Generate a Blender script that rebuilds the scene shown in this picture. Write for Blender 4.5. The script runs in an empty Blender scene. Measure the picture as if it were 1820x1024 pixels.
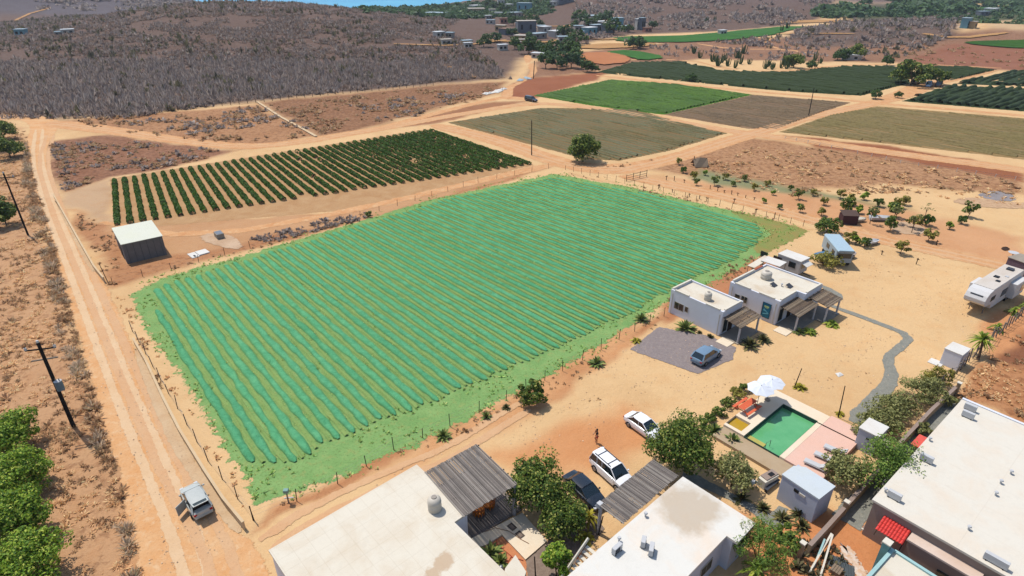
import bpy, bmesh, math, random
import numpy as np
from mathutils import Vector, Matrix
from mathutils.geometry import tessellate_polygon
R = math.radians
random.seed(7); rng = np.random.default_rng(7)
# ---------------------------------------------------------------- camera, sky, sun, exposure
FP, CH, TH = 1090.0, 42.0, R(27.7)
SC = bpy.context.scene
COL = SC.collection
cd = bpy.data.cameras.new('camera'); cam = bpy.data.objects.new('camera', cd); COL.objects.link(cam)
cam.location = (0, 0, CH); cam.rotation_euler = (R(90) - TH, 0, 0)
cd.sensor_width = 36; cd.lens = 36 * FP / 1820; cd.clip_start = .5; cd.clip_end = 60000
SC.camera = cam
SUN_EL, SUN_H = R(64), (-.76, .65)
w = bpy.data.worlds.new('World'); SC.world = w; w.use_nodes = True
nt = w.node_tree; bg = nt.nodes['Background']; sky = nt.nodes.new('ShaderNodeTexSky')
sky.sky_type = 'NISHITA'; sky.sun_disc = False; sky.sun_elevation = SUN_EL
sky.sun_rotation = math.atan2(SUN_H[0], SUN_H[1])
nt.links.new(sky.outputs[0], bg.inputs[0]); bg.inputs[1].default_value = .15
sl = bpy.data.lights.new('sun', 'SUN'); sl.energy = 4.1; sl.angle = R(.53); sl.color = (1, .955, .88)
so = bpy.data.objects.new('sun', sl); COL.objects.link(so)
sd = Vector((SUN_H[0] * math.cos(SUN_EL), SUN_H[1] * math.cos(SUN_EL), math.sin(SUN_EL)))
so.rotation_euler = sd.to_track_quat('Z', 'Y').to_euler(); so.location = (0, 0, 90)
SC.view_settings.view_transform = 'Standard'; SC.view_settings.look = 'None'
SC.view_settings.exposure = 0.3; SC.view_settings.gamma = 1
KL = 1.75     # how much brighter than its base colour a sunlit flat surface renders
# ---------------------------------------------------------------- terrain height, photo pixel -> place
def ss(a, b, x):
    t = np.clip((x - a) / (b - a), 0, 1); return t * t * (3 - 2 * t)
def vn(x, y, s=0):
    x = np.asarray(x, float); y = np.asarray(y, float)
    xi = np.floor(x); yi = np.floor(y); fx = x - xi; fy = y - yi
    fx = fx * fx * (3 - 2 * fx); fy = fy * fy * (3 - 2 * fy)
    def hs(a, b):
        v = np.sin(a * 127.1 + b * 311.7 + s * 74.7) * 43758.5453; return v - np.floor(v)
    return (hs(xi, yi) * (1 - fx) + hs(xi + 1, yi) * fx) * (1 - fy) + (hs(xi, yi + 1) * (1 - fx) + hs(xi + 1, yi + 1) * fx) * fy
def fbm(x, y, s=0, o=4):
    r = 0; a = .5
    for i in range(o): r = r + a * vn(x * 2 ** i, y * 2 ** i, s + i); a *= .5
    return r
def hgt(x, y):
    x = np.asarray(x, float); y = np.asarray(y, float)
    wx = np.where(x < -200, 112, 150)
    h = 18.8 * np.exp(-((x + 200) / wx) ** 2 - ((y - 460) / 125) ** 2) * ss(205, 330, y - .12 * (x + 200))
    h = h + 100 * np.exp(-((x + 665) / 118) ** 2 - ((y - 930) / 210) ** 2) + 120 * np.exp(-((x + 1150) / 330) ** 2 - ((y - 1200) / 400) ** 2)
    h = h + 78 * np.exp(-((x - 250) / 190) ** 2 - ((y - 960) / 190) ** 2)
    h = h + 10 * np.exp(-((x - 70) / 45) ** 2 - ((y - 720) / 110) ** 2)
    h = h + 6 * np.exp(-((x - 250) / 90) ** 2 - ((y - 430) / 45) ** 2)
    h = h + 7 * np.exp(-((x - 330) / 70) ** 2 - ((y - 400) / 60) ** 2)
    h = h + (fbm(x / 55, y / 55, 3) - .47) * (9 * ss(330, 600, y) * np.clip(h / 14, 0, 1))
    cy = np.interp(x, [-5000, -900, -560, -400, -228, -125, 0, 60, 140, 5000], [4000, 1500, 1150, 860, 792, 832, 985, 1080, 1800, 4000]) + 16 * (vn(x / 60, x * 0, 5) - .5)
    sea = ss(-25, 35, y - cy)
    return h * (1 - sea) - 16 * sea - 2.5 * ss(600, 800, y) * (1 - sea)
def G(px, py, z=0.0):
    x = (px - 910) / FP; y = (512 - py) / FP
    dx, dy, dz = x, math.cos(TH) + y * math.sin(TH), -math.sin(TH) + y * math.cos(TH)
    t = (z - CH) / dz
    if dy * t < 215: return Vector((dx * t, dy * t, z))
    t = 190 / dy
    while t < 4000:
        if CH + dz * t <= float(hgt(dx * t, dy * t)) + z: break
        t += 2
    return Vector((dx * t, dy * t, float(hgt(dx * t, dy * t)) + z))
def P(pts, z=0): return [G(a, b, z) for a, b in pts]
# ---------------------------------------------------------------- tagging and object helpers
def tag(o, label=None, cat=None, group=None, kind=None):
    if label: o['label'] = label
    if cat: o['category'] = cat
    if group: o['group'] = group
    if kind: o['kind'] = kind
    return o
def link(name, me, parent=None):
    o = bpy.data.objects.new(name, me); COL.objects.link(o)
    if parent: o.parent = parent
    return o
def empty(name, label, cat, loc, rz=0, group=None):
    o = bpy.data.objects.new(name, None); COL.objects.link(o); o.location = loc; o.rotation_euler = (0, 0, rz)
    o.empty_display_size = .3
    return tag(o, label, cat, group)
def npmesh(name, V, F, mats, smooth=False, mi=None):
    """V (n,3), F (m,k) same-size faces"""
    me = bpy.data.meshes.new(name); V = np.asarray(V, np.float32); F = np.asarray(F, np.int32)
    me.vertices.add(len(V)); me.vertices.foreach_set('co', V.ravel())
    k = F.shape[1]; me.loops.add(F.size); me.loops.foreach_set('vertex_index', F.ravel())
    me.polygons.add(len(F)); me.polygons.foreach_set('loop_start', np.arange(0, F.size, k, dtype=np.int32))
    me.polygons.foreach_set('loop_total', np.full(len(F), k, np.int32))
    if smooth: me.polygons.foreach_set('use_smooth', np.ones(len(F), bool))
    for m in (mats if isinstance(mats, (list, tuple)) else [mats]): me.materials.append(m)
    if mi is not None: me.polygons.foreach_set('material_index', np.asarray(mi, np.int32))
    me.update(calc_edges=True); return me
class MB:
    def __init__(s): s.v = []; s.f = []
    def add(s, V, F):
        n = len(s.v); s.v += [tuple(v) for v in V]; s.f += [tuple(i + n for i in f) for f in F]; return s
    def box(s, x0, x1, y0, y1, z0, z1):
        V = [(x, y, z) for z in (z0, z1) for x, y in ((x0, y0), (x1, y0), (x1, y1), (x0, y1))]
        return s.add(V, [(3, 2, 1, 0), (4, 5, 6, 7), (0, 1, 5, 4), (1, 2, 6, 5), (2, 3, 7, 6), (3, 0, 4, 7)])
    def bar(s, a, b, wd, ht, up=(0, 0, 1)):
        a = Vector(a); b = Vector(b); d = (b - a).normalized(); u = Vector(up)
        if abs(d.dot(u)) > .98: u = Vector((1, 0, 0))
        sd_ = d.cross(u).normalized() * wd / 2; u = sd_.cross(d).normalized() * ht / 2
        V = [p + q for p in (a, b) for q in (-sd_ - u, sd_ - u, sd_ + u, -sd_ + u)]
        return s.add(V, [(0, 1, 2, 3), (7, 6, 5, 4), (0, 4, 5, 1), (1, 5, 6, 2), (2, 6, 7, 3), (3, 7, 4, 0)])
    def prism(s, poly, z0, z1):
        n = len(poly); A = sum(poly[i][0] * poly[(i + 1) % n][1] - poly[(i + 1) % n][0] * poly[i][1] for i in range(n))
        if A < 0: poly = list(poly)[::-1]
        V = [(p[0], p[1], z0) for p in poly] + [(p[0], p[1], z1) for p in poly]
        return s.add(V, [tuple(range(n))[::-1], tuple(range(n, 2 * n))] + [(i, (i + 1) % n, n + (i + 1) % n, n + i) for i in range(n)])
    def tube(s, pts, rad, n=8, cap=True):
        pts = [Vector(p) for p in pts]; rad = rad if isinstance(rad, (list, tuple)) else [rad] * len(pts)
        V = []; ref = None
        for i, p in enumerate(pts):
            d = (pts[min(i + 1, len(pts) - 1)] - pts[max(i - 1, 0)]).normalized()
            if ref is None: ref = Vector((0, 0, 1)) if abs(d.z) < .9 else Vector((1, 0, 0))
            a = d.cross(ref).normalized(); b = a.cross(d).normalized()
            V += [p + (a * math.cos(t) + b * math.sin(t)) * rad[i] for t in [2 * math.pi * k / n for k in range(n)]]
        F = [(i * n + k, i * n + (k + 1) % n, (i + 1) * n + (k + 1) % n, (i + 1) * n + k) for i in range(len(pts) - 1) for k in range(n)]
        if cap: F += [tuple(range(n))[::-1], tuple(range((len(pts) - 1) * n, len(pts) * n))]
        return s.add(V, F)
    def loft(s, rings, cap=True):
        n = len(rings[0]); V = [p for r in rings for p in r]
        F = [(i * n + k, i * n + (k + 1) % n, (i + 1) * n + (k + 1) % n, (i + 1) * n + k) for i in range(len(rings) - 1) for k in range(n)]
        if cap: F += [tuple(range(n))[::-1], tuple(range((len(rings) - 1) * n, len(rings) * n))]
        return s.add(V, F)
    def build(s, name, mat, parent=None, label=None, smooth=None, bevel=0, world=False):
        me = bpy.data.meshes.new(name)
        V = s.v
        if world and parent:
            m = Matrix.LocRotScale(parent.location, parent.rotation_euler, None).inverted(); V = [tuple(m @ Vector(v)) for v in V]
        me.from_pydata(V, [], s.f); me.materials.append(mat)
        bm = bmesh.new(); bm.from_mesh(me); bmesh.ops.recalc_face_normals(bm, faces=bm.faces)
        if bevel: bmesh.ops.bevel(bm, geom=list(bm.edges), offset=bevel, segments=1, affect='EDGES', profile=.5)
        bm.to_mesh(me); bm.free()
        if smooth:
            me.polygons.foreach_set('use_smooth', [True] * len(me.polygons)); me.set_sharp_from_angle(angle=R(smooth))
        o = link(name, me, parent)
        if label: o['label'] = label
        return o
def copy_tree(o, parent=None):
    c = o.copy(); COL.objects.link(c); c.parent = parent
    for ch in o.children: copy_tree(ch, c)
    return c
# ---------------------------------------------------------------- materials
def lin(c):
    c = [x / 255 for x in c]; return tuple((x / 12.92 if x <= .04045 else ((x + .055) / 1.055) ** 2.4) for x in c)
def A(c, k=None):                       # colour as it looks in sun -> base colour
    k = k or KL; return tuple(min(.82, x / k) for x in lin(c))
class N:
    def __init__(s, name):
        s.m = bpy.data.materials.new(name); s.m.use_nodes = True; s.t = s.m.node_tree; s.b = s.t.nodes['Principled BSDF']; s.o = s.t.nodes['Material Output']
        s.b.inputs['Specular IOR Level'].default_value = .25
    def n(s, typ, **kw):
        x = s.t.nodes.new('ShaderNode' + typ)
        for k, v in kw.items(): setattr(x, k, v)
        return x
    def l(s, a, b): s.t.links.new(a, b)
    def pos(s, obj=False): return (s.n('TexCoord').outputs['Object'] if obj else s.n('NewGeometry').outputs['Position'])
    def noise(s, vec, sc, det=4, rough=.6, dist=0):
        x = s.n('TexNoise'); x.inputs['Scale'].default_value = sc; x.inputs['Detail'].default_value = det; x.inputs['Roughness'].default_value = rough; x.inputs['Distortion'].default_value = dist
        s.l(vec, x.inputs['Vector']); return x.outputs['Fac']
    def ramp(s, fac, stops, interp='LINEAR'):
        x = s.n('ValToRGB'); e = x.color_ramp.elements; x.color_ramp.interpolation = interp
        while len(e) < len(stops): e.new(.5)
        for i, (p, c) in enumerate(stops): e[i].position = p; e[i].color = (*c, 1) if len(c) == 3 else c
        s.l(fac, x.inputs[0]); return x.outputs[0]
    def mix(s, fac, a, b, bt='MIX'):
        x = s.n('Mix', data_type='RGBA', blend_type=bt)
        for v, i in ((fac, 0), (a, 6), (b, 7)):
            if isinstance(v, (int, float)): x.inputs[i].default_value = v
            elif isinstance(v, tuple): x.inputs[i].default_value = (*v[:3], 1)
            else: s.l(v, x.inputs[i])
        return x.outputs[2]
    def math(s, op, a, b=0.0, c=None, clamp=False):
        x = s.n('Math', operation=op, use_clamp=clamp)
        for i, v in enumerate((a, b) if c is None else (a, b, c)):
            if isinstance(v, (int, float)): x.inputs[i].default_value = v
            else: s.l(v, x.inputs[i])
        return x.outputs[0]
    def bump(s, h, st=.4, d=.05):
        x = s.n('Bump'); x.inputs['Strength'].default_value = st; x.inputs['Distance'].default_value = d; s.l(h, x.inputs['Height']); s.l(x.outputs[0], s.b.inputs['Normal'])
    def attr(s, name, kind='Fac'):
        x = s.n('Attribute'); x.attribute_name = name; return x.outputs[kind]
    def col(s, c):
        if isinstance(c, tuple): s.b.inputs['Base Color'].default_value = (*c, 1)
        else: s.l(c, s.b.inputs['Base Color'])
MATS = {}
def flat(name, c, rough=.7, metal=0, var=.12, scale=3, k=None, spec=.25, bmp=0):
    if name in MATS: return MATS[name]
    n = N(name); c = A(c, k); p = n.pos(True)
    f = n.noise(p, scale, 5, .65)
    n.col(n.ramp(f, [(.25, tuple(x * (1 - var) for x in c)), (.5, c), (.75, tuple(min(.85, x * (1 + var * .7)) for x in c))]))
    n.b.inputs['Roughness'].default_value = rough; n.b.inputs['Metallic'].default_value = metal; n.b.inputs['Specular IOR Level'].default_value = spec
    if bmp: n.bump(n.noise(p, scale * 6, 3), .5, bmp)
    MATS[name] = n.m; return n.m
def stucco(name, c, stain=(.62, .5, .38), amt=.35, k=None):
    """painted plaster / roof coating with patchy staining"""
    if name in MATS: return MATS[name]
    n = N(name); c = A(c, k); p = n.pos(True)
    f1 = n.noise(p, .35, 6, .62, .6); f2 = n.noise(p, 2.2, 5, .7); f3 = n.noise(p, 14, 3, .6)
    base = n.mix(n.math('MULTIPLY', n.ramp(f1, [(.44, (0, 0, 0)), (.66, (1, 1, 1))]), amt), c, tuple(x * y for x, y in zip(c, (stain[0] * 1.25, stain[1] * 1.25, stain[2] * 1.25))))
    base = n.mix(n.math('MULTIPLY', n.ramp(f2, [(.5, (0, 0, 0)), (.75, (1, 1, 1))]), .22), base, tuple(x * .72 for x in c))
    base = n.mix(n.math('MULTIPLY', n.ramp(f3, [(.62, (0, 0, 0)), (.72, (1, 1, 1))]), .18), base, tuple(x * .6 for x in c))
    n.col(base); n.b.inputs['Roughness'].default_value = .85; n.bump(n.noise(p, 9, 4), .35, .02)
    MATS[name] = n.m; return n.m
def island(name, cols, rough=.65, trans=0, k=None, pos=None):
    if name in MATS: return MATS[name]
    n = N(name); g = n.n('NewGeometry').outputs['Random Per Island']
    cs = [A(c, k) for c in cols]
    c1 = n.ramp(g, [((pos[i] if pos else i / max(1, len(cs) - 1)), c) for i, c in enumerate(cs)])
    f = n.noise(n.pos(), .9, 3)
    n.col(n.mix(.55, c1, n.ramp(f, [(.3, (.55, .55, .55)), (.7, (1, 1, 1))]), 'MULTIPLY')); n.b.inputs['Roughness'].default_value = rough
    if trans:
        t = n.n('BsdfTranslucent'); n.l(c1, t.inputs['Color']); m = n.n('MixShader'); m.inputs[0].default_value = trans
        n.l(n.b.outputs[0], m.inputs[1]); n.l(t.outputs[0], m.inputs[2]); n.l(m.outputs[0], n.o.inputs['Surface'])
    MATS[name] = n.m; return n.m
def glass(name='dark_glass', c=(30, 45, 52)):
    if name in MATS: return MATS[name]
    n = N(name); n.b.inputs['Base Color'].default_value = (*A(c), 1); n.b.inputs['Roughness'].default_value = .06; n.b.inputs['Specular IOR Level'].default_value = .7
    MATS[name] = n.m; return n.m
def paint(name, c, rough=.22, k=None, coat=.5):
    if name in MATS: return MATS[name]
    n = N(name); cc = A(c, k); f = n.noise(n.pos(True), 1.6, 4)
    n.col(n.ramp(f, [(.3, tuple(x * .88 for x in cc)), (.7, cc)])); n.b.inputs['Roughness'].default_value = rough; n.b.inputs['Coat Weight'].default_value = coat; n.b.inputs['Specular IOR Level'].default_value = .5
    MATS[name] = n.m; return n.m
M_white = stucco('white_plaster', (222, 222, 222), amt=.1); M_black = flat('black_plastic', (28, 28, 30), .5); M_steel = flat('steel', (150, 152, 155), .35, .7)
M_rubber = flat('rubber', (34, 33, 33), .85); M_glass = glass(); M_wood = flat('weathered_wood', (150, 130, 108), .85, var=.3, scale=5)
M_darkwood = flat('dark_wood', (62, 42, 30), .8, var=.3, scale=6); M_conc = flat('concrete', (170, 158, 142), .9, var=.16, scale=1.2, bmp=.01)
# ---------------------------------------------------------------- ground sheet: soil colours by area
SAND = (236, 196, 144); OR = (222, 150, 95); BR = (158, 118, 88); TAN = (205, 165, 122); GRY = (140, 118, 104)
REG = [  # (photo outline, soil colour, soft edge in metres, scrub amount)
 ([(-900, 215), (0, 206), (95, 212), (300, 196), (455, 182), (610, 165), (770, 152), (905, 140), (925, 105), (1000, 85), (1120, 62), (1300, 55), (1450, 40), (1480, 8), (1400, -30), (300, -30), (-900, -30)], (126, 104, 92), 5, .8),
 ([(930, 140), (960, 100), (1080, 88), (1230, 70), (1700, 60), (2600, 60), (2600, 130), (1820, 118), (1620, 112), (1240, 106), (1080, 125), (1000, 135)], (165, 125, 98), 3, .75),
 ([(1520, 20), (1480, 8), (2600, -10), (2600, 40), (1500, 40)], (92, 96, 66), 8, .6),
 ([(1390, 70), (1480, 40), (1700, 25), (1700, 70), (1450, 85)], (132, 112, 100), 5, .9),
 ([(-900, 205), (0, 206), (45, 240), (62, 330), (100, 450), (140, 600), (190, 760), (262, 1040), (262, 1400), (-900, 1400)], (208, 162, 120), 1.5, .7),
 ([(95, 215), (300, 200), (455, 187), (565, 240), (430, 265), (300, 247)], (192, 144, 104), 2, .8),
 ([(458, 184), (780, 152), (900, 145), (890, 165), (640, 232), (565, 242)], (174, 130, 96), 3, .95),
 ([(84, 252), (200, 240), (420, 268), (300, 300), (195, 318), (112, 345), (88, 300)], (165, 120, 92), 1.5, .85),
 ([(112, 345), (200, 318), (208, 400), (130, 372)], (208, 172, 134), 1.2, .15),
 ([(120, 372), (208, 402), (470, 388), (660, 372), (950, 300), (975, 300), (640, 395), (193, 512), (150, 430)], (196, 142, 100), 1.2, .7),
 ([(200, 403), (640, 378), (940, 296), (935, 303), (660, 387), (330, 450), (215, 470)], (210, 162, 118), 1.2, .3),
 ([(640, 236), (850, 185), (945, 180), (780, 218)], (172, 122, 88), 1.5, .5),
 ([(895, 160), (930, 140), (1080, 128), (1060, 142), (950, 175), (905, 178)], (165, 105, 75), 1.5, .3),
 ([(1150, 302), (1240, 270), (1330, 245), (1470, 262), (1820, 318), (1820, 345), (1560, 330), (1400, 345), (1250, 320)], (196, 150, 110), 2, .85),
 ([(1600, 262), (1820, 300), (1820, 322), (1460, 262), (1390, 240)], (165, 105, 72), 1.2, .5),
 ([(1240, 300), (1400, 330), (1500, 350), (1620, 375), (1560, 392), (1400, 362), (1230, 318)], (150, 150, 110), 2, .45),
 ([(1150, 340), (1420, 405), (1440, 412), (1325, 380), (1010, 308)], (190, 135, 90), .8, .5),
 ([(1150, 312), (1330, 355), (1470, 395), (1820, 480), (1820, 420), (1560, 365), (1300, 330)], (222, 168, 122), 2, .1),
 ([(1690, 78), (1900, 78), (1900, 130), (1600, 118), (1630, 100)], (160, 108, 84), 2, .45),
 ([(1730, 40), (1900, 30), (1900, 65), (1760, 52)], (214, 180, 138), 3, .1),
 ([(1700, 705), (1745, 650), (1820, 640), (1900, 700), (1900, 790)], (198, 142, 98), .8, .8),
 ([(1745, 640), (1900, 540), (1900, 660)], (150, 100, 72), .6, .6),
 ([(1740, 585), (1850, 510), (1900, 560), (1760, 640)], (222, 158, 108), 1.0, .1),
 ([(1380, 940), (1440, 900), (1520, 930), (1620, 985), (1600, 1100), (1300, 1100), (1330, 960)], (222, 150, 98), .8, .35),
 ([(1215, 850), (1260, 860), (1400, 930), (1370, 960), (1280, 900)], (226, 160, 108), .6, .15),
 ([(440, 940), (740, 815), (1010, 690), (1190, 560), (1180, 550), (1000, 670), (470, 905)], (200, 140, 96), .7, .6),
 ([(960, 640), (1140, 560), (1120, 610), (980, 700), (760, 850), (700, 850)], (224, 168, 118), 1.5, .15),
 ([(880, 810), (1130, 720), (1160, 800), (1060, 850), (930, 850)], (224, 160, 108), 2, .05),
 ([(200, 700), (300, 800), (440, 1000), (470, 1100), (250, 1100)], (228, 162, 105), 1.5, .03),
 ([(840, 960), (905, 940), (1000, 1040), (880, 1040)], (224, 150, 104), .5, .2),
 ([(1190, 575), (1400, 470), (1300, 450), (1180, 545)], (196, 136, 96), .8, .5)]
def sdist(X, Y, poly):
    d = np.full(X.shape, 1e9); ins = np.zeros(X.shape, bool); n = len(poly)
    for i in range(n):
        ax, ay = poly[i][0], poly[i][1]; bx, by = poly[(i + 1) % n][0], poly[(i + 1) % n][1]
        ex, ey = bx - ax, by - ay; L = ex * ex + ey * ey + 1e-9
        t = np.clip(((X - ax) * ex + (Y - ay) * ey) / L, 0, 1)
        d = np.minimum(d, np.hypot(X - ax - t * ex, Y - ay - t * ey))
        c = ((ay > Y) != (by > Y)) & (X < (bx - ax) * (Y - ay) / (by - ay + 1e-12) + ax); ins ^= c
    return np.where(ins, d, -d)
def axis(lo, mid0, mid1, hi, st, gr):
    a = list(np.arange(mid0, mid1 + st, st)); s = st
    while a[-1] < hi: s *= gr; a.append(a[-1] + s)
    s = st
    while a[0] > lo: s *= gr; a.insert(0, a[0] - s)
    return np.array(a)
def make_ground():
    xs = axis(-5000, -75, 85, 5000, .6, 1.035); ys = axis(-300, 24, 140, 6000, .6, 1.022)
    X, Y = np.meshgrid(xs, ys); sh = X.shape
    Z = hgt(X, Y) + (fbm(X / 2.5, Y / 2.5, 9, 3) - .44) * (.01 + .3 * ss(180, 400, Y))
    Wx = X + (fbm(X / 6, Y / 6, 21) - .47) * 5; Wy = Y + (fbm(X / 6, Y / 6, 31) - .47) * 5
    C = np.zeros(sh + (3,)); C[:] = A(SAND); S = np.zeros(sh)
    for pts, c, fe, scr in REG:
        poly = []
        for a, b in pts:
            g = G(a, b) if b > -5 else Vector(((a - 910) / FP * 2600, 2500, 0)); poly.append((g.x, g.y))
        k = ss(-fe, fe, sdist(Wx, Wy, poly))
        C = C * (1 - k[..., None]) + np.array(A(c)) * k[..., None]; S = S * (1 - k) + scr * k
    for msk, c in ((ss(600, 680, Y) * ss(-230, -330, X), (112, 104, 108)), (ss(640, 760, Y) * ss(40, 110, X) * ss(640, 460, X) * ss(2, 8, Z), (128, 112, 108))):
        C = C * (1 - msk[..., None]) + np.array(A(c)) * msk[..., None]; S = S * (1 - msk) + .8 * msk
    V = np.stack([X, Y, Z], -1).reshape(-1, 3); ny, nx = sh
    I = np.arange(nx * ny).reshape(ny, nx); F = np.stack([I[:-1, :-1], I[:-1, 1:], I[1:, 1:], I[1:, :-1]], -1).reshape(-1, 4)
    n = N('soil'); p = n.pos(); c = n.attr('soil', 'Color'); s = n.attr('scrub')
    f = n.noise(p, .07, 5, .6, .5); c1 = n.mix(.5, c, n.ramp(f, [(.3, (.78, .68, .6)), (.5, (1, 1, 1)), (.7, (1.1, 1.1, 1.1))]), 'MULTIPLY')
    f = n.noise(p, .35, 5, .62, .8); c1 = n.mix(n.math('MULTIPLY', n.ramp(f, [(.5, (0, 0, 0)), (.72, (1, 1, 1))]), .3), c1, n.mix(1., c1, (.93, .72, .55), 'MULTIPLY'))
    f = n.noise(p, .9, 6, .72, .3); thr = n.math('SUBTRACT', .72, n.math('MULTIPLY', s, .30))
    dk = n.math('MULTIPLY', n.math('SUBTRACT', f, thr), 9, clamp=True)
    c1 = n.mix(n.math('MULTIPLY', dk, n.math('ADD', .2, n.math('MULTIPLY', s, .6))), c1, n.mix(1., c1, (.5, .42, .4), 'MULTIPLY'))
    f4 = n.noise(p, 3.2, 4, .7); c1 = n.mix(n.math('MULTIPLY', n.ramp(f4, [(.5, (0, 0, 0)), (.7, (1, 1, 1))]), n.math('ADD', .14, n.math('MULTIPLY', s, .4))), c1, n.mix(1., c1, (.6, .52, .47), 'MULTIPLY'))
    n.col(c1); n.b.inputs['Roughness'].default_value = .95; n.b.inputs['Specular IOR Level'].default_value = .08
    n.bump(n.math('ADD', n.noise(p, 1.2, 5, .7), n.math('MULTIPLY', n.noise(p, 8, 3), .3)), .7, .18)
    me = npmesh('ground', V, F, n.m, True)
    a = me.attributes.new('soil', 'FLOAT_COLOR', 'POINT'); a.data.foreach_set('color', np.concatenate([C.reshape(-1, 3), np.ones((nx * ny, 1))], 1).astype(np.float32).ravel())
    a = me.attributes.new('scrub', 'FLOAT', 'POINT'); a.data.foreach_set('value', S.astype(np.float32).ravel())
    tag(link('ground', me), kind='structure')
make_ground()
# sea
n = N('sea_water'); p = n.pos(); n.col(n.ramp(n.noise(p, .004, 3), [(.3, A((62, 160, 205))), (.7, A((85, 185, 220)))]))
n.b.inputs['Roughness'].default_value = .55; n.bump(n.noise(p, .12, 4), .3, .5)
tag(MB().add([(-5400, 500, -6), (5400, 500, -6), (5400, 6500, -6), (-5400, 6500, -6)], [(0, 1, 2, 3)]).build('sea', n.m), kind='structure')
# ---------------------------------------------------------------- sheets (roads, fields) with ragged edges
SHN = [0]
def soilmat(name, c1, c2, c3=None, bsc=2.0, edge=True, stripes=None, sc=.35, specks=.35):
    if name in MATS: return MATS[name]
    n = N(name); p = n.pos(); c1, c2 = A(c1), A(c2)
    c = n.mix(n.ramp(n.noise(p, sc, 6, .65, .5), [(.35, (0, 0, 0)), (.68, (1, 1, 1))]), c1, c2)
    if c3: c = n.mix(n.math('MULTIPLY', n.ramp(n.noise(p, sc * 3, 5, .7, .3), [(.52, (0, 0, 0)), (.66, (1, 1, 1))]), .7), c, A(c3))
    if stripes:
        ang, per, sc_, amt = stripes
        m = n.n('Mapping'); m.inputs['Rotation'].default_value = (0, 0, -R(ang)); n.l(p, m.inputs['Vector'])
        wv = n.n('TexWave', wave_type='BANDS', bands_direction='X'); wv.inputs['Scale'].default_value = 2 * math.pi / per / 20; wv.inputs['Distortion'].default_value = 1.2; wv.inputs['Detail'].default_value = 3; wv.inputs['Detail Scale'].default_value = 1.5
        n.l(m.outputs[0], wv.inputs['Vector']); c = n.mix(n.math('MULTIPLY', wv.outputs['Fac'], amt), c, A(sc_))
    c = n.mix(n.math('MULTIPLY', n.ramp(n.noise(p, 4, 4, .75), [(.5, (0, 0, 0)), (.7, (1, 1, 1))]), specks), c, n.mix(1., c, (.55, .48, .42), 'MULTIPLY'))
    n.col(c); n.b.inputs['Roughness'].default_value = .95; n.b.inputs['Specular IOR Level'].default_value = .08
    n.bump(n.math('ADD', n.noise(p, bsc, 5, .7), n.math('MULTIPLY', n.noise(p, 9, 3), .35)), .6, .1)
    if edge:
        tr = n.n('BsdfTransparent'); mx = n.n('MixShader'); e = n.attr('edge')
        f = n.math('GREATER_THAN', n.math('ADD', e, n.math('MULTIPLY', n.math('SUBTRACT', n.noise(p, .9, 6, .75), .5), 1.9)), .5)
        n.l(f, mx.inputs[0]); n.l(tr.outputs[0], mx.inputs[1]); n.l(n.b.outputs[0], mx.inputs[2]); n.l(mx.outputs[0], n.o.inputs['Surface'])
    MATS[name] = n.m; return n.m
def resample(poly, st):
    out = []
    for i in range(len(poly)):
        a = Vector(poly[i][:2]); b = Vector(poly[(i + 1) % len(poly)][:2]); k = max(1, int((b - a).length / st))
        out += [a.lerp(b, j / k) for j in range(k)]
    return out
def smooth_poly(poly, it=2):
    for _ in range(it):
        q = []
        for i in range(len(poly)):
            a, b = poly[i], poly[(i + 1) % len(poly)]; q += [a.lerp(b, .25), a.lerp(b, .75)]
        poly = q
    return poly
def sheet(name, poly, mat, wdt=.8, wob=.4, sm=2, lift=None, kind='structure', label=None, cat=None):
    """poly: world points. Ring of width wdt carries the 'edge' attribute 0..1"""
    SHN[0] += 1; lift = .010 + .0006 * SHN[0] if lift is None else lift
    poly = [Vector(p[:2]) for p in poly]; dist = sum(p.length for p in poly) / len(poly)
    if sm: poly = smooth_poly(poly, sm)
    st = max(.7, dist / 130); poly = resample(poly, st)
    A2 = sum(poly[i].x * poly[(i + 1) % len(poly)].y - poly[(i + 1) % len(poly)].x * poly[i].y for i in range(len(poly)))
    if A2 < 0: poly = poly[::-1]
    n_ = len(poly); nr = []
    for i in range(n_):
        d = (poly[(i + 1) % n_] - poly[i - 1]); nr.append(Vector((d.y, -d.x)).normalized() if d.length > 1e-6 else Vector((0, 0)))
    wb = [(float(fbm(p.x / 3.1, p.y / 3.1, 40)) - .47) * 2 * wob for p in poly]
    out = [p + nr[i] * (wdt / 2 + wb[i]) for i, p in enumerate(poly)]; inn = [p + nr[i] * (-wdt / 2 + wb[i]) for i, p in enumerate(poly)]
    zf = lambda p: float(hgt(p.x, p.y)) + lift
    V = [(p.x, p.y, zf(p)) for p in out] + [(p.x, p.y, zf(p)) for p in inn]
    F = [(i, (i + 1) % n_, n_ + (i + 1) % n_, n_ + i) for i in range(n_)]
    tri = tessellate_polygon([[Vector((p.x, p.y, 0)) for p in inn]])
    for t in tri:
        a, b, c = (inn[i] for i in t)
        F.append(tuple(n_ + i for i in (t if (b - a).cross(c - a) > 0 else t[::-1])))
    me = bpy.data.meshes.new(name); me.from_pydata(V, [], F); me.materials.append(mat)
    at = me.attributes.new('edge', 'FLOAT', 'POINT'); at.data.foreach_set('value', np.array([0.] * n_ + [1.] * n_, np.float32))
    return tag(link(name, me), label, cat, None, kind)
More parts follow.
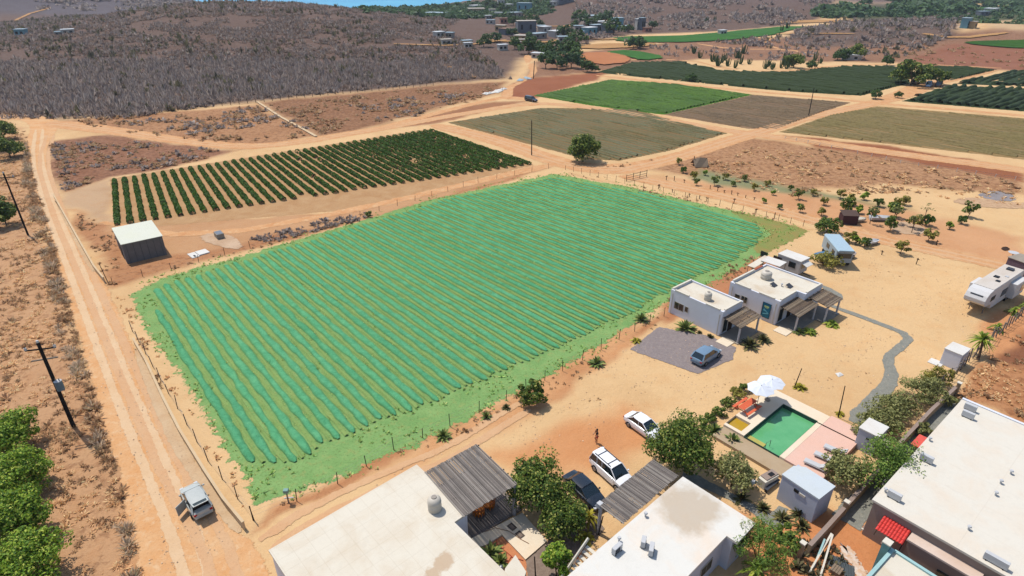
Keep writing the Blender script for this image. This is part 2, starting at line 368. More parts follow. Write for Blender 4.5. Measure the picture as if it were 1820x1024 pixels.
def band(pts, wd, z=0):
    """centre line in photo pixels -> world outline of constant width"""
    c = [Vector(p[:2]) for p in P(pts, z)]; wd = wd if isinstance(wd, (list, tuple)) else [wd] * len(c); Lf, Rt = [], []
    for i in range(len(c)):
        d = (c[min(i + 1, len(c) - 1)] - c[max(0, i - 1)]).normalized(); q = Vector((-d.y, d.x)) * wd[i] / 2; Lf.append(c[i] + q); Rt.append(c[i] - q)
    return Lf + Rt[::-1]
m_road = soilmat('road_dirt', (236, 188, 138), (230, 168, 110), (240, 202, 158), specks=.3)
m_road2 = soilmat('pale_road_dirt', (232, 180, 130), (218, 156, 104), (236, 200, 154), specks=.25)
# fields first, roads above
ROWANG = 39.8
m_plot = soilmat('green_ground', (148, 184, 112), (126, 168, 98), (164, 174, 106), sc=.45, bsc=3, specks=.75)
sheet('green_field', P([(236, 522), (300, 492), (500, 435), (760, 357), (985, 309), (1120, 333), (1250, 363), (1395, 398), (1415, 408), (1380, 440), (1300, 485), (1200, 530), (1155, 556), (1060, 618), (960, 675), (800, 762), (600, 850), (455, 895), (435, 850), (400, 790), (330, 680), (262, 590)]), m_plot, 2.4, .5, 0)
sheet('dry_verge', P([(1290, 372), (1360, 388), (1418, 404), (1440, 412), (1380, 442), (1345, 455), (1340, 430), (1375, 415), (1340, 398)]), soilmat('olive_verge', (140, 156, 84), (168, 146, 88), specks=.5), 1.5, .4)
FS = dict(wdt=1.2, wob=.3, sm=0)
sheet('vineyard_soil', P([(196, 318), (765, 229), (948, 293), (640, 372), (208, 408)]), soilmat('vineyard_soil', (205, 165, 120), (190, 145, 100), specks=.4), **FS)
sheet('sparse_field', P([(795, 218), (960, 192), (1120, 193), (1292, 237), (1190, 268), (1100, 286), (1040, 283)]), soilmat('sparse_field', (144, 116, 74), (156, 118, 80), (126, 122, 84), stripes=(40, 3.0, (118, 124, 88), .5)), **FS)
sheet('bright_green_field', P([(948, 172), (1085, 143), (1210, 150), (1338, 170), (1180, 204), (1060, 189)]), soilmat('bright_green_field', (82, 128, 36), (66, 108, 34), (100, 140, 50), stripes=(40, 3, (60, 90, 30), .4)), **FS)
sheet('fallow_field', P([(1180, 204), (1338, 170), (1512, 183), (1380, 230), (1330, 229)]), soilmat('fallow_field', (146, 118, 90), (160, 128, 96), stripes=(40, 3.2, (118, 96, 70), .6)), **FS)
sheet('dark_green_field', P([(1060, 130), (1120, 112), (1210, 110), (1280, 126), (1400, 130), (1500, 118), (1600, 120), (1618, 148), (1530, 171), (1400, 164), (1150, 140)]), soilmat('dark_green_field', (52, 66, 34), (46, 62, 32), specks=.4), **FS)
sheet('dark_green_field', P([(1640, 122), (1700, 120), (1772, 125), (1690, 145), (1655, 142)]), MATS['dark_green_field'], **FS)
sheet('ploughed_field', P([(1385, 235), (1480, 203), (1560, 189), (1840, 212), (1990, 225), (2000, 320), (1840, 286), (1600, 258)]), soilmat('ploughed_field', (168, 138, 92), (178, 144, 98), (192, 156, 110), stripes=(40, 3.0, (136, 116, 68), .6)), **FS)
sheet('dark_green_field', P([(1603, 181), (1690, 153), (1990, 163), (2000, 215), (1840, 200)]), MATS['dark_green_field'], **FS)
sheet('dark_green_field', P([(1698, 150), (1800, 126), (1990, 130), (2000, 165), (1830, 155)]), MATS['dark_green_field'], **FS)
m_fargreen = soilmat('far_green_field', (72, 122, 52), (60, 105, 48), specks=.3, sc=.1)
m_fartan = soilmat('far_tan_field', (205, 160, 105), (190, 140, 92), specks=.3, sc=.1)
for pts, m_, nm in (([(1085, 66), (1230, 66), (1440, 43), (1410, 58), (1260, 76), (1100, 76)], m_fargreen, 'far_green_field'), ([(1030, 80), (1165, 76), (1160, 84), (1030, 90)], m_fartan, 'far_tan_field'),
    ([(1022, 96), (1100, 94), (1128, 112), (1055, 119)], soilmat('orange_soil_field', (205, 135, 90), (190, 125, 84), sc=.1), 'orange_soil_field'), ([(1068, 94), (1120, 90), (1190, 104), (1140, 110), (1110, 100)], m_fargreen, 'far_green_field'),
    ([(1700, 76), (1800, 73), (1990, 76), (1990, 90), (1820, 88), (1740, 82)], soilmat('terrace_green_field', (66, 106, 34), (52, 90, 34), sc=.1), 'terrace_green_field'),
    ([(1500, 25), (1820, 11), (1990, 6), (1990, 12), (1820, 17), (1510, 31)], m_fargreen, 'far_green_field'), ([(1380, 38), (1520, 36), (1510, 40), (1370, 43)], m_fartan, 'far_tan_field')):
    sheet(nm, P(pts), m_, 3, 1.2, 1, lift=.5)
# roads
sheet('dirt_road', P([(-60, 196), (40, 202), (110, 212), (102, 232), (84, 258), (82, 295), (110, 370), (150, 450), (192, 515), (212, 560), (246, 650), (275, 715), (300, 770), (330, 830), (400, 925), (440, 960), (480, 1010), (500, 1120), (275, 1120), (255, 1024), (225, 900), (190, 770), (150, 630), (112, 500), (98, 440), (78, 390), (58, 335), (44, 280), (48, 245), (56, 222), (30, 212), (-60, 206)]), m_road, 1.0, .35, 1)
RD = [([(85, 218), (200, 232), (330, 252), (430, 262), (520, 255), (620, 238), (700, 225), (800, 206), (945, 184), (1040, 190), (1150, 206), (1260, 227), (1345, 240), (1460, 254), (1600, 274), (1840, 305), (2000, 335)], [9, 7, 6, 6, 5.5, 5.5, 5, 4.5, 5, 5, 5, 5, 6, 6, 6, 6, 6]),
      ([(640, 236), (700, 222), (780, 200), (860, 181), (900, 174), (950, 180)], [2, 4, 3.5, 3.5, 5, 5]),
      ([(770, 222), (850, 240), (920, 262), (985, 287), (1050, 300), (1130, 300)], [6, 7, 7, 7, 8, 9]),
      ([(1090, 306), (1200, 282), (1290, 252), (1350, 235), (1420, 213), (1490, 197), (1550, 185), (1600, 172), (1630, 158), (1650, 148), (1700, 142), (1770, 126)], [7, 6, 6, 6, 5, 5, 6, 8, 9, 7, 4, 3]),
      ([(1060, 135), (1160, 146), (1300, 160), (1450, 174), (1560, 186), (1700, 195), (1840, 208), (2000, 220)], 3.5),
      ([(900, 176), (905, 155), (925, 148), (950, 131), (945, 118), (936, 98)], [5, 3, 2, 3, 4, 4]),
      ([(1020, 112), (1120, 106), (1230, 107), (1290, 124), (1400, 128), (1480, 117), (1620, 114), (1780, 122)], 2.5),
      ([(1240, 78), (1300, 88), (1400, 88), (1440, 96)], 3), ([(1380, 66), (1350, 78), (1390, 88)], 3),
      ([(1100, 312), (1160, 322), (1300, 352), (1450, 392), (1560, 425), (1700, 455), (1840, 485)], [3, 5, 5, 5, 5, 4, 4]),
      ([(180, 395), (350, 425), (640, 372), (860, 320), (985, 292)], [1.5, 2.5, 2.5, 3, 4])]
for i, (pts, wd) in enumerate(RD): sheet('dirt_track' if i > 8 else 'dirt_road', band(pts, wd), m_road2, 1.2, .3, 1)
m_rut = soilmat('rut_dirt', (240, 205, 164), (232, 192, 148), specks=.15); m_rut2 = soilmat('dark_rut_dirt', (230, 186, 142), (226, 176, 130), specks=.25)
def ruts(pts, gap, mat, wd=.45):
    wd = .85
    c = vec2(P(pts)) if 'vec2' in globals() else [Vector(p[:2]) for p in P(pts)]
    for s_ in (-1, 1):
        L_ = []
        for w2 in (-wd / 2, wd / 2):
            q = []
            for i in range(len(c)):
                d = (c[min(i + 1, len(c) - 1)] - c[max(0, i - 1)]).normalized(); q.append(c[i] + Vector((-d.y, d.x)) * (s_ * gap / 2 + w2))
            L_.append(q)
        sheet('wheel_rut', L_[0] + L_[1][::-1], mat, .42, .1, 1)
ruts([(70, 230), (64, 280), (86, 360), (118, 440), (158, 540), (205, 660), (250, 770), (300, 880), (345, 1000), (360, 1080)], 1.7, m_rut)
ruts([(90, 240), (74, 290), (100, 370), (140, 460), (178, 545), (222, 650), (262, 740), (310, 850), (380, 960), (410, 1060)], 1.7, m_rut2, .35)
for pts in ([(85, 218), (200, 232), (330, 252), (430, 262), (520, 255), (620, 238), (700, 225), (800, 206), (945, 184)], [(945, 184), (1040, 190), (1150, 206), (1260, 227), (1345, 240), (1460, 254), (1600, 274), (1840, 305)], [(780, 226), (850, 240), (920, 262), (985, 287), (1050, 300), (1130, 300)], [(1090, 306), (1200, 282), (1290, 252), (1350, 235), (1420, 213), (1490, 197), (1550, 185)], [(1130, 316), (1160, 322), (1300, 352), (1450, 392), (1560, 425), (1700, 455), (1840, 485)]): ruts(pts, 1.8, m_rut2, .4)
ruts([(935, 722), (905, 738), (860, 766), (800, 805), (700, 845), (560, 910), (470, 970)], 1.6, m_rut2, .3); 
for pts, wd in (([(905, 60), (960, 48), (1020, 47), (1060, 40), (1120, 24)], 6), ([(1000, 60), (1060, 72), (1110, 70)], 7), ([(860, 72), (960, 78), (1010, 70), (1030, 60)], 5), ([(700, 80), (820, 84), (900, 72)], 3),
    ([(0, 52), (40, 28), (90, 14)], 3), ([(770, 112), (820, 128), (845, 140)], 3), ([(1380, 62), (1520, 62)], 3), ([(1790, 60), (1700, 70), (1640, 62)], 4)): sheet('dirt_road', band(pts, wd), m_fartan, 2, .6, 1, lift=.5)
# gravel: parking bay, stone path, path beside the big building
m_gravel = soilmat('grey_gravel', (160, 146, 142), (148, 136, 134), (178, 166, 156), bsc=8, sc=1.2, specks=.35)
m_slate = soilmat('slate_gravel', (158, 156, 144), (142, 143, 134), (178, 172, 158), bsc=8, sc=1.2, specks=.4)
sheet('gravel_parking', P([(1120, 622), (1172, 582), (1262, 598), (1308, 618), (1302, 640), (1240, 665)]), m_gravel, .5, .15, 0)
sheet('gravel_path', band([(1460, 508), (1498, 528), (1470, 540), (1480, 545), (1560, 574), (1620, 598), (1600, 618), (1575, 636), (1588, 672), (1560, 708), (1518, 752)], [1.2, 1.2, 1.1, 1, 1, 1.3, 1.1, 1.1, 1.5, 1.8, 2.2]), m_slate, .35, .08, 1)
sheet('gravel_path', P([(1690, 700), (1712, 712), (1560, 885), (1545, 920), (1528, 943), (1478, 915), (1500, 890), (1540, 860), (1600, 790)]), m_slate, .35, .1, 0)
sheet('stone_path', P([(1215, 838), (1240, 845), (1400, 930), (1380, 945), (1320, 900), (1210, 850)]), m_slate, .3, .05, 0)
sheet('stone_path', P([(1385, 900), (1400, 905), (1372, 935), (1355, 928)]), m_slate, .3, .05, 0)
m_pave = soilmat('grey_paving', (158, 138, 122), (145, 126, 112), (170, 150, 132), sc=1.4, bsc=6, specks=.3)
sheet('paved_yard', P([(935, 997), (1010, 935), (1050, 905), (1075, 940), (1040, 985), (1000, 1024), (960, 1060), (940, 1060)]), m_pave, .3, .08, 0)
# ---------------------------------------------------------------- crop rows
EA = Vector((-math.sin(R(40)), math.cos(R(40)))); EB = Vector((math.cos(R(40)), math.sin(R(40))))
def clip_line(poly, o, d):
    """intersections of the line o + t d with a polygon, sorted"""
    ts = []
    for i in range(len(poly)):
        a = poly[i]; b = poly[(i + 1) % len(poly)]; e = b - a; den = d.x * e.y - d.y * e.x
        if abs(den) < 1e-9: continue
        q = a - o; t = (q.x * e.y - q.y * e.x) / den; u = (q.x * d.y - q.y * d.x) / den
        if 0 <= u < 1: ts.append(t)
    return sorted(ts)
def vec2(pts): return [Vector(p[:2]) for p in pts]
def make_cover_mat():
    n = N('teal_netting'); p = n.pos(); f = n.noise(p, .9, 6, .75, .8); f2 = n.noise(p, 5, 4, .75, .4)
    c = n.ramp(f, [(.3, A((84, 164, 116))), (.5, A((106, 190, 138))), (.68, A((128, 206, 150)))])
    c = n.mix(n.math('MULTIPLY', n.ramp(f2, [(.52, (0, 0, 0)), (.68, (1, 1, 1))]), .6), c, A((80, 150, 100)))
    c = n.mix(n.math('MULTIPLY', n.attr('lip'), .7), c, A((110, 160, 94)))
    oi = n.n('ObjectInfo').outputs['Random']; c = n.mix(.8, c, n.ramp(oi, [(0, (.86, .92, .84)), (.5, (1, 1, 1)), (1, (1.06, 1.04, .96))]), 'MULTIPLY')
    n.col(c); n.b.inputs['Roughness'].default_value = .9; n.b.inputs['Specular IOR Level'].default_value = .05; n.bump(n.math('ADD', n.noise(p, 2.2, 6, .8), f2), 1, .16); return n.m
M_cover = make_cover_mat()
M_ridge = soilmat('olive_ridge', (144, 176, 100), (158, 182, 106), (124, 162, 92), edge=False, specks=.6, sc=.8)
plotpoly = vec2(P([(262, 518), (320, 498), (480, 448), (640, 400), (800, 352), (985, 316), (1150, 345), (1240, 368), (1330, 385), (1352, 408), (1345, 435), (1300, 462), (1240, 492), (1165, 530), (1120, 560), (1040, 592), (1000, 612), (940, 640), (862, 672), (780, 708), (690, 745), (640, 762), (560, 796), (520, 822), (470, 828), (405, 812)]))
a0 = G(402, 806).xy; nrow = 0; tt = 0.0; ROWS = []
da = (G(262, 518).xy - a0).normalized()
while tt < 95:
    # the rows swing a little from the west edge direction to the east edge direction
    k = min(1, tt / 80); d = Vector((-math.sin(R(39.5 + 5.5 * k)), math.cos(R(39.5 + 5.5 * k)))); o = a0 + Vector((math.cos(R(40.5)), math.sin(R(40.5)))) * tt
    ts = clip_line(plotpoly, o, d)
    if len(ts) >= 2 and ts[-1] - ts[0] > 4: ROWS.append((o + d * (ts[0] + rng.uniform(-.5, .4)), o + d * (ts[-1] + rng.uniform(-.4, .4)), nrow))
    nrow += 1; tt += 1.56
def cover_row(a, b, i):
    L = (b - a).length; n_ = int(L / .55); d = (b - a).normalized(); q = Vector((-d.y, d.x)); V = []; lip = []
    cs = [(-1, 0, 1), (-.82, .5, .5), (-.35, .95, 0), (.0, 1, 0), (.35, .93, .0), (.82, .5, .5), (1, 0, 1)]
    for j in range(n_ + 1):
        t = j / n_ * L; near = max(0, 1 - t / 3.5)
        wv = (float(vn(t / 2.3, i * 3.7, 5)) - .5) * .15 + (float(vn(t / .7, i * 9.1, 6)) - .5) * .10
        wd = (.42 + (float(vn(t / 1.7, i, 8)) - .5) * .2) * (1 - .18 * near) * (.35 if j in (0, n_) else 1)
        hh = .05 + .05 * float(vn(t / 1.1, i * 2, 9)) + .16 * near * float(vn(t / .5, i, 3)); c = a + d * t + q * wv
        for u, z, lp in cs:
            pz = (.09 + hh * z * (1 if 0 < j < n_ else .3)) if z else .05
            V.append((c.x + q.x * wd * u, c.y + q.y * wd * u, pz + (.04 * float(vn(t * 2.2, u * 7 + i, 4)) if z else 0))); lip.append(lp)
    k = len(cs); F = [(j * k + m, j * k + m + 1, (j + 1) * k + m + 1, (j + 1) * k + m) for j in range(n_) for m in range(k - 1)]
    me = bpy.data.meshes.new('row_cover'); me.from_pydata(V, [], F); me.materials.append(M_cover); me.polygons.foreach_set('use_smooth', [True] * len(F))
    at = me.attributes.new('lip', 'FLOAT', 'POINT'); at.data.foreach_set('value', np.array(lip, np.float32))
    tag(link('row_cover', me), 'teal netted crop row of the green field', 'crop row', 'teal covered crop rows of the green field')
RV, RF = [], []
for a, b, i in ROWS:
    cover_row(a, b, i)
for (a, b, i), (a2, b2, i2) in zip(ROWS, ROWS[1:]):       # low soil ridge between every two rows
    p0 = (a + a2) / 2; p1 = (b + b2) / 2; L = (p1 - p0).length; d = (p1 - p0).normalized(); q = Vector((-d.y, d.x)); n_ = int(L / .8)
    for j in range(n_ + 1):
        t = j / n_ * L; c = p0 + d * t + q * (float(vn(t / 1.9, i, 15)) - .5) * .1; hw = .13 + .1 * float(vn(t / 1.3, i, 16)); base = len(RV)
        RV += [(c.x - q.x * hw, c.y - q.y * hw, .1), (c.x, c.y, .17 + .06 * float(vn(t, i, 2))), (c.x + q.x * hw, c.y + q.y * hw, .1)]
        if j: RF += [(base - 3, base - 2, base + 1, base), (base - 2, base - 1, base + 2, base + 1)]
me = bpy.data.meshes.new('soil_ridges'); me.from_pydata(RV, [], RF); me.materials.append(M_ridge); tag(link('soil_ridges', me), kind='structure')
# ---------------------------------------------------------------- leaf and twig generators (numpy)
def leaves(cen, nrm, size, asp=1.7, jit=.5, r_=None):
    """rhombus leaves at cen (n,3), facing nrm roughly"""
    r_ = r_ or rng; n_ = len(cen); nn = nrm + r_.normal(0, jit, (n_, 3)); nn /= np.linalg.norm(nn, axis=1, keepdims=True) + 1e-9
    t = np.cross(nn, r_.normal(0, 1, (n_, 3))); t /= np.linalg.norm(t, axis=1, keepdims=True) + 1e-9; b = np.cross(nn, t)
    s = size * r_.uniform(.6, 1.35, (n_, 1)); w_ = s / asp
    V = np.stack([cen - t * s, cen - b * w_ + nn * .15 * s, cen + t * s, cen + b * w_ + nn * .15 * s], 1).reshape(-1, 3)
    return V, np.arange(4 * n_).reshape(-1, 4)
def crown_pts(rx, ry, rz, n_, clumps, cr=.36, low=-.55, hollow=.5):
    K = []
    while len(K) < clumps:
        v = rng.normal(0, 1, 3); v /= np.linalg.norm(v)
        if v[2] < low: continue
        K.append(v * rng.uniform(hollow * .8, 1.0))
    K = np.array(K); idx = rng.integers(0, clumps, n_); u = rng.normal(0, 1, (n_, 3)); u /= np.linalg.norm(u, axis=1, keepdims=True)
    rad = cr * rng.uniform(.45, 1.3, clumps)[idx][:, None]
    p = K[idx] + u * rad * rng.uniform(.65, 1.05, (n_, 1)); sc = np.array([rx, ry, rz])
    keep = u[:, 2] > -.75
    return (p * sc)[keep], u[keep]
G_MANGO = island('foliage_bright', [(48, 76, 20), (90, 124, 30), (134, 154, 44), (176, 180, 84)], trans=.3, k=.85, pos=[0, .4, .8, 1])
G_MID = island('foliage_mid', [(38, 60, 20), (70, 94, 30), (112, 122, 44), (160, 158, 84)], trans=.3, k=.85, pos=[0, .45, .85, 1])
G_DARK = island('foliage_dark', [(38, 60, 26), (58, 84, 36), (88, 112, 50)], trans=.3, k=.85)
G_GREY = island('foliage_grey', [(76, 82, 44), (116, 118, 66), (158, 156, 100)], trans=.3, k=.85)
G_OLIVE = island('foliage_olive', [(74, 72, 30), (122, 118, 46), (168, 158, 76)], trans=.3, k=.85)
G_FEATHER = island('foliage_feathery', [(62, 90, 34), (92, 118, 44), (124, 144, 62)], trans=.3, k=.85)
G_VINE = island('foliage_vine', [(34, 60, 16), (58, 88, 24), (88, 120, 36)], trans=.3, k=.85)
G_DRY = island('foliage_dry', [(92, 72, 52), (130, 104, 76), (120, 110, 70)], trans=.3, k=.85)
G_FAR = island('foliage_far', [(46, 70, 44), (62, 88, 50), (82, 104, 60)], trans=.3, k=.85)
M_bark = flat('bark', (112, 92, 74), .9, var=.3, scale=4); M_greybark = flat('grey_bark', (150, 138, 124), .9, var=.25, scale=4)
def trunk_mb(base_h, rx, rz, r0, zc, limbs=5, seed=0):
    rr = random.Random(seed); m = MB()
    m.tube([(0, 0, -.1), (rr.uniform(-.1, .1), rr.uniform(-.1, .1), base_h * .5), (rr.uniform(-.15, .15), rr.uniform(-.15, .15), base_h)], [r0, r0 * .8, r0 * .62], 7)
    for i in range(limbs):
        a = 2 * math.pi * i / limbs + rr.uniform(-.4, .4); L = rx * rr.uniform(.45, .75)
        m.tube([(0, 0, base_h * .85), (math.cos(a) * L * .4, math.sin(a) * L * .4, base_h + (zc - base_h) * .5), (math.cos(a) * L, math.sin(a) * L, zc + rz * rr.uniform(-.1, .5))], [r0 * .5, r0 * .34, r0 * .1], 5)
    return m
TN = [0]
def tree(label, cat, px, py, zc, rx, ry, rz, n_, leaf, mat, clumps=22, group=None, name='tree', r0=None, cr=.36, hollow=.5, bark=None, asp=1.7, jit=.5, low=-.55, at=None, z0=None):
    """px,py = where the middle of the crown sits in the photo, zc = its height over the ground"""
    TN[0] += 1
    c = G(px, py, zc) if at is None else Vector((at[0], at[1], 0)); gz = (float(hgt(c.x, c.y)) if c.y > 205 else 0) if z0 is None else z0
    t = empty(name, label, cat, (c.x, c.y, gz), 0, group); r0 = r0 or rx * .06
    trunk_mb(max(.25, zc - rz * .55), rx, rz, r0, zc, 5 if rx > 1 else 3, TN[0]).build('trunk', bark or M_bark, t, smooth=40)
    p, u = crown_pts(rx, ry, rz, n_, clumps, cr, low, hollow); p[:, 2] += zc; p[:, 2] = np.maximum(p[:, 2], .05)
    V, F = leaves(p, u * .8 + np.array([0, 0, .5]), leaf, asp, jit)
    link('crown', npmesh('crown', V, F, mat), t); return t
# vineyard rows: hedge of leaf clumps on a woody row
vp = vec2(P([(204, 321), (765, 233), (942, 293), (660, 366), (470, 388), (300, 398), (210, 402)]))
o0 = G(204, 322).xy; end = G(208, 401).xy; vd0 = (o0 - end).normalized(); ang0 = math.atan2(-vd0.x, vd0.y)
step = Vector((math.cos(R(48)), math.sin(R(48)))); k = 0; acrossdir = (G(765, 233).xy - o0).normalized()
topL = (G(765, 233).xy - o0).length; botL = (G(942, 293).xy - end).length; NR = 42
for k in range(NR):
    f = k / (NR - 1)
    a = G(209, 401).xy.lerp(G(942, 293).xy, f); b = o0.lerp(G(765, 233).xy, f)
    q_ = a.lerp(b, .5)
    L = (b - a).length; d = (b - a).normalized(); nl = int(L * 105); t = rng.uniform(0, L, nl)
    gap = fbm(t / 2.6, np.full(nl, k * 3.1), 12, 3); keep = gap > (.16 if k < 12 else .21); t = t[keep]; nl = len(t)
    th = rng.uniform(0, math.pi, nl); rr_ = (.36 + .2 * (vn(t / .9, np.full(nl, k * 5.), 3)))
    px_ = a.x + d.x * t - d.y * np.cos(th) * rr_; py_ = a.y + d.y * t + d.x * np.cos(th) * rr_
    pz_ = .12 + np.sin(th) * rr_ * 1.25
    V, F = leaves(np.stack([px_, py_, pz_], 1), np.stack([-d.y * np.cos(th), d.x * np.cos(th), np.sin(th)], 1), .17, 1.4, .6)
    tag(link('vine_row', npmesh('vine_row', V, F, G_VINE)), 'dark green hedge row of the sandy vineyard', 'crop row', 'dark green rows of the vineyard')
# crop ridges on the far fields, too many to count
def crop_ridges(name, pts, ang, sp, wd, ht, mat, dens=1.0):
    poly = vec2(P(pts)); d = Vector((-math.sin(R(ang)), math.cos(R(ang)))); e = Vector((d.y, -d.x)); us = [p.dot(e) for p in poly]; Vs, Fs = [], []
    u = min(us) + sp / 2; i = 0
    while u < max(us):
        ts = clip_line(poly, e * u, d); st = sp * .9
        for a_, b_ in zip(ts[::2], ts[1::2]):
            n_ = max(2, int((b_ - a_) / st)); t = np.linspace(a_, b_, n_ + 1); hv = ht * (.45 + .9 * vn(t / (sp * 1.3), np.full(n_ + 1, i * 3.3), 7)); hv = np.where(fbm(t / (sp * 4), np.full(n_ + 1, i * .6), 17) < .32 * (2 - dens), .02, hv)
            jx = (vn(t / (sp * .9), np.full(n_ + 1, i * 1.7), 9) - .5) * wd * .5; w2 = wd / 2 * (.7 + .6 * vn(t / sp, np.full(n_ + 1, i * 2.2), 4))
            z0 = hgt(d.x * t + e.x * u, d.y * t + e.y * u) + .06
            row = [np.stack([d.x * t + e.x * (u + jx + o_ * w2), d.y * t + e.y * (u + jx + o_ * w2), z0 + hv * zz], 1) for o_, zz in ((-1, 0), (-.6, .8), (0, 1), (.6, .8), (1, 0))]
            base = sum(len(v) for v in Vs); m_ = n_ + 1; Vs.append(np.concatenate(row)); j = np.arange(n_)
            for r1 in range(4): Fs.append(np.stack([base + r1 * m_ + j, base + (r1 + 1) * m_ + j, base + (r1 + 1) * m_ + j + 1, base + r1 * m_ + j + 1], 1))
        u += sp; i += 1
    tag(link(name, npmesh(name, np.concatenate(Vs), np.concatenate(Fs), mat)), 'far field of green crop rows', None, None, 'stuff')
def cropmat(name, c1, c2, c3):
    n = N(name); p = n.pos(); f = n.noise(p, .05, 4, .6); f2 = n.noise(p, 1.6, 5, .8)
    c = n.mix(n.ramp(f, [(.35, (0, 0, 0)), (.65, (1, 1, 1))]), A(c1), A(c2)); c = n.mix(n.ramp(f2, [(.45, (0, 0, 0)), (.65, (1, 1, 1))]), c, A(c3)); n.col(c); n.b.inputs['Roughness'].default_value = .8
    n.bump(f2, .8, .3); MATS[name] = n.m; return n.m
mc_dark = cropmat('dark_crop', (40, 62, 4), (48, 68, 8), (30, 46, 4)); mc_bright = cropmat('bright_crop', (92, 130, 30), (72, 108, 28), (52, 80, 22))
mc_olive = cropmat('olive_crop', (140, 124, 72), (150, 128, 82), (116, 104, 58)); mc_sp = cropmat('sparse_crop', (122, 126, 92), (128, 112, 64), (98, 88, 50)); mc_br = cropmat('brown_crop', (130, 108, 82), (142, 118, 86), (102, 86, 62))
crop_ridges('dark_crops', [(1078, 128), (1125, 113), (1210, 111), (1280, 127), (1400, 131), (1500, 119), (1600, 121), (1615, 147), (1530, 169), (1400, 162), (1150, 138)], 40, 2.4, 1.9, .8, mc_dark)
crop_ridges('dark_crops', [(1608, 180), (1690, 154), (1980, 164), (1990, 213), (1840, 198)], -52, 2.5, 1.8, .9, mc_dark)
crop_ridges('dark_crops', [(1700, 149), (1800, 127), (1980, 131), (1990, 163), (1830, 154)], -52, 2.5, 1.8, .9, mc_dark)
crop_ridges('dark_crops', [(1642, 122), (1700, 121), (1768, 126), (1690, 144)], 40, 2.4, 1.8, .9, mc_dark)
crop_ridges('bright_crops', [(952, 171), (1085, 144), (1205, 151), (1330, 169), (1180, 202), (1060, 187)], 40, 1.9, 1.5, .5, mc_bright, .9)
crop_ridges('olive_crops', [(1392, 235), (1480, 205), (1560, 191), (1840, 214), (1980, 227), (1990, 317), (1840, 283), (1600, 256)], 38, 1.9, 1.1, .35, mc_olive, .8)
crop_ridges('sparse_crops', [(805, 217), (960, 194), (1120, 195), (1285, 237), (1190, 265), (1100, 284), (1040, 280)], 40, 1.8, .9, .3, mc_sp, .55)
crop_ridges('brown_crops', [(1185, 203), (1338, 172), (1505, 184), (1380, 229), (1335, 228)], 40, 1.9, .9, .3, mc_br, .7)
# ---------------------------------------------------------------- dry scrub
def inpoly(X, Y, poly): return sdist(X, Y, [(p.x, p.y) for p in poly]) > 0
def scatter(poly, dens, patch=0, ps=9, seed=1):
    xs_ = [p.x for p in poly]; ys_ = [p.y for p in poly]; ar = (max(xs_) - min(xs_)) * (max(ys_) - min(ys_)); n_ = int(ar * dens)
    X = rng.uniform(min(xs_), max(xs_), n_); Y = rng.uniform(min(ys_), max(ys_), n_); k = inpoly(X, Y, poly)
    if patch: k &= fbm(X / ps, Y / ps, seed) > .44 + patch * (rng.random(n_) - .35) * .3
    return X[k], Y[k]
def tufts(name, X, Y, r0, r1, ht, mat, blades=12, bw=.10, seed=0, z=None, flatn=1.0, leafy=False, label='dry leafless scrub'):
    n_ = len(X); rad = rng.uniform(r0, r1, n_) * np.where(rng.random(n_) < .12, 1.6, 1); Z = hgt(X, Y) if z is None else np.full(n_, z)
    B = blades; th = rng.uniform(0, 2 * math.pi, (n_, B)); el = rng.uniform(.1, 1.35, (n_, B)); L = rad[:, None] * rng.uniform(.6, 1.1, (n_, B))
    dx = np.cos(th) * np.cos(el) * L; dy = np.sin(th) * np.cos(el) * L; dz = np.sin(el) * L * ht * flatn
    if leafy:
        cen = np.stack([X[:, None] + dx, Y[:, None] + dy, Z[:, None] + dz + .02], -1).reshape(-1, 3)
        nr = np.stack([dx, dy, dz + .3 * L], -1).reshape(-1, 3); nr /= np.linalg.norm(nr, axis=1, keepdims=True)
        V, F = leaves(cen, nr, np.repeat(rad * bw, B)[:, None], 1.3, .5)
    else:
        base = np.stack([X[:, None] + dx * .08, Y[:, None] + dy * .08, np.repeat(Z[:, None], B, 1) - .05], -1)
        tip = np.stack([X[:, None] + dx, Y[:, None] + dy, Z[:, None] + dz], -1); ph = th + rng.uniform(.6, 2.5, (n_, B)); ww = (bw * rad[:, None])
        mid = base + (tip - base) * .62; off = np.stack([np.cos(ph) * ww, np.sin(ph) * ww, rng.uniform(-.6, .6, (n_, B)) * ww], -1)
        V = np.stack([base, mid - off, tip, mid + off], 2).reshape(-1, 3); F = np.arange(len(V)).reshape(-1, 4)
    tag(link(name, npmesh(name, V, F, mat)), label, None, None, 'stuff')
D_GREY = island('twigs_grey', [(90, 80, 76), (116, 104, 98), (144, 132, 122), (104, 88, 78)], trans=.35, k=0.62)
D_ROAD = island('twigs_roadside', [(124, 108, 92), (150, 132, 112), (172, 150, 124), (116, 112, 84)], trans=.35, k=.6)
D_PURP = island('twigs_brown', [(92, 74, 64), (112, 92, 80), (132, 112, 96), (98, 88, 78)], trans=.35, k=0.62)
D_DARK = island('twigs_dark', [(66, 62, 48), (84, 78, 56), (104, 98, 70)], trans=.35, k=0.62)
D_STRAW = island('twigs_straw', [(166, 128, 92), (190, 152, 110), (206, 172, 130)], trans=.35, k=0.62)
D_BROWN = island('dry_weeds', [(124, 94, 68), (150, 118, 88), (134, 116, 84)], trans=.35, k=0.62)
def wp(pts): return [G(a, b) if b > -5 else Vector(((a - 910) / FP * 1000, 1000, 0)) for a, b in pts]
hill = [Vector((x, y, 0)) for x, y in ((-420, 215), (-190, 193), (-120, 193), (-90, 222), (-60, 240), (-28, 262), (0, 268), (-12, 330), (-40, 420), (-40, 520), (-150, 640), (-420, 640))]
X, Y = scatter(hill, .8, .35, 9, 3); m_ = rng.random(len(X)) < .5 + .25 * (Y < 300)
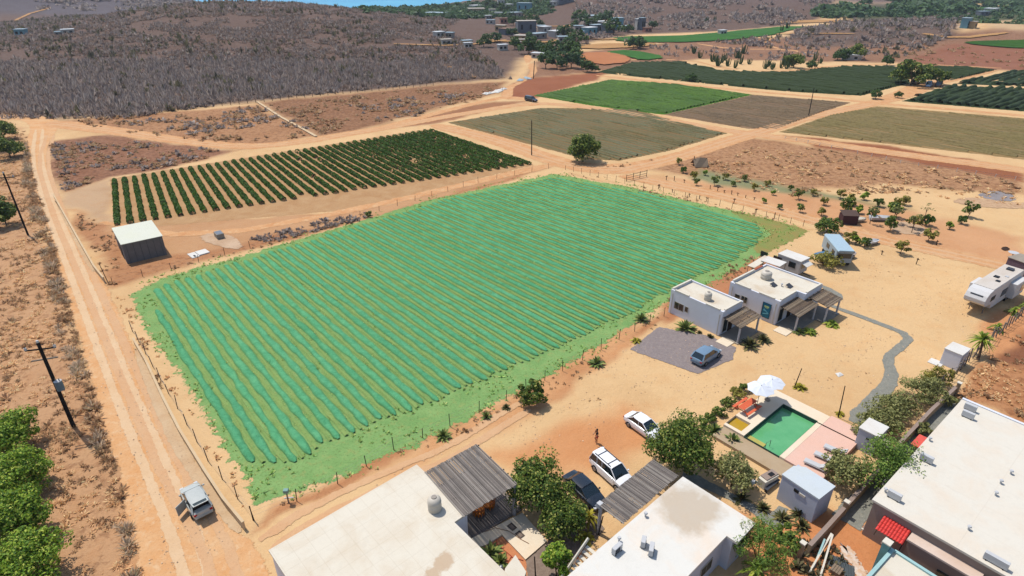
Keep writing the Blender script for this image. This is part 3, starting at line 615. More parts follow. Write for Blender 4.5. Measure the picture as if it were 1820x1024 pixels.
tufts('dry_scrub', X[m_], Y[m_], .8, 1.5, 1.2, D_GREY, 10, .16); tufts('dry_scrub', X[~m_], Y[~m_], .8, 1.4, 1.1, D_PURP, 10, .18)
nearhill = [Vector((x, y, 0)) for x, y in ((-260, 212), (-150, 197), (-118, 196), (-92, 224), (-60, 242), (-28, 264), (-2, 270), (-14, 310), (-180, 300), (-300, 290))]
X, Y = scatter(nearhill, .3, 0); tufts('dry_scrub', X, Y, 1.0, 2.1, 1.5, D_GREY, 16, .07)
X, Y = scatter(hill, .035, .3, 20, 8); tufts('dark_scrub', X, Y, .8, 1.6, 1.8, D_DARK, 14, .22)
h2 = wp([(1000, 95), (1100, 60), (1250, 52), (1400, 44), (1480, 16)]) + [Vector((x, y, 0)) for x, y in ((480, 1000), (60, 1000), (60, 640))]
X, Y = scatter(h2, .05, .3, 25, 5); tufts('dry_scrub', X, Y, 1.8, 3.6, 1.1, D_GREY, 8, .3)
h3 = wp([(1260, 76), (1400, 62), (1470, 40), (1720, 30), (1690, 62), (1600, 104), (1540, 108), (1500, 90), (1380, 88)])
X, Y = scatter(h3, .12, .4, 12, 5); tufts('dry_scrub', X, Y, 1.2, 2.4, 1.1, D_GREY, 10, .2); X, Y = scatter(h3, .02, .3); tufts('dark_scrub', X, Y, 1.2, 2.2, 1.2, D_DARK, 12, .25)
h4 = wp([(1070, 62), (1240, 84), (1450, 96), (1560, 110), (1250, 108), (1110, 92)]); X, Y = scatter(h4, .04, .5, 12, 6); tufts('dry_scrub', X, Y, 1.2, 2.2, 1.1, D_GREY, 10, .2)
fm = [Vector((x, y, 0)) for x, y in ((-1400, 760), (-260, 680), (-240, 900), (-500, 1500), (-1400, 1500))]
X, Y = scatter(fm, .03, .2, 30, 6); tufts('dry_scrub', X, Y, 2.6, 5, 1.0, D_GREY, 7, .35)
lots = [([(110, 216), (300, 203), (455, 190), (555, 240), (430, 256), (300, 247)], .30, .9, (.5, 1.5), D_BROWN, .6), ([(470, 186), (780, 156), (890, 152), (860, 175), (640, 228), (572, 238)], .34, .9, (.5, 1.6), D_BROWN, .6),
    ([(88, 258), (200, 244), (410, 270), (300, 298), (195, 314), (112, 340)], .5, .7, (.4, 1.3), D_BROWN, .6), ([(88, 258), (200, 244), (410, 270), (300, 298), (195, 314), (112, 340)], .18, .8, (.5, 1.4), D_GREY, .7),
    ([(300, 240), (560, 232), (470, 190), (200, 214)], .14, .8, (.8, 1.8), D_GREY, .6), ([(600, 190), (860, 160), (700, 222)], .16, .8, (.8, 1.8), D_GREY, .6),
    ([(125, 376), (205, 405), (215, 470), (300, 470), (470, 440), (650, 378), (640, 392), (193, 508), (150, 430)], .9, .8, (.25, .8), D_BROWN, .6),
    ([(440, 425), (520, 405), (650, 378), (655, 388), (480, 432)], 1.6, 0, (.4, .9), D_GREY, .7),
    ([(1230, 300), (1340, 262), (1460, 265), (1820, 325), (1820, 345), (1560, 345), (1400, 350)], .45, .8, (.3, 1.0), D_BROWN, .5), ([(1230, 300), (1340, 262), (1700, 305), (1820, 335), (1820, 365), (1560, 345), (1400, 350)], .4, .8, (.3, .9), D_STRAW, .5),
    ([(1690, 708), (1745, 650), (1840, 640), (1900, 790), (1820, 745)], 5, .8, (.15, .5), D_STRAW, .7), ([(1690, 708), (1720, 690), (1840, 735), (1820, 748)], 5, .3, (.2, .5), D_BROWN, .8), ([(1750, 640), (1850, 560), (1900, 660)], 3, .5, (.2, .5), D_BROWN, .7),
    ([(520, 895), (700, 822), (1010, 688), (1190, 565), (1160, 560), (1000, 660), (470, 902)], 1.2, .8, (.15, .5), D_BROWN, .7), ([(1200, 540), (1400, 455), (1350, 445), (1180, 530)], 1.5, .6, (.2, .6), D_BROWN, .8),
    ([(1010, 310), (1150, 345), (1330, 386), (1440, 412), (1440, 404), (1300, 370), (1020, 302)], .8, .8, (.15, .5), D_BROWN, .6),
    ([(200, 530), (240, 590), (300, 700), (360, 800), (440, 915), (455, 905), (400, 810), (320, 690), (250, 580), (225, 525)], 1.8, .7, (.15, .5), D_STRAW, .7),
    ([(240, 560), (268, 620), (290, 700), (262, 650)], 4, .5, (.2, .5), D_BROWN, .7), ([(1010, 290), (1080, 290), (1160, 285), (1100, 300)], .5, .5, (.3, .9), D_BROWN, .6),
    ([(1600, 75), (1820, 92), (1990, 95), (1990, 118), (1820, 120), (1600, 112)], .05, .6, (.8, 2), D_BROWN, .6),
    ([(1550, 1000), (1430, 960), (1400, 1024), (1440, 1040)], 6, .5, (.2, .6), D_DARK, .8)]
for pts, de, pa, (ra, rb), mt_, ht_ in lots:
    X, Y = scatter(wp(pts), de, pa, 4 if ra < .4 else 8, 11); tufts('dry_weeds', X, Y, ra, rb, ht_, mt_, 12, .2)
strip = wp([(0, 212), (46, 235), (56, 300), (96, 440), (138, 600), (188, 765), (222, 900), (250, 1040), (250, 1100), (-60, 1100), (-60, 212)])
X, Y = scatter(strip, 1.3, .9, 5, 4); tufts('dry_weeds', X, Y, .2, .75, .6, D_BROWN, 22, .09)
X, Y = scatter(strip, 1.6, .9, 5, 14); tufts('dry_weeds', X, Y, .2, .75, .5, D_STRAW, 22, .08)
hedge = wp([(46, 250), (56, 300), (78, 370), (98, 440), (138, 600), (186, 765), (222, 900), (250, 1040), (228, 1040), (200, 900), (160, 765), (108, 600), (70, 440), (40, 330)])
X, Y = scatter(hedge, 1.5, .35, 6, 4); tufts('roadside_brush', X, Y, .5, 1.15, .85, D_ROAD, 34, .05); X, Y = scatter(hedge, 1.8, .5, 4, 9); tufts('roadside_brush', X, Y, .35, .9, .8, D_BROWN, 24, .09)
edge_ = wp([(48, 250), (60, 330), (98, 440), (138, 600), (188, 765), (226, 900), (256, 1040), (246, 1040), (214, 900), (176, 765), (128, 600), (86, 440), (48, 330)])
X, Y = scatter(edge_, 3, 0); tufts('roadside_brush', X, Y, .2, .55, .9, D_BROWN, 20, .10)
X, Y = scatter(wp([(1085, 128), (1620, 122), (1640, 136), (1520, 128), (1250, 128), (1100, 140)]), .0, 0)
# ================================================================= BUILDINGS
class Bld:
    """rectangular thing: F = front corner, Lc = corner up-left of it, Rc = corner up-right of it, photo pixels at height z.
    local x runs towards Rc, local y towards Lc"""
    def __init__(s, name, label, cat, Fp, Lp, Rp, z, group=None, ang=None):
        F = G(*Fp, z); L = G(*Lp, z); Q = G(*Rp, z)
        if ang is None:
            a1 = math.atan2(Q.y - F.y, Q.x - F.x); a2 = math.atan2(L.y - F.y, L.x - F.x) - math.pi / 2
            w1, w2 = (Q - F).length, (L - F).length; ang = (a1 * w1 + a2 * w2) / (w1 + w2)
        else: ang = R(ang)
        s.ang = ang; ex = Vector((math.cos(ang), math.sin(ang), 0)); ey = Vector((-ex.y, ex.x, 0))
        s.w = (Q - F).dot(ex); s.d = (L - F).dot(ey); s.o = Vector((F.x, F.y, 0))
        s.e = empty(name, label, cat, s.o, ang, group); s.inv = Matrix.LocRotScale(s.o, s.e.rotation_euler, None).inverted()
    def at(s, px, py, z=0):
        v = s.inv @ G(px, py, z); return v.x, v.y
    def wpt(s, x, y, z=0):
        return s.inv.inverted() @ Vector((x, y, z))
    def box(s, name, x0, x1, y0, y1, z0, z1, mat, parent=None, label=None, bevel=.012): return MB().box(x0, x1, y0, y1, z0, z1).build(name, mat, parent or s.e, label, bevel=bevel)
    def prism(s, name, poly, z0, z1, mat, parent=None, label=None): return MB().prism(poly, z0, z1).build(name, mat, parent or s.e, label)
def child_at(name, mb, mat, parent, **k): return mb.build(name, mat, parent, **k)
M_roofw = stucco('roof_cream', (238, 228, 208), amt=.55); M_roofw2 = stucco('roof_white', (242, 238, 228), stain=(.85, .7, .58), amt=.6)
M_roofp = stucco('roof_pale', (240, 236, 228), amt=.3); M_wall = stucco('wall_white', (242, 244, 252), amt=.12); M_walltan = stucco('wall_tan', (168, 148, 136), amt=.3)
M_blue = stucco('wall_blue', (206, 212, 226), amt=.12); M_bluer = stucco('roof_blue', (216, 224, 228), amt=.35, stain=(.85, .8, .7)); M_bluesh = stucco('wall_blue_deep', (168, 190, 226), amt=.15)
M_cap = stucco('cap_cream', (240, 232, 214), amt=.2); M_frame = flat('window_frame', (196, 190, 176), .5); M_deckpale = stucco('deck_pale', (252, 234, 206), stain=(.8, .66, .52), amt=.35)
M_pink = stucco('deck_pink', (245, 202, 182), stain=(.8, .68, .58), amt=.25); M_stonewall = stucco('stone_tan', (196, 172, 140), stain=(.7, .62, .5), amt=.5)
def window(b, face, u, z, wd, ht, parent=None, panes=1):
    """face 'x' = the local x=0 side (u along y), 'y' = the local y=0 side (u along x)"""
    f = MB(); g = MB(); t = .05
    if face == 'x':
        f.box(-.05, -.004, u, u + t, z, z + ht).box(-.05, -.004, u + wd - t, u + wd, z, z + ht).box(-.05, -.004, u + t, u + wd - t, z, z + t).box(-.05, -.004, u + t, u + wd - t, z + ht - t, z + ht)
        g.box(-.02, -.003, u + t, u + wd - t, z + t, z + ht - t)
        if panes > 1: f.box(-.045, -.021, u + wd / 2 - .02, u + wd / 2 + .02, z + t, z + ht - t)
    else:
        f.box(u, u + t, -.05, -.004, z, z + ht).box(u + wd - t, u + wd, -.05, -.004, z, z + ht).box(u + t, u + wd - t, -.05, -.004, z, z + t).box(u + t, u + wd - t, -.05, -.004, z + ht - t, z + ht)
        g.box(u + t, u + wd - t, -.02, -.003, z + t, z + ht - t)
        if panes > 1: f.box(u + wd / 2 - .02, u + wd / 2 + .02, -.045, -.021, z + t, z + ht - t)
    o = f.build('window', M_frame, b.e); g.build('pane', M_glass, o); return o
def tank(label, loc, r, h, mat=None, group=None):
    t = empty('water_tank', label, 'water tank', loc, 0, group); mat = mat or M_tank
    m = MB(); prof = [(0, r * .96), (.04 * h, r), (.3 * h, r), (.33 * h, r * 1.03), (.36 * h, r), (.62 * h, r), (.65 * h, r * 1.03), (.68 * h, r), (.82 * h, r * .97), (.93 * h, r * .72), (1. * h, r * .45)]
    m.loft([[(math.cos(a) * q, math.sin(a) * q, z) for a in [2 * math.pi * k / 20 for k in range(20)]] for z, q in prof]); m.build('body', mat, t, smooth=50)
    MB().tube([(0, 0, h), (0, 0, h + .07)], [r * .42, r * .38], 14).build('lid', M_lid, t, smooth=40); return t
M_tank = flat('tank_cream', (222, 212, 196), .5); M_lid = flat('tank_lid', (170, 160, 148), .6)
M_ac = flat('ac_white', (215, 215, 215), .4, var=.05); M_grille = flat('ac_grille', (70, 74, 82), .6)
def ac_unit(label, loc, rz, group=None, w_=.9):
    t = empty('air_conditioner', label, 'air conditioner', loc, rz, group)
    MB().box(-w_ / 2, w_ / 2, -.17, .17, .08, .68).build('casing', M_ac, t, bevel=.02)
    m = MB(); 
    for k in range(5): m.box(-w_ / 2 + .06, w_ / 2 - .3, -.19, -.171, .14 + k * .1, .19 + k * .1)
    m.build('grille', M_grille, t); MB().tube([(-.12, -.17, .38), (-.12, -.2, .38)], .2, 14).build('fan', M_grille, t)
    for x in (-w_ * .35, w_ * .35): MB().box(x - .04, x + .04, -.2, .2, 0, .08).build('foot', M_black, t)
    return t
def vent(label, loc, group=None, h=.35):
    t = empty('roof_vent', label, 'roof vent', loc, 0, group); MB().tube([(0, 0, -.02), (0, 0, h)], .07, 10).build('pipe', M_ac, t, smooth=40); MB().tube([(0, 0, h), (0, 0, h + .1)], [.16, .12], 12).build('cap', M_ac, t, smooth=40); return t
M_sticks = island('pergola_sticks', [(92, 84, 78), (136, 126, 118), (176, 166, 154), (120, 108, 100)])
M_sticks2 = island('pergola_sticks_brown', [(96, 80, 64), (132, 112, 92), (164, 146, 122)])
M_post = stucco('post_white', (216, 214, 216), amt=.2)
def ramada(b, x0, x1, y0, y1, z0, z1, mat, along='x', posts=(), gap=.30, parent=None, postr=.13, st=.075, topname='slatted_roof'):
    """slatted stick roof: height z0 at y0/x0 side to z1; sticks run along 'x' or 'y'"""
    m = MB(); L = (y1 - y0) if along == 'x' else (x1 - x0); n_ = int(L / st); rr = random.Random(int(abs(x0 * 91 + y0 * 37)) + 5)
    for i in range(n_):
        u = i * st + rr.uniform(-.01, .01); r_ = st * rr.uniform(.78, .98); j = rr.uniform(-.06, .06)
        f0 = (u / L); ov = rr.uniform(0, .12)
        if along == 'x':
            za = z0 + (z1 - z0) * f0; m.bar((x0 - ov, y0 + u, za + j * .2), (x1 + ov * .6, y0 + u + j * .4, za + rr.uniform(-.02, .02)), r_, .035)
        else:
            za = z0 + (z1 - z0) * f0; m.bar((x0 + u, y0 - ov, za + j * .2), (x0 + u + j * .4, y1 + ov * .6, za), r_, .035)
    p = m.build(topname, mat, parent or b.e)
    bm_ = MB()
    for k in range(4):
        if along == 'x':
            xx = x0 + .15 + (x1 - x0 - .3) * k / 3; bm_.bar((xx, y0, z0 - .09), (xx, y1, z1 - .09), .1, .12)
        else:
            yy = y0 + .15 + (y1 - y0 - .3) * k / 3; bm_.bar((x0, yy, z0 - .09), (x1, yy, z1 - .09), .1, .12)
    bm_.build('beam', M_darkwood, parent or b.e)
    for (x, y) in posts:
        f = ((y - y0) / (y1 - y0)) if along == 'x' else ((x - x0) / (x1 - x0)); zt = z0 + (z1 - z0) * f - .16
        MB().tube([(x, y, 0), (x, y, zt)], postr, 10).build('post', M_post, parent or b.e, smooth=40)
def parapet(b, poly, z0, z1, t=.22, mat=None, caps=True):
    """one wall strip round a closed local outline"""
    n_ = len(poly); A_ = sum(poly[i][0] * poly[(i + 1) % n_][1] - poly[(i + 1) % n_][0] * poly[i][1] for i in range(n_)); poly = poly if A_ > 0 else poly[::-1]
    def off(i, dd):
        p0, p1, p2 = Vector(poly[i - 1]), Vector(poly[i]), Vector(poly[(i + 1) % n_]); a = (p1 - p0).normalized(); c = (p2 - p1).normalized()
        na, nc = Vector((-a.y, a.x)), Vector((-c.y, c.x)); k = (na + nc); k = k / max(.3, k.dot(na)); return p1 + k * dd
    inn = [off(i, t) for i in range(n_)]; V = [(p[0], p[1], z) for z in (z0, z1) for p in poly] + [(p.x, p.y, z) for z in (z0, z1) for p in inn]; F = []
    for i in range(n_):
        j = (i + 1) % n_; F += [(i, j, n_ + j, n_ + i), (n_ + i, n_ + j, 3 * n_ + j, 3 * n_ + i), (3 * n_ + i, 3 * n_ + j, 2 * n_ + j, 2 * n_ + i)]
    return MB().add(V, F).build('parapet', mat or M_wall, b.e)
# --- small cottage
c1 = Bld('cottage', 'small white flat-roofed cottage with one slatted porch and a grey gravel bay in front', 'cottage', (1285.8, 553), (1192, 513), (1323.8, 534.4), 3.7, ang=39.6)
W1, D1 = c1.w, c1.d
c1.box('wall', 0, W1, 0, D1, 0, 3.28, M_wall, bevel=.03)
c1.box('roof', .2, W1 - .2, .2, D1 - .2, 3.283, 3.33, M_roofw)
parapet(c1, [(-.003, -.003), (W1 + .003, -.003), (W1 + .003, D1 + .003), (-.003, D1 + .003)], 3.2, 3.55, mat=M_wall)
for (a, b_) in ((.5, 2.6), (D1 - 2.8, D1 - .6)): c1.box('coping', -.02, .24, a, b_, 3.553, 3.72, M_cap)
c1.box('coping', .5, W1 - .4, -.02, .24, 3.553, 3.72, M_cap); c1.box('coping', .2, W1 - .2, D1 - .24, D1 + .02, 3.553, 3.72, M_cap)
window(c1, 'x', D1 * .62, 1.2, .55, .85); window(c1, 'x', D1 - 2.3, 1.0, 1.5, 1.1, panes=2)
for y in (.35, D1 - .4): MB().tube([(-.08, y, .1), (-.08, y, 3.1)], .05, 6).build('downpipe', M_tank, c1.e)
pw = W1 * .98
ramada(c1, .15, pw + .5, -2.6, -.05, 2.35, 2.75, M_sticks2, 'y' if False else 'x', [(.35, -2.45), (pw + .2, -2.45)], st=.09)
c1.box('porch_floor', 0, pw + .4, -2.7, -.02, -.05, .12, M_conc); c1.box('door', 1.7, 2.7, -.06, -.004, .12, 2.2, M_darkwood); window(c1, 'y', .5, .3, 1.0, 1.9)
c1.box('step', -1.5, .1, -2.2, -.5, -.05, .1, M_deckpale)
for px, py in ((1190, 1),): pass
x, y = W1 * .35, D1 * .42; tank('round cream water tank on the roof of the small cottage', c1.wpt(x, y, 3.335), .48, 1.15)
# --- larger cottage
c2 = Bld('cottage', 'larger white cottage with two slatted porches and a teal sign on its end wall', 'cottage', (1386.9, 534.4), (1301.5, 501), (1419.3, 516), 3.7, ang=39.6)
W2 = c2.w; D2 = c2.d + .3; fx, fy = c2.at(1463, 502.9, 3.7); gx, gy = c2.at(1432.3, 521.4, 3.7); kx, ky = c2.at(1352.5, 470.4, 3.7)
W2b = fx; yb = gy; out2 = [(0, 0), (gx, 0), (gx, yb), (W2b, yb), (W2b, D2), (0, D2)] if yb > 0 else [(0, 0), (gx, 0), (gx, yb), (W2b, yb), (W2b, D2), (0, D2)]
MB().prism(out2, 0, 3.28).build('wall', M_wall, c2.e); MB().prism([(x * .985 + .08, y * .985 + .08) for x, y in out2], 3.283, 3.33).build('roof', M_roofw, c2.e)
parapet(c2, [(x + (.003 if x > 1 else -.003), y + (.003 if y > 1 else -.003)) for x, y in out2], 3.2, 3.55)
for a, b_ in ((.8, 3.0), (D2 - 3.0, D2 - .7)): c2.box('coping', -.02, .24, a, b_, 3.553, 3.72, M_cap)
c2.box('coping', .4, gx - .3, -.02, .24, 3.553, 3.72, M_cap); c2.box('coping', gx + .4, W2b - .3, yb - .02, yb + .24, 3.553, 3.72, M_cap)
c2.box('coping', .5, W2b * .62, D2 - .24, D2 + .02, 3.553, 3.74, M_cap); c2.box('coping', W2b * .64, W2b * .86, D2 - .24, D2 + .02, 3.553, 3.66, flat('brick_red', (178, 92, 70), .9))
window(c2, 'x', D2 * .60, 1.3, .95, 1.0, panes=2); window(c2, 'x', D2 - 1.8, 1.2, .8, 1.0)
for y in (.35, D2 - .5): MB().tube([(-.08, y, .1), (-.08, y, 3.1)], .05, 6).build('downpipe', M_tank, c2.e)
ramada(c2, .25, gx + .9, -2.7, -.05, 2.35, 2.8, M_sticks2, 'x', [(.45, -2.5), (gx + .7, -2.5)], st=.09)
ramada(c2, gx + 1.0, W2b + .1, yb - 2.9, yb - .05, 2.45, 2.85, M_sticks2, 'x', [(gx + 1.2, yb - 2.7), (W2b - .1, yb - 2.7)], st=.09)
c2.box('porch_floor', .2, gx + .95, -2.8, -.02, -.05, .12, M_conc); c2.box('porch_floor', gx + .98, W2b + .3, yb - 3.0, yb - .02, -.05, .12, M_conc)
c2.box('door', gx - 1.7, gx - .7, -.06, -.004, .12, 2.2, M_darkwood); c2.box('door', gx + 1.4, gx + 2.4, yb - .06, yb - .004, .12, 2.2, M_darkwood)
window(c2, 'y', .4, .3, 1.2, 1.9); c2.box('step', -1.5, .15, -2.4, -.6, -.05, .1, M_deckpale)
# teal sign on the end wall, with its pale heading and light swoosh
sg = empty('wall_sign', 'tall teal sign hanging on the end wall of the larger cottage', 'sign', c2.wpt(-.03, .95, .55), c2.ang)
MB().box(-.06, 0, 0, 1.15, 0, 2.1).build('panel', flat('sign_teal', (20, 120, 150), .5), sg); MB().box(-.09, -.062, -.04, 1.19, -.04, .02).box(-.09, -.062, -.04, 1.19, 2.08, 2.14).box(-.09, -.062, -.04, .02, .02, 2.08).box(-.09, -.062, 1.13, 1.19, .02, 2.08).build('border', flat('sign_border', (22, 62, 84), .5), sg)
MB().box(-.068, -.061, .25, .9, 1.5, 1.72).box(-.068, -.061, .35, .8, 1.38, 1.45).build('heading', flat('sign_lime', (200, 226, 150), .5), sg)
MB().bar((-.066, .9, 1.2), (-.066, .2, .7), .02, .10, (0, 0, 1)).bar((-.066, .2, .7), (-.066, .95, .45), .02, .12).bar((-.066, .95, 1.0), (-.066, .5, .95), .02, .12).build('swoosh', flat('sign_light', (120, 205, 225), .5), sg)
tank('squat cream water tank at the back of the larger cottage roof', c2.wpt(*c2.at(1361, 495, 3.34), 3.335), .72, 1.15)
for (px, py) in ((1375, 508), (1403, 510)):
    g_ = G(px, py, 3.34); e_ = empty('solar_panel', 'dark tilted panel lying %s on the larger cottage roof' % ('left of the white fittings' if px < 1390 else 'right of the white fittings'), 'solar panel', (g_.x, g_.y, 3.335), c2.ang, 'panels on the larger cottage roof')
    MB().add([(-.45, -.35, .05), (.45, -.35, .05), (.45, .35, .35), (-.45, .35, .35), (-.45, -.35, .01), (.45, -.35, .01), (.45, .35, .31), (-.45, .35, .31)], [(0, 1, 2, 3), (7, 6, 5, 4), (0, 4, 5, 1), (1, 5, 6, 2), (2, 6, 7, 3), (3, 7, 4, 0)]).build('panel', M_grille, e_); MB().bar((-.4, .3, 0), (-.4, .3, .32), .04, .04).bar((.4, .3, 0), (.4, .3, .32), .04, .04).build('leg', M_steel, e_)
g_ = G(1389, 509, 3.34); vent('white pipe fitting between the two panels on the larger cottage roof', (g_.x, g_.y, 3.335))
# lean-to roofs behind the larger cottage
def slab_roof(label, F_, L_, R_, z, mat, th=.08):
    b = Bld('lean_to', label, 'lean-to', F_, L_, R_, z); b.box('roof', 0, b.w, 0, b.d, z - th, z, mat)
    for x, y in ((.1, .1), (b.w - .1, .1), (.1, b.d - .1), (b.w - .1, b.d - .1)): MB().tube([(x, y, 0), (x, y, z - th)], .05, 6).build('post', M_greybark, b.e)
    return b
slab_roof('pale flat lean-to roof between the larger cottage and the travel trailer', (1386, 474), (1352, 463), (1399, 466), 2.5, M_roofp)
slab_roof('pale flat lean-to roof at the field edge behind the larger cottage', (1341, 476), (1328, 472), (1372, 458), 2.3, M_roofw)
# --- big cream roofed building, bottom
def seams(m_, sx, sy, amt):
    nn = N('x'); bpy.data.materials.remove(nn.m); t_ = m_.node_tree; nn.t = t_; b_ = t_.nodes['Principled BSDF']; src = b_.inputs['Base Color'].links[0].from_socket; p_ = nn.pos(True)
    br = nn.n('TexBrick'); br.inputs['Scale'].default_value = 1; br.inputs['Brick Width'].default_value = sx; br.inputs['Row Height'].default_value = sy; br.inputs['Mortar Size'].default_value = .03; br.inputs['Mortar Smooth'].default_value = .6; br.offset = 0; nn.l(p_, br.inputs['Vector'])
    nn.l(nn.mix(nn.math('MULTIPLY', br.outputs['Fac'], amt), src, nn.mix(1., src, (.72, .66, .6), 'MULTIPLY')), b_.inputs['Base Color'])
M_roofb1 = stucco('roof_cream_wide', (240, 230, 210), amt=.35); seams(M_roofb1, 1.25, 1.25, .3); M_roofb3 = stucco('roof_cream_large', (240, 232, 216), amt=.35, stain=(.8, .66, .55)); seams(M_roofb3, 3.1, 6.0, .25)
STB = [(9, -9.5, 1.0), (7.6, -9.8, .8)]
b1 = Bld('house', 'wide house with a plain cream roof at the bottom edge beside the sandy road', 'house', (975, 1120), (740, 828), (1100, 1030), 3.5)
b1.e.location = b1.o
T = G(740, 828, 3.5); L_ = G(481, 978, 3.5); angB = math.atan2(T.y - L_.y, T.x - L_.x); b1.ang = angB; b1.o = Vector((L_.x, L_.y, 0)); b1.e.location = b1.o; b1.e.rotation_euler.z = angB; b1.inv = Matrix.LocRotScale(b1.o, b1.e.rotation_euler, None).inverted()
W_ = (T - L_).length; jx, jy = b1.at(824, 917, 3.5); j2x, j2y = b1.at(807, 931, 3.5)
o1 = [(0, 0), (0, -16), (j2x, -16), (j2x, jy), (W_, jy), (W_, 0)]
MB().prism(o1, 0, 3.3).build('wall', M_wall, b1.e); MB().prism([(x + (-.12 if x < 1 else .12 if x > W_ - 3 else 0), y + (.12 if y > -1 else 0)) for x, y in o1], 3.303, 3.5).build('roof', M_roofb1, b1.e)
window(b1, 'x', -6, 1, 1.2, 1.1)
for dy in (-5, -9):
    pass
g_ = G(773, 905, 3.5); tank('cream water tank with a dark lid on the plain cream roof', (g_.x, g_.y, 3.505), .55, 1.3)
pg = Bld('pergola', 'big grey slatted pergola beside the wide cream roofed house', 'pergola', (823.7, 917), (755, 839), (922, 860.7), 3.6)
ramada(pg, 0, pg.w, 0, pg.d, 3.55, 3.75, M_sticks, 'y', [(.25, .25), (pg.w - .25, .25), (pg.w - .25, pg.d - .3)], gap=.7, st=.085, postr=.17)
dk = Bld('timber_deck', 'grey board deck under the big slatted pergola', 'deck', (820, 962), (740, 885), (925, 905), .1, ang=math.degrees(pg.ang))
m = MB(); xx = 0
while xx < dk.w: m.box(xx, xx + .17, -.4, dk.d, 0, .12); xx += .19
m.build('boards', flat('deck_grey', (140, 128, 120), .85, var=.25, scale=2), dk.e)
# orange seats under the pergola
M_orange = flat('orange_wood', (226, 130, 40), .6, var=.2); 
def stool(label, px, py, rz, sc_=1.0):
    g = G(px, py, .15); t = empty('lounge_chair', label, 'chair', (g.x, g.y, .13), rz, 'orange chairs under the pergola')
    m = MB(); rr = .52 * sc_
    for k in range(9):
        a = R(-20 + 27.5 * k); m.bar((math.cos(a) * rr, math.sin(a) * rr, .1), (math.cos(a) * rr * 1.12, math.sin(a) * rr * 1.12, .85), .13, .04, (math.cos(a), math.sin(a), 0))
    m.build('backrest', M_orange, t)
    MB().tube([(0, 0, .3), (0, 0, .42)], rr * .95, 16).build('seat', M_orange, t); MB().tube([(math.cos(R(a)) * rr * 1.1, math.sin(R(a)) * rr * 1.1, .85) for a in range(-25, 210, 20)], .05, 6).build('rim', flat('orange_dark', (170, 84, 26), .6), t)
    for a in (45, 135, 225, 315): MB().tube([(math.cos(R(a)) * rr * .7, math.sin(R(a)) * rr * .7, 0), (math.cos(R(a)) * rr * .7, math.sin(R(a)) * rr * .7, .3)], .035, 6).build('leg', M_darkwood, t)
stool('orange barrel chair under the pergola, nearer the left post', 851, 912, 2.2, 1.05); stool('orange barrel chair under the pergola, nearer the big bushy tree', 868, 900, -.9, 1.05)
# patio slab with two hatches
pt = empty('patio_slab', 'pale peach patio slab with two square hatches beside the pergola deck', 'patio', G(930, 955)); 
poly = [(p.x, p.y) for p in P([(928.7, 912), (972, 962), (934, 995), (892, 951), (866, 968), (845, 975), (833, 960)], .12)]
MB().prism(poly, -.05, .16).build('slab', M_deckpale, pt, world=True)
for (px, py), wh in (((910, 936), 'upper'), ((924, 950), 'lower')):
    b_ = Bld('hatch_cover', 'x', 'hatch', (px + 1, py + 8), (px - 9, py - 1), (px + 9, py + 2), .17); bpy.data.objects.remove(b_.e)
    b_.e = empty('hatch_cover', '%s of the two square grey hatches set in the peach patio slab' % wh, 'hatch', b_.o, b_.ang, 'patio hatches'); b_.box('lid', .1, b_.w - .1, .1, b_.d - .1, .165, .2, flat('hatch_grey', (140, 122, 108), .8)); MB().box(0, b_.w, 0, .1, .163, .21).box(0, b_.w, b_.d - .1, b_.d, .163, .21).box(0, .1, .1, b_.d - .1, .163, .21).box(b_.w - .1, b_.w, .1, b_.d - .1, .163, .21).build('rim', flat('hatch_rim', (104, 90, 80), .8), b_.e)
hp = P([(862, 945), (880, 938), (905, 944), (925, 958), (940, 966)], .2); tag(MB().tube(hp, .025, 6).build('garden_hose', flat('hose_tan', (170, 128, 96), .6)), 'tan garden hose lying over the peach patio slab', 'hose')
hp = P([(880, 950), (884, 968), (905, 985), (922, 1000), (930, 1012), (915, 1016), (900, 1004), (908, 990), (930, 996)], .05); tag(MB().tube(hp, .03, 6).build('garden_hose', flat('hose_red', (205, 86, 60), .6)), 'red garden hose looped on the orange soil below the patio', 'hose')
tag(MB().prism([(p.x, p.y) for p in P([(898, 1024), (916, 1000), (935, 1030), (925, 1060), (890, 1060)])], 0, .9).build('garden_wall', M_cap), 'low cream wall end at the bottom edge beside the grey paving', 'wall')
def _late(): pass
# --- white house with stair, bottom middle
b2 = Bld('house', 'white house with a stained roof, outside stair and blue-shaded side at the bottom', 'house', (1120, 1120), (950, 1060), (1310, 968), 3.4)
T = G(1213.7, 847, 3.4); Lq = G(1073.7, 974, 3.4); Rq = G(1339.7, 930, 3.4); a1 = math.atan2(T.y - Lq.y, T.x - Lq.x); a2 = math.atan2(T.y - Rq.y, T.x - Rq.x) - math.pi / 2; a1 = (a1 + a2) / 2
b2.ang = a1; b2.o = Vector((T.x, T.y, 0)); b2.e.location = b2.o; b2.e.rotation_euler.z = a1; b2.inv = Matrix.LocRotScale(b2.o, b2.e.rotation_euler, None).inverted()
rx_, ry_ = b2.at(1339.7, 934, 3.4); s1 = b2.at(1313, 967, 3.4); s2 = b2.at(1293, 951, 3.4); s3 = b2.at(1224, 1024, 3.4)
o2 = [(0, 0), (0, ry_), (s1[0], ry_), (s1[0], s2[1]), (-17, s2[1]), (-17, 0)]
MB().prism([(x + (-.1 if x > -1 else .0), y + (.35 if y < ry_ + .5 else .12 if y < -1 else -.12)) for x, y in o2], 0, 3.2).build('wall', M_blue, b2.e); MB().prism(o2, 3.203, 3.4).build('roof', M_roofw2, b2.e)  # white house: blue shade of its side is put into the wall colour

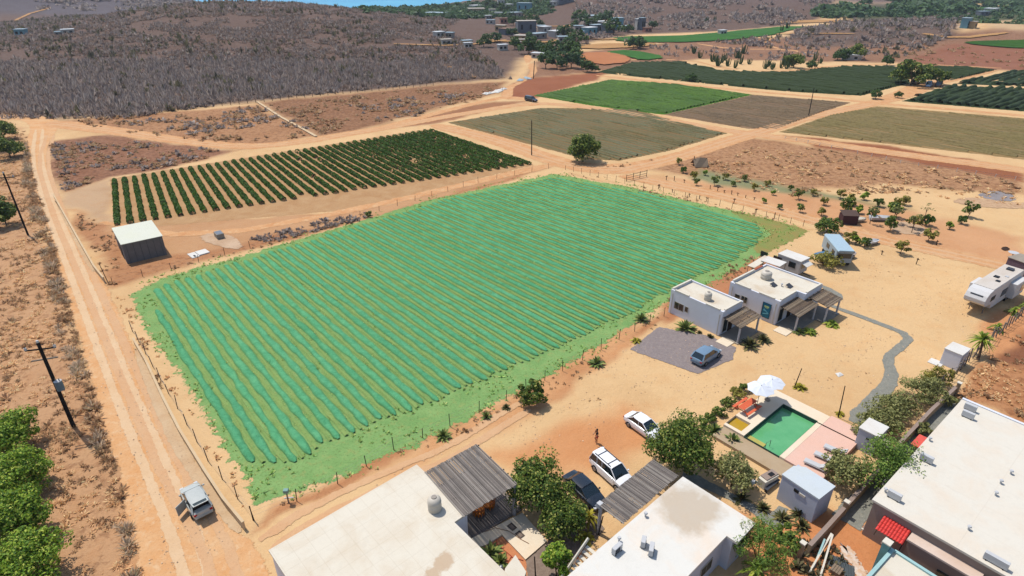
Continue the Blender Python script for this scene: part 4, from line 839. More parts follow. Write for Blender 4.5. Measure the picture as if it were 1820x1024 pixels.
def stain(m_, pts, c):
    nn = N('x'); bpy.data.materials.remove(nn.m); t_ = m_.node_tree; nn.t = t_; nn.m = m_; b_ = t_.nodes['Principled BSDF']; src = b_.inputs['Base Color'].links[0].from_socket; p_ = nn.pos(True); tot = None
    for (x, y, r_) in pts:
        d_ = nn.n('VectorMath', operation='DISTANCE'); nn.l(p_, d_.inputs[0]); d_.inputs[1].default_value = (x, y, 3.4)
        f_ = nn.math('SUBTRACT', 1.0, nn.math('DIVIDE', nn.math('ADD', d_.outputs['Value'], nn.math('MULTIPLY', nn.math('SUBTRACT', nn.noise(p_, .8, 5, .65), .5), 2.6)), r_), clamp=True)
        tot = f_ if tot is None else nn.math('MAXIMUM', tot, f_)
    nn.l(nn.mix(nn.math('MULTIPLY', nn.ramp(tot, [(.08, (0, 0, 0)), (.5, (1, 1, 1))]), .8), src, A(c)), b_.inputs['Base Color'])
stain(M_roofw2, [(-2.6, -1.9, 3.0), (-3.2, -2.6, 2.6), (-1.9, -3.0, 2.2)], (206, 186, 160))
yw = s2[1] + .12
for u in (-4.2, -9.5):
    f = MB().box(u - 1.6, u, yw - .06, yw - .004, 1.0, 2.1).build('window', M_frame, b2.e); MB().box(u - 1.52, u - .83, yw - .07, yw - .061, 1.08, 2.02).box(u - .77, u - .08, yw - .07, yw - .061, 1.08, 2.02).build('pane', M_glass, f)
# stair against the far-left side
lx, _ = b2.at(1072, 974, 3.4); m = MB(); n_s = 13
for k in range(n_s): m.box(lx - .3 - (k + 1) * .34, lx - .3 - k * .34 - .06, .05, 1.05, 3.15 - (k + 1) * .235 - .08, 3.15 - (k + 1) * .235)
m.build('stair', M_cap, b2.e, bevel=.01); MB().bar((lx - .2, 1.12, 3.5), (lx - .2 - n_s * .34, 1.12, .5), .1, .3).bar((lx - .2, .03, 3.3), (lx - .2 - n_s * .34, .03, .25), .06, .25).build('stair_wall', M_cap, b2.e)
for (px, py), lb in (((1096, 981), 'white air conditioner casing on the white roof near the stair top'), ((1157, 982), 'white air conditioner on the right of the stained white roof')):
    g_ = G(px, py, 3.41); ac_unit(lb, (g_.x, g_.y, 3.405), a1 + (0 if px < 1120 else .5), 'air conditioners on the stained white roof')
g_ = G(1143, 969, 3.41); ac_unit('low tilted air conditioner next to another on the stained white roof', (g_.x, g_.y, 3.405), a1 + .5, 'air conditioners on the stained white roof', .7)
for (px, py) in ((1147, 918), (1100, 962)):
    g_ = G(px, py, 3.41); vent('small roof vent %s on the stained white roof' % ('near the brown stain' if px > 1120 else 'by the stair head'), (g_.x, g_.y, 3.405))
pg2 = Bld('pergola', 'grey slatted pergola joined to the white house in front of the parked cars', 'pergola', (1107, 929), (1073.7, 887), (1207, 846), 3.3, ang=math.degrees(a1))
ramada(pg2, 0, pg2.w, 0, pg2.d, 3.25, 3.35, M_sticks, 'y', [(.15, pg2.d - .2), (pg2.w - .2, pg2.d - .2)], gap=.7, st=.085, postr=.15)
g_ = G(1066, 894, 3.3); e_ = empty('floodlight', 'white square lamp box on the pergola corner beside the dark sedan', 'lamp', (g_.x, g_.y, 3.0), a1); MB().box(-.35, .35, -.25, .25, 0, .06).build('bracket', M_steel, e_); MB().box(-.2, .25, -.2, .2, .062, .3).build('lamp_box', M_ac, e_, bevel=.02); MB().tube([(0, 0, -3.05), (0, 0, 0)], .06, 8).build('pole', M_steel, e_)
# --- big right building
b3 = Bld('house', 'very large white flat-roofed building on the right with taupe walls', 'house', (1550, 887), (1549, 886), (1710, 709), 4.0, ang=None)
T = G(1710, 709, 4.0); F3 = G(1550, 887, 4.0); a3 = math.atan2(T.y - F3.y, T.x - F3.x); b3.ang = a3; b3.o = Vector((F3.x, F3.y, 0)); b3.e.location = b3.o; b3.e.rotation_euler.z = a3; b3.inv = Matrix.LocRotScale(b3.o, b3.e.rotation_euler, None).inverted()
W3 = (T - F3).length; D3 = -24
MB().box(.15, W3, D3, -.15, 0, 3.75).build('wall', M_walltan, b3.e); MB().box(0, W3 - .05, D3, 0, 3.753, 3.98).build('roof', M_roofb3, b3.e, bevel=.02)
MB().box(W3 - .046, W3 + .25, D3, .0, 3.6, 4.06).build('parapet', M_wall, b3.e)
for px, py, lb in ((1723, 729, 'by the far corner of the very large white roof'), (1719, 742, 'just below another at the far roof corner'), (1645, 820, 'on the very large white roof near the round dark tree'), (1588, 886, 'at the near corner of the very large white roof')):
    g_ = G(px, py, 4.0); o_ = ac_unit('air conditioner ' + lb, (g_.x, g_.y, 3.985), a3 + math.pi / 2, 'air conditioners on the very large white roof', 1.0)
g_ = G(1768, 1002, 4.0); ac_unit('large air conditioner at the bottom right corner of the very large white roof', (g_.x, g_.y, 3.985), a3 + math.pi / 2, 'air conditioners on the very large white roof', 1.5)
for i, (px, py) in enumerate(((1796, 842), (1778, 859), (1769, 880), (1721, 941), (1652, 783), (1573, 874))):
    g_ = G(px, py, 4.0); vent(['small roof vent nearest the right edge of the photo', 'thin roof vent between two others on the very large white roof', 'roof vent below the thin one on the very large white roof', 'lone roof vent in the lower middle of the very large white roof', 'tiny roof vent by the red roof corner of the very large roof', 'tiny roof vent beside the near left air conditioner'][i], (g_.x, g_.y, 3.985), 'roof vents on the very large white roof', .3)
# annex, red awning and taupe parts in front of it
an = Bld('house_annex', 'long low annex with a pale pink roof below the very large white roof', 'annex', (1612, 958), (1611, 957), (1624, 942), 3.0); aF = an.at(1744, 1020, 3.0)
an.e.rotation_euler.z = a3; an.ang = a3; an.inv = Matrix.LocRotScale(an.o, an.e.rotation_euler, None).inverted(); aL = an.at(1740, 1030, 3.0)
MB().box(.1, 1.35, aL[1], -.1, 0, 2.8).build('wall', M_walltan, an.e); MB().box(0, 1.45, aL[1] - .1, 0, 2.803, 3.0).build('roof', stucco('roof_pink', (238, 214, 196), amt=.4), an.e, bevel=.02); MB().box(.06, .096, -4.2, -2.4, .3, 1.9).build('window', M_glass, an.e)
aw = Bld('tiled_awning', 'bright red tiled awning on the taupe wall of the very large building', 'awning', (1604, 967), (1557, 937), (1614.6, 946.5), 2.7)
m = MB(); nt_ = 9; rows_ = 4
for i in range(nt_):
    for j in range(rows_):
        y0 = i / nt_ * aw.d; y1 = (i + 1) / nt_ * aw.d; x0 = j / rows_ * aw.w; x1 = (j + 1) / rows_ * aw.w + .04; zz = 2.55 + .12 * j
        for s_ in range(4):
            t0, t1 = s_ / 4, (s_ + 1) / 4; h0, h1 = math.sin(math.pi * t0) * .09, math.sin(math.pi * t1) * .09; ya, yb_ = y0 + (y1 - y0) * t0, y0 + (y1 - y0) * t1
            m.add([(x0, ya, zz + h0 + .03), (x0, yb_, zz + h1 + .03), (x1, yb_, zz + h1 + .12), (x1, ya, zz + h0 + .12), (x0, ya, zz + h0), (x0, yb_, zz + h1), (x1, yb_, zz + h1 + .09), (x1, ya, zz + h0 + .09)], [(0, 1, 2, 3), (7, 6, 5, 4), (0, 4, 5, 1), (2, 6, 7, 3)])
m.build('tiles', flat('tile_red', (236, 76, 68), .6, var=.15), aw.e); MB().bar((.1, .05, 1.9), (aw.w, .05, 2.9), .07, .07).bar((.1, aw.d - .05, 1.9), (aw.w, aw.d - .05, 2.9), .07, .07).build('bracket', M_darkwood, aw.e)
tw = empty('taupe_wall', 'low taupe wall with a white edge beside the slate gravel', 'wall', G(1548, 950)); MB().prism([(p.x, p.y) for p in P([(1531, 942), (1580, 978), (1606, 990), (1612, 940), (1560, 905)])], 0, .25).build('plinth', M_walltan, tw, world=True); q0, q1 = G(1529, 944), G(1577, 977); MB().bar((q0.x, q0.y, .3), (q1.x, q1.y, .3), .12, .16).build('coping', M_cap, tw, world=True)
rr_ = Bld('shed_roof', 'small bright red roof corner peeping out beside the very large white roof', 'shed', (1634, 796), (1620, 787), (1646, 777), 3.0); rr_.box('roof', 0, rr_.w, 0, rr_.d, 2.9, 3.0, flat('roof_red', (240, 100, 84), .6)); rr_.box('wall', .1, rr_.w, .1, rr_.d - .1, 0, 2.9, M_walltan)
b4 = Bld('house', 'white roofed house with a pale teal edge at the bottom beside the red awning', 'house', (1480, 1130), (1470, 1125), (1588, 985), 3.2)
T = G(1588, 982, 3.2); F4 = G(1540, 1036, 3.2); a4 = math.atan2(T.y - F4.y, T.x - F4.x); b4.ang = a4; b4.o = Vector((T.x, T.y, 0)); b4.e.location = b4.o; b4.e.rotation_euler.z = a4
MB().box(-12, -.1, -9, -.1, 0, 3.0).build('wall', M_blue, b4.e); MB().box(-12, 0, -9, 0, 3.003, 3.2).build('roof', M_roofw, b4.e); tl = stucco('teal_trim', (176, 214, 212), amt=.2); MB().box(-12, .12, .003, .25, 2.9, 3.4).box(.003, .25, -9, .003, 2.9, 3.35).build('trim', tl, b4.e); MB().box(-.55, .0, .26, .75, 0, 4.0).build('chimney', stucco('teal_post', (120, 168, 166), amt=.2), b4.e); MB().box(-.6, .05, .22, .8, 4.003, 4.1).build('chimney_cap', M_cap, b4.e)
# --- sheds
sb = Bld('shed', 'tall pale blue pump shed at the end of the pool terrace', 'shed', (1456, 887.5), (1388, 844), (1488, 866), 2.9)
sb.box('wall', .05, sb.w - .05, .05, sb.d - .05, 0, 2.75, M_blue, bevel=.03); MB().prism([(0, 0), (sb.w, 0), (sb.w, sb.d - .7), (sb.w - .7, sb.d), (0, sb.d)], 2.753, 2.9).build('roof', M_bluer, sb.e); MB().box(-.03, .048, sb.d * .50, sb.d * .50 + .4, 2.05, 2.35).build('vent_hole', M_black, sb.e); MB().box(-.02, .048, sb.d * .50 - .62, sb.d * .50 - .08, 2.02, 2.25).build('meter_box', M_tank, sb.e)
ss_ = Bld('shed', 'small white pump shed at the far end of the pink sun deck', 'shed', (1563, 777.5), (1525, 761), (1585, 761), 2.5)
ss_.box('wall', .05, ss_.w - .05, .05, ss_.d - .05, 0, 2.35, M_blue, bevel=.02); ss_.box('roof', 0, ss_.w, 0, ss_.d, 2.353, 2.5, M_roofp); ss_.box('vent_hole', -.01, .048, ss_.d * .4, ss_.d * .4 + .25, 1.6, 1.8, M_black)
sw = Bld('shed', 'white box shed beside the fan palm at the right fence', 'shed', (1711.5, 631.8), (1678, 619), (1728, 620.4), 2.2)
sw.box('wall', .04, sw.w - .04, .04, sw.d - .04, 0, 2.08, M_wall, bevel=.02); sw.box('roof', 0, sw.w, 0, sw.d, 2.083, 2.2, M_roofp); sw.box('door', sw.w * .2, sw.w * .7, -.02, .036, .1, 1.9, M_ac); 
e_ = Bld('pallet', 'white board lying on the sand at the foot of the white box shed', 'board', (1672, 652), (1648, 643), (1680, 645), .1); e_.box('board', 0, e_.w, 0, e_.d, 0, .08, M_roofp)
cs = Bld('block_shed', 'grey concrete block shed with a pale sloping roof beside the vineyard', 'shed', (214, 434), (197, 405.5), (289, 418), 3.5)
cs.box('wall', .1, cs.w - .1, .1, cs.d - .1, 0, 3.3, flat('grey_block', (128, 122, 120), .95, var=.15, scale=1.5, bmp=.02), bevel=.02); MB().add([(0, 0, 3.4), (cs.w, 0, 3.36), (cs.w, cs.d, 3.46), (0, cs.d, 3.5), (0, 0, 3.303), (cs.w, 0, 3.303), (cs.w, cs.d, 3.303), (0, cs.d, 3.303)], [(0, 1, 2, 3), (7, 6, 5, 4), (0, 4, 5, 1), (1, 5, 6, 2), (2, 6, 7, 3), (3, 7, 4, 0)]).build('roof', stucco('roof_shed', (232, 232, 214), stain=(.8, .8, .7), amt=.4), cs.e)
m = MB(); [m.box(cs.w * (.1 + .16 * k), cs.w * (.1 + .16 * k) + .1, .06, .098, 0, 3.3) for k in range(6)]; m.build('pier', flat('block_pier', (112, 108, 108), .95), cs.e)
MB().box(.04, .098, cs.d * .3, cs.d * .62, 0, 2.1).build('door', M_darkwood, cs.e)
wt = Bld('water_trough', 'grey block trough standing on a pale slab near the concrete shed', 'trough', (385, 418), (379, 412), (398, 415), .9); wt.box('tank', 0, wt.w, 0, wt.d, 0, .9, M_conc); wt.box('lid', .1, wt.w - .1, .1, wt.d - .1, .903, .93, M_steel)
sheet('pale_slab', P([(350, 425), (372, 412), (420, 420), (435, 445), (395, 440)]), soilmat('pale_slab', (222, 190, 158), (200, 164, 130), specks=.4), .8, .3, 1)
wbd = Bld('white_boards', 'white painted sheets lying flat in the dry grass beside the green field', 'boards', (342, 459), (338, 450), (372, 448), .1); m = MB().box(0, wbd.w * .4, 0, wbd.d, 0, .12).box(wbd.w * .42, wbd.w, .3, wbd.d - .1, .0, .18); m.build('sheet', M_roofp, wbd.e); MB().box(wbd.w * .15, wbd.w * .25, .2, wbd.d * .4, .122, .16).build('scrap', M_black, wbd.e)
# ================================================================= POOL TERRACE
angp = math.degrees(math.atan2((G(1456.7, 749.9, .6) - G(1392.5, 717.4, .6)).y, (G(1456.7, 749.9, .6) - G(1392.5, 717.4, .6)).x)) + 90
pl = Bld('pool_terrace', 'raised cream terrace round the green pool', 'terrace', (1385.5, 810.6), (1338, 780), (1456.7, 749.9), .6, ang=angp)
PW = pl.w; q = pl.at(1392.5, 717.4, .6); PD = q[1]; spa = [pl.at(*p_, .6) for p_ in ((1317, 767), (1288, 753), (1308, 739.5), (1335, 753))]
T0 = [pl.at(*p_, .6) for p_ in ((1418, 825), (1277, 757), (1337, 705), (1378, 690), (1495, 748), (1552, 800), (1480, 865))]
ZT = .6; yL = T0[1][1]; xR = T0[3][0]
# deck pieces round the basin (butted)
def dk_(x0, x1, y0, y1, mat, nm='deck', z1=ZT): return MB().box(x0, x1, y0, y1, -.05, z1).build(nm, mat, pl.e)
x_r = pl.at(1432, 719, .6)[0]; yR = pl.at(1500, 812, .6)[1]; print('TERR', PW, PD, x_r, yR, yL, spa)
dk_(PW, x_r, 0, PD, M_deckpale); dk_(-.35, x_r, PD, PD + .01, M_deckpale) if False else None
yS0 = min(s[1] for s in spa); yS1 = max(s[1] for s in spa); xS0 = .9; xS1 = xS0 + (max(s[0] for s in spa) - min(s[0] for s in spa)) * .85
spx0 = spa[0][0]; spx1 = spa[3][0]; spy0 = spa[0][1]; spy1 = spa[1][1]
dk_(0, x_r, PD, max(spy0, PD + .3), M_deckpale); yy0 = max(spy0, PD + .3)
dk_(0, max(.4, spx0), yy0, spy1, M_deckpale); dk_(spx1, x_r, yy0, spy1, M_deckpale); dk_(0, x_r, spy1, yL - .2, M_deckpale)
sx0 = max(.4, spx0)
dk_(-.0, x_r, -.5, 0, M_deckpale, 'coping'); dk_(-.0, x_r + .3, yR, -.5, M_pink, 'sun_deck', ZT - .02)
# left retaining strip, slightly sloping tan top
MB().box(-2.0, 0, yR + 2.5, yL - .2, -.05, ZT - .25).build('retaining_wall', M_stonewall, pl.e); 
MB().box(0, PW, 0, PD, -1.2, -.9).build('pool_floor', flat('pool_floor', (110, 160, 120), .8), pl.e); m = MB().box(0, .04, 0, PD, -.9, ZT - .05).box(PW - .04, PW, 0, PD, -.9, ZT - .05).box(.04, PW - .04, 0, .04, -.9, ZT - .05).box(.04, PW - .04, PD - .04, PD, -.9, ZT - .05); m.build('pool_wall', flat('pool_tile', (60, 96, 84), .5), pl.e)
n = N('pool_water'); n.col(n.ramp(n.noise(n.pos(True), .5, 4), [(.3, A((98, 180, 118))), (.7, A((120, 196, 134)))])); n.b.inputs['Roughness'].default_value = .08; n.b.inputs['Specular IOR Level'].default_value = .45; n.bump(n.noise(n.pos(True), 3, 3), .12, .02)
MB().box(.04, PW - .04, .04, PD - .04, -.88, .12).build('water', n.m, pl.e)
n = N('spa_water'); n.col(A((200, 160, 50))); n.b.inputs['Roughness'].default_value = .15
MB().box(sx0, spx1, yy0, spy1, -.05, .3).build('spa_water', n.m, pl.e); MB().box(.05, 1.0, PD - 1.9, PD - .06, .0, .2).build('pool_step', flat('pool_step', (196, 186, 96), .6), pl.e)
m = MB(); m.tube([(.3, 1.6, .1), (.3, 1.6, .95), (1.0, 1.5, .95), (1.0, 1.5, .2)], .03, 6).build('handrail', M_steel, pl.e); MB().bar((PW - .3, -.02, ZT + .05), (PW - .2, -5.4, ZT + .03), .07, .05).build('cable', M_darkwood, pl.e)
MB().box(x_r - .1, x_r + 1.1, -6.2, -5.0, -.05, ZT - .25).build('step', M_deckpale, pl.e)
# parasols
M_paras = flat('parasol_cloth', (238, 242, 250), .8, var=.04)
def parasol(label, px, py, z, rot):
    g = G(px, py, z); t = empty('parasol', label, 'parasol', (g.x, g.y, ZT), rot, 'white parasols by the pool'); h = z - ZT; r_ = 1.42; V = [(0, 0, h + .42)]; F = []
    for k in range(16):
        a = math.pi * 2 * k / 16; q_ = r_ if k % 2 == 0 else r_ * .90; V.append((math.cos(a) * q_ * .5, math.sin(a) * q_ * .5, h + .25 - (.03 if k % 2 else 0))); V.append((math.cos(a) * q_, math.sin(a) * q_, h - (.0 if k % 2 == 0 else -.05)))
    for k in range(16):
        a, b_ = 1 + 2 * k, 1 + 2 * ((k + 1) % 16); F += [(0, a, b_), (a, a + 1, b_ + 1, b_)]
    o = MB().add(V, F).build('canopy', M_paras, t); md = o.modifiers.new('s', 'SOLIDIFY'); md.thickness = .02
    MB().tube([(0, 0, 0), (0, 0, h + .45)], .03, 8).build('pole', M_greybark, t); MB().tube([(0, 0, h + .42), (0, 0, h + .52)], [.05, .02], 8).build('finial', M_ac, t); MB().tube([(0, 0, 0), (0, 0, .12)], .3, 14).build('base', M_conc, t)
    for k in range(8):
        a = math.pi * 2 * k / 8; MB().bar((0, 0, h + .36), (math.cos(a) * r_ * .97, math.sin(a) * r_ * .97, h - .02), .02, .02).build('rib', M_greybark, t)
parasol('nearer white parasol, over the end of the orange picnic table', 1352, 691, 2.9, .1); parasol('farther white parasol, at the outer edge of the pool terrace', 1371, 680, 2.9, .5)
# picnic table
M_coral = flat('coral_wood', (238, 112, 72), .6, var=.12, scale=3)
e_ = Bld('picnic_table', 'coral orange picnic table with benches on the pool terrace', 'picnic table', (1322, 729), (1312, 722), (1345, 712), ZT + .75); Lx = e_.w; Dy = max(.75, e_.d); e_.e.location.z = ZT
for k in range(5): MB().box(0, Lx, k * Dy / 5, (k + .9) * Dy / 5, .71, .75).build('plank', M_coral, e_.e)
for y in (-.62, Dy + .3): MB().box(0, Lx, y, y + .3, .41, .45).build('bench', M_coral, e_.e)
for x in (.25, Lx - .3): MB().bar((x, -.5, .38), (x, Dy + .5, .38), .05, .09).bar((x, .1, .7), (x, -.45, 0), .06, .08, (1, 0, 0)).bar((x, Dy - .1, .7), (x, Dy + .45, 0), .06, .08, (1, 0, 0)).build('leg_frame', M_coral, e_.e)
# loungers
def lounger(label, px, py):
    g = G(px, py, ZT + .35); t = empty('sun_lounger', label, 'sun lounger', (g.x, g.y, ZT - .02), pl.ang + R(-82), 'white sun loungers')
    MB().box(-.95, .45, -.3, .3, .27, .36).build('mattress', M_ac, t, bevel=.03); MB().add([(.46, -.3, .28), (.46, .3, .28), (1.05, .3, .72), (1.05, -.3, .72), (.43, -.3, .36), (.43, .3, .36), (1.0, .3, .79), (1.0, -.3, .79)], [(0, 1, 2, 3), (7, 6, 5, 4), (0, 4, 5, 1), (1, 5, 6, 2), (2, 6, 7, 3), (3, 7, 4, 0)]).build('backrest', M_ac, t)
    MB().bar((-.95, -.33, .25), (1, -.33, .25), .05, .06).bar((-.95, .33, .25), (1, .33, .25), .05, .06).build('frame', M_ac, t)
    for x in (-.8, .8):
        for y in (-.3, .3): MB().tube([(x, y, 0), (x, y, .25)], .03, 6).build('leg', M_ac, t)
lounger('white sun lounger farthest from the pale blue shed, on the pink deck', 1484, 798); lounger('white sun lounger in the middle of the three on the pink deck', 1467, 811); lounger('white sun lounger nearest the pale blue shed on the pink deck', 1449, 824)
# barbecue counter and white table under the terrace
bc = Bld('barbecue_counter', 'taupe masonry barbecue counter beside the pale blue pump shed', 'counter', (1361, 857), (1349, 846), (1384, 842), 1.0); bc.box('counter', 0, bc.w, 0, bc.d, 0, .9, M_cap); bc.box('worktop', .3, bc.w, .1, bc.d, .903, 1.0, M_walltan); bc.box('grill', bc.w * .5, bc.w * .8, .2, bc.d * .7, 1.003, 1.06, M_black)
bn = Bld('bench', 'dark grey bench in front of the barbecue counter', 'bench', (1364, 872), (1360, 868), (1386, 852), .45); bn.box('seat', 0, bn.w, 0, .35, .4, .45, M_grille); [bn.box('leg', x, x + .08, .05, .3, 0, .4, M_grille) for x in (.1, bn.w - .2)]
tbl = Bld('side_table', 'small white table with chairs under the spreading grey-green tree', 'table', (1338, 862), (1332, 856), (1346, 855), .7); tbl.box('tabletop', 0, tbl.w, 0, tbl.d, .66, .7, M_ac); [tbl.box('leg', x, x + .05, y, y + .05, 0, .66, M_ac) for x in (0, tbl.w - .05) for y in (0, tbl.d - .05)]
# ================================================================= VEHICLES
M_tail = flat('tail_light', (190, 30, 30), .3); M_head = flat('head_light', (225, 230, 235), .15); M_rim = flat('wheel_rim', (160, 162, 166), .35, .6); M_in = flat('car_inside', (24, 24, 26), .9)
def car(label, px, py, front, paintm, kind='sedan', L=4.5, W=1.78, Hh=1.45, open_rear=False, open_door=False, rack=False, group='parked cars', loc=None, rz=None, name='parked_car'):
    """px,py = photo pixel of the middle of the car on the ground; front = photo pixel it points to"""
    g = G(px, py) if loc is None else Vector(loc); f = G(*front) if rz is None else None
    rz = math.atan2(f.y - g.y, f.x - g.x) if rz is None else rz
    t = empty(name, label, 'car', g, rz, group); h = L / 2; w_ = W / 2
    tall = kind in ('suv', 'wagon')
    zb = .98 if not tall else 1.06; zh = .9 if not tall else 1.0    # belt, bonnet
    st = [(-h, .74, .42, zb - .22), (-h + .08, .86, .3, zb - .06), (-h + .4, .93, .24, zb), (-h * .45, 1, .2, zb + .01), (0, 1, .2, zb), (h * .38, 1, .2, zb - .01), (h * .55, .98, .22, zh), (h - .45, .93, .24, zh - .1), (h - .12, .82, .3, zh - .24), (h, .62, .4, zh - .36)]
    rings = []
    for x, k, zl, zt in st:
        q = w_ * k; a = [(q * .86, zl), (q * .98, zl + .12), (q, zl + (zt - zl) * .55), (q * .95, zt - .06), (q * .84, zt), (q * .4, zt + .035)]
        rings.append([(x, y, z) for y, z in a] + [(x, -y, z) for y, z in a[::-1]])
    MB().loft(rings).build('body', paintm, t, smooth=38)
    if kind == 'sedan': xs_ = (-h * .78, -h * .44, h * .10, h * .50)
    elif kind == 'hatch': xs_ = (-h * .92, -h * .70, h * .10, h * .52)
    else: xs_ = (-h * .96, -h * .86, h * .14, h * .50)
    b0, b1, r1, w0 = xs_; wt_, wb = w_ * .72, w_ * .88; z0, z1 = zb - .03, Hh
    def ring(x, ww, z): return [(x, -ww, z), (x, ww, z)]
    V = [(b0, -wb, z0), (w0, -wb, z0), (w0, wb, z0), (b0, wb, z0), (b1, -wt_, z1), (r1, -wt_, z1), (r1, wt_, z1), (b1, wt_, z1)]
    Fc = [(0, 1, 5, 4), (1, 2, 6, 5), (2, 3, 7, 6)] + ([] if open_rear else [(3, 0, 4, 7)]) + [(4, 5, 6, 7)]
    gl = MB().add(V, Fc).build('windows', M_glass, t)
    m = MB(); m.loft([[(x, -wt_ * k_ - .02, z1 - .01), (x, -wt_ * .7 * k_, z1 + .05), (x, wt_ * .7 * k_, z1 + .05), (x, wt_ * k_ + .02, z1 - .01), (x, 0, z1 - .03)] for x, k_ in ((b1 - .1, .9), (b1 + .1, 1), ((b1 + r1) / 2, 1.03), (r1 - .05, 1), (r1 + .08, .92))]); m.build('roof', paintm, t, smooth=50)
    for sgn in (-1, 1):
        MB().bar((w0, sgn * wb, z0), (r1, sgn * wt_, z1), .07, .05).build('window_pillar', paintm, t); MB().bar((b0, sgn * wb, z0), (b1, sgn * wt_, z1), .14 if kind != 'sedan' else .09, .06).build('window_pillar', paintm, t)
        xm = (b1 + r1) / 2 + .1; MB().bar((xm + .15, sgn * (wb + .005), z0), (xm, sgn * (wt_ + .01), z1), .07, .03).build('window_pillar', paintm, t)
        if kind == 'wagon' or kind == 'suv': MB().bar((b1 + .8, sgn * (wb + .005), z0), (b1 + .65, sgn * (wt_ + .01), z1), .07, .03).build('window_pillar', paintm, t)
    for sx in (-1, 1):
        for sy in (-1, 1):
            x = sx * h * .60; y = sy * (w_ - .10); tr = .33 if not tall else .36
            tyre = MB().tube([(x, y - .11 * sy, tr), (x, y + .115 * sy, tr)], tr, 18).build('wheel', M_rubber, t, smooth=40); MB().tube([(x, y + .1 * sy, tr), (x, y + .13 * sy, tr)], [tr * .64, tr * .58], 14).build('rim', M_rim, tyre)
    for sy in (-1, 1):
        MB().box(h - .32, h - .06, sy * w_ * .66 - .16, sy * w_ * .66 + .16, zh - .36, zh - .20).build('headlight', M_head, t, bevel=.03); MB().box(-h + .0, -h + .14, sy * w_ * .7 - .13, sy * w_ * .7 + .13, zb - .32, zb - .12).build('tail_light', M_tail, t, bevel=.02)
        MB().box(w0 - .35, w0 - .2, sy * (w_ + .08) - .09, sy * (w_ + .08) + .09, z0 + .0, z0 + .14).build('mirror', paintm, t, bevel=.03)
    if rack:
        m = MB()
        for sy in (-1, 1): m.bar((b1 + .2, sy * wt_ * .86, z1 + .09), (r1 - .1, sy * wt_ * .86, z1 + .09), .05, .05)
        for x in (b1 + .6, r1 - .5): m.bar((x, -wt_ * .86, z1 + .1), (x, wt_ * .86, z1 + .1), .05, .03)
        m.build('roof_rack', M_black, t)
    if open_rear:
        MB().add([(b0 + .12, -wb * .86, .6), (b0 + .12, wb * .86, .6), (b1 + .05, wt_ * .9, z1 - .04), (b1 + .05, -wt_ * .9, z1 - .04)], [(0, 1, 2, 3)]).build('boot_interior', M_in, t)
        lid = MB().add([(b1, -wt_, z1 + .04), (b1, wt_, z1 + .04), (b1 - .75, wt_ * .96, z1 + .28), (b1 - .75, -wt_ * .96, z1 + .28), (b1, -wt_, z1 + .09), (b1, wt_, z1 + .09), (b1 - .75, wt_ * .96, z1 + .33), (b1 - .75, -wt_ * .96, z1 + .33)], [(3, 2, 1, 0), (4, 5, 6, 7), (0, 1, 5, 4), (1, 2, 6, 5), (2, 3, 7, 6), (3, 0, 4, 7)]).build('tailgate', paintm, t, label='raised tailgate'); MB().add([(b1 - .12, -wt_ * .84, z1 + .145), (b1 - .12, wt_ * .84, z1 + .145), (b1 - .6, wt_ * .8, z1 + .30), (b1 - .6, -wt_ * .8, z1 + .30)], [(0, 1, 2, 3)]).build('rear_window', M_glass, lid)
        MB().box(-h - .04, -h + .12, -w_ * .8, w_ * .8, .35, .62).build('bumper', paintm, t, bevel=.03)
    if open_door:
        MB().add([(-.15, w_, .3), (-.75, w_ + .78, .3), (-.75, w_ + .8, 1.35), (-.2, w_ - .1, 1.35), (-.1, w_, .3), (-.7, w_ + .8, .3), (-.7, w_ + .82, 1.35), (-.15, w_ - .1, 1.35)], [(0, 1, 2, 3), (7, 6, 5, 4), (0, 4, 5, 1), (1, 5, 6, 2), (2, 6, 7, 3), (3, 7, 4, 0)]).build('open_door', paintm, t, label='door standing open')
    return t
P_white = paint('car_white', (245, 246, 248), k=1.35); P_silver = paint('car_silver', (205, 208, 200), .25, k=1.7); P_dark = paint('car_dark', (34, 44, 54), .12); P_blue = paint('car_blue_grey', (128, 156, 180), .18)
P_black = paint('car_black', (40, 44, 50), .2)
car('silver hatchback parked on the sandy road with its tailgate and one door open', 351, 896, (330, 858), P_silver, 'hatch', 4.35, 1.8, 1.55, open_rear=True, open_door=True, rack=False)
car('dark blue-black sedan parked between the bushy tree and the white station wagon', 1038, 880, (1074, 914), P_dark, 'sedan', 4.6, 1.8, 1.45)
car('white station wagon with a roof rack parked beside the dark sedan', 1088, 848, (1124, 880), P_white, 'suv', 4.9, 1.86, 1.72, rack=True)
car('white sedan half hidden behind the big dark green tree', 1144, 766, (1172, 786), P_white, 'sedan', 4.5, 1.75, 1.45)
car('blue-grey hatchback parked on the grey gravel bay by the small cottage', 1254, 638, (1281, 620), P_blue, 'hatch', 4.5, 1.82, 1.55)
car('dark pickup stopped on the dirt road at the corner of the bright green field', 944, 181, (955, 184), P_black, 'suv', 5.2, 1.9, 1.75, group='distant vehicles')
car('dark car parked left of two others under the large roadside tree', 1626, 150, (1634, 149), P_black, 'suv', 5, 2, 1.8, group='distant vehicles')
car('pale blue car parked between two dark ones under the large roadside tree', 1650, 155, (1656, 150), paint('car_pale_blue', (130, 170, 210)), 'suv', 5.4, 2, 2.2, group='distant vehicles')
car('dark blue car parked at the right end under the large roadside tree', 1668, 155, (1674, 152), P_dark, 'suv', 5.2, 2.2, 2.1, group='distant vehicles')
M_rv = stucco('rv_white', (232, 230, 228), amt=.2); M_rvr = stucco('rv_roof', (226, 216, 204), amt=.35)
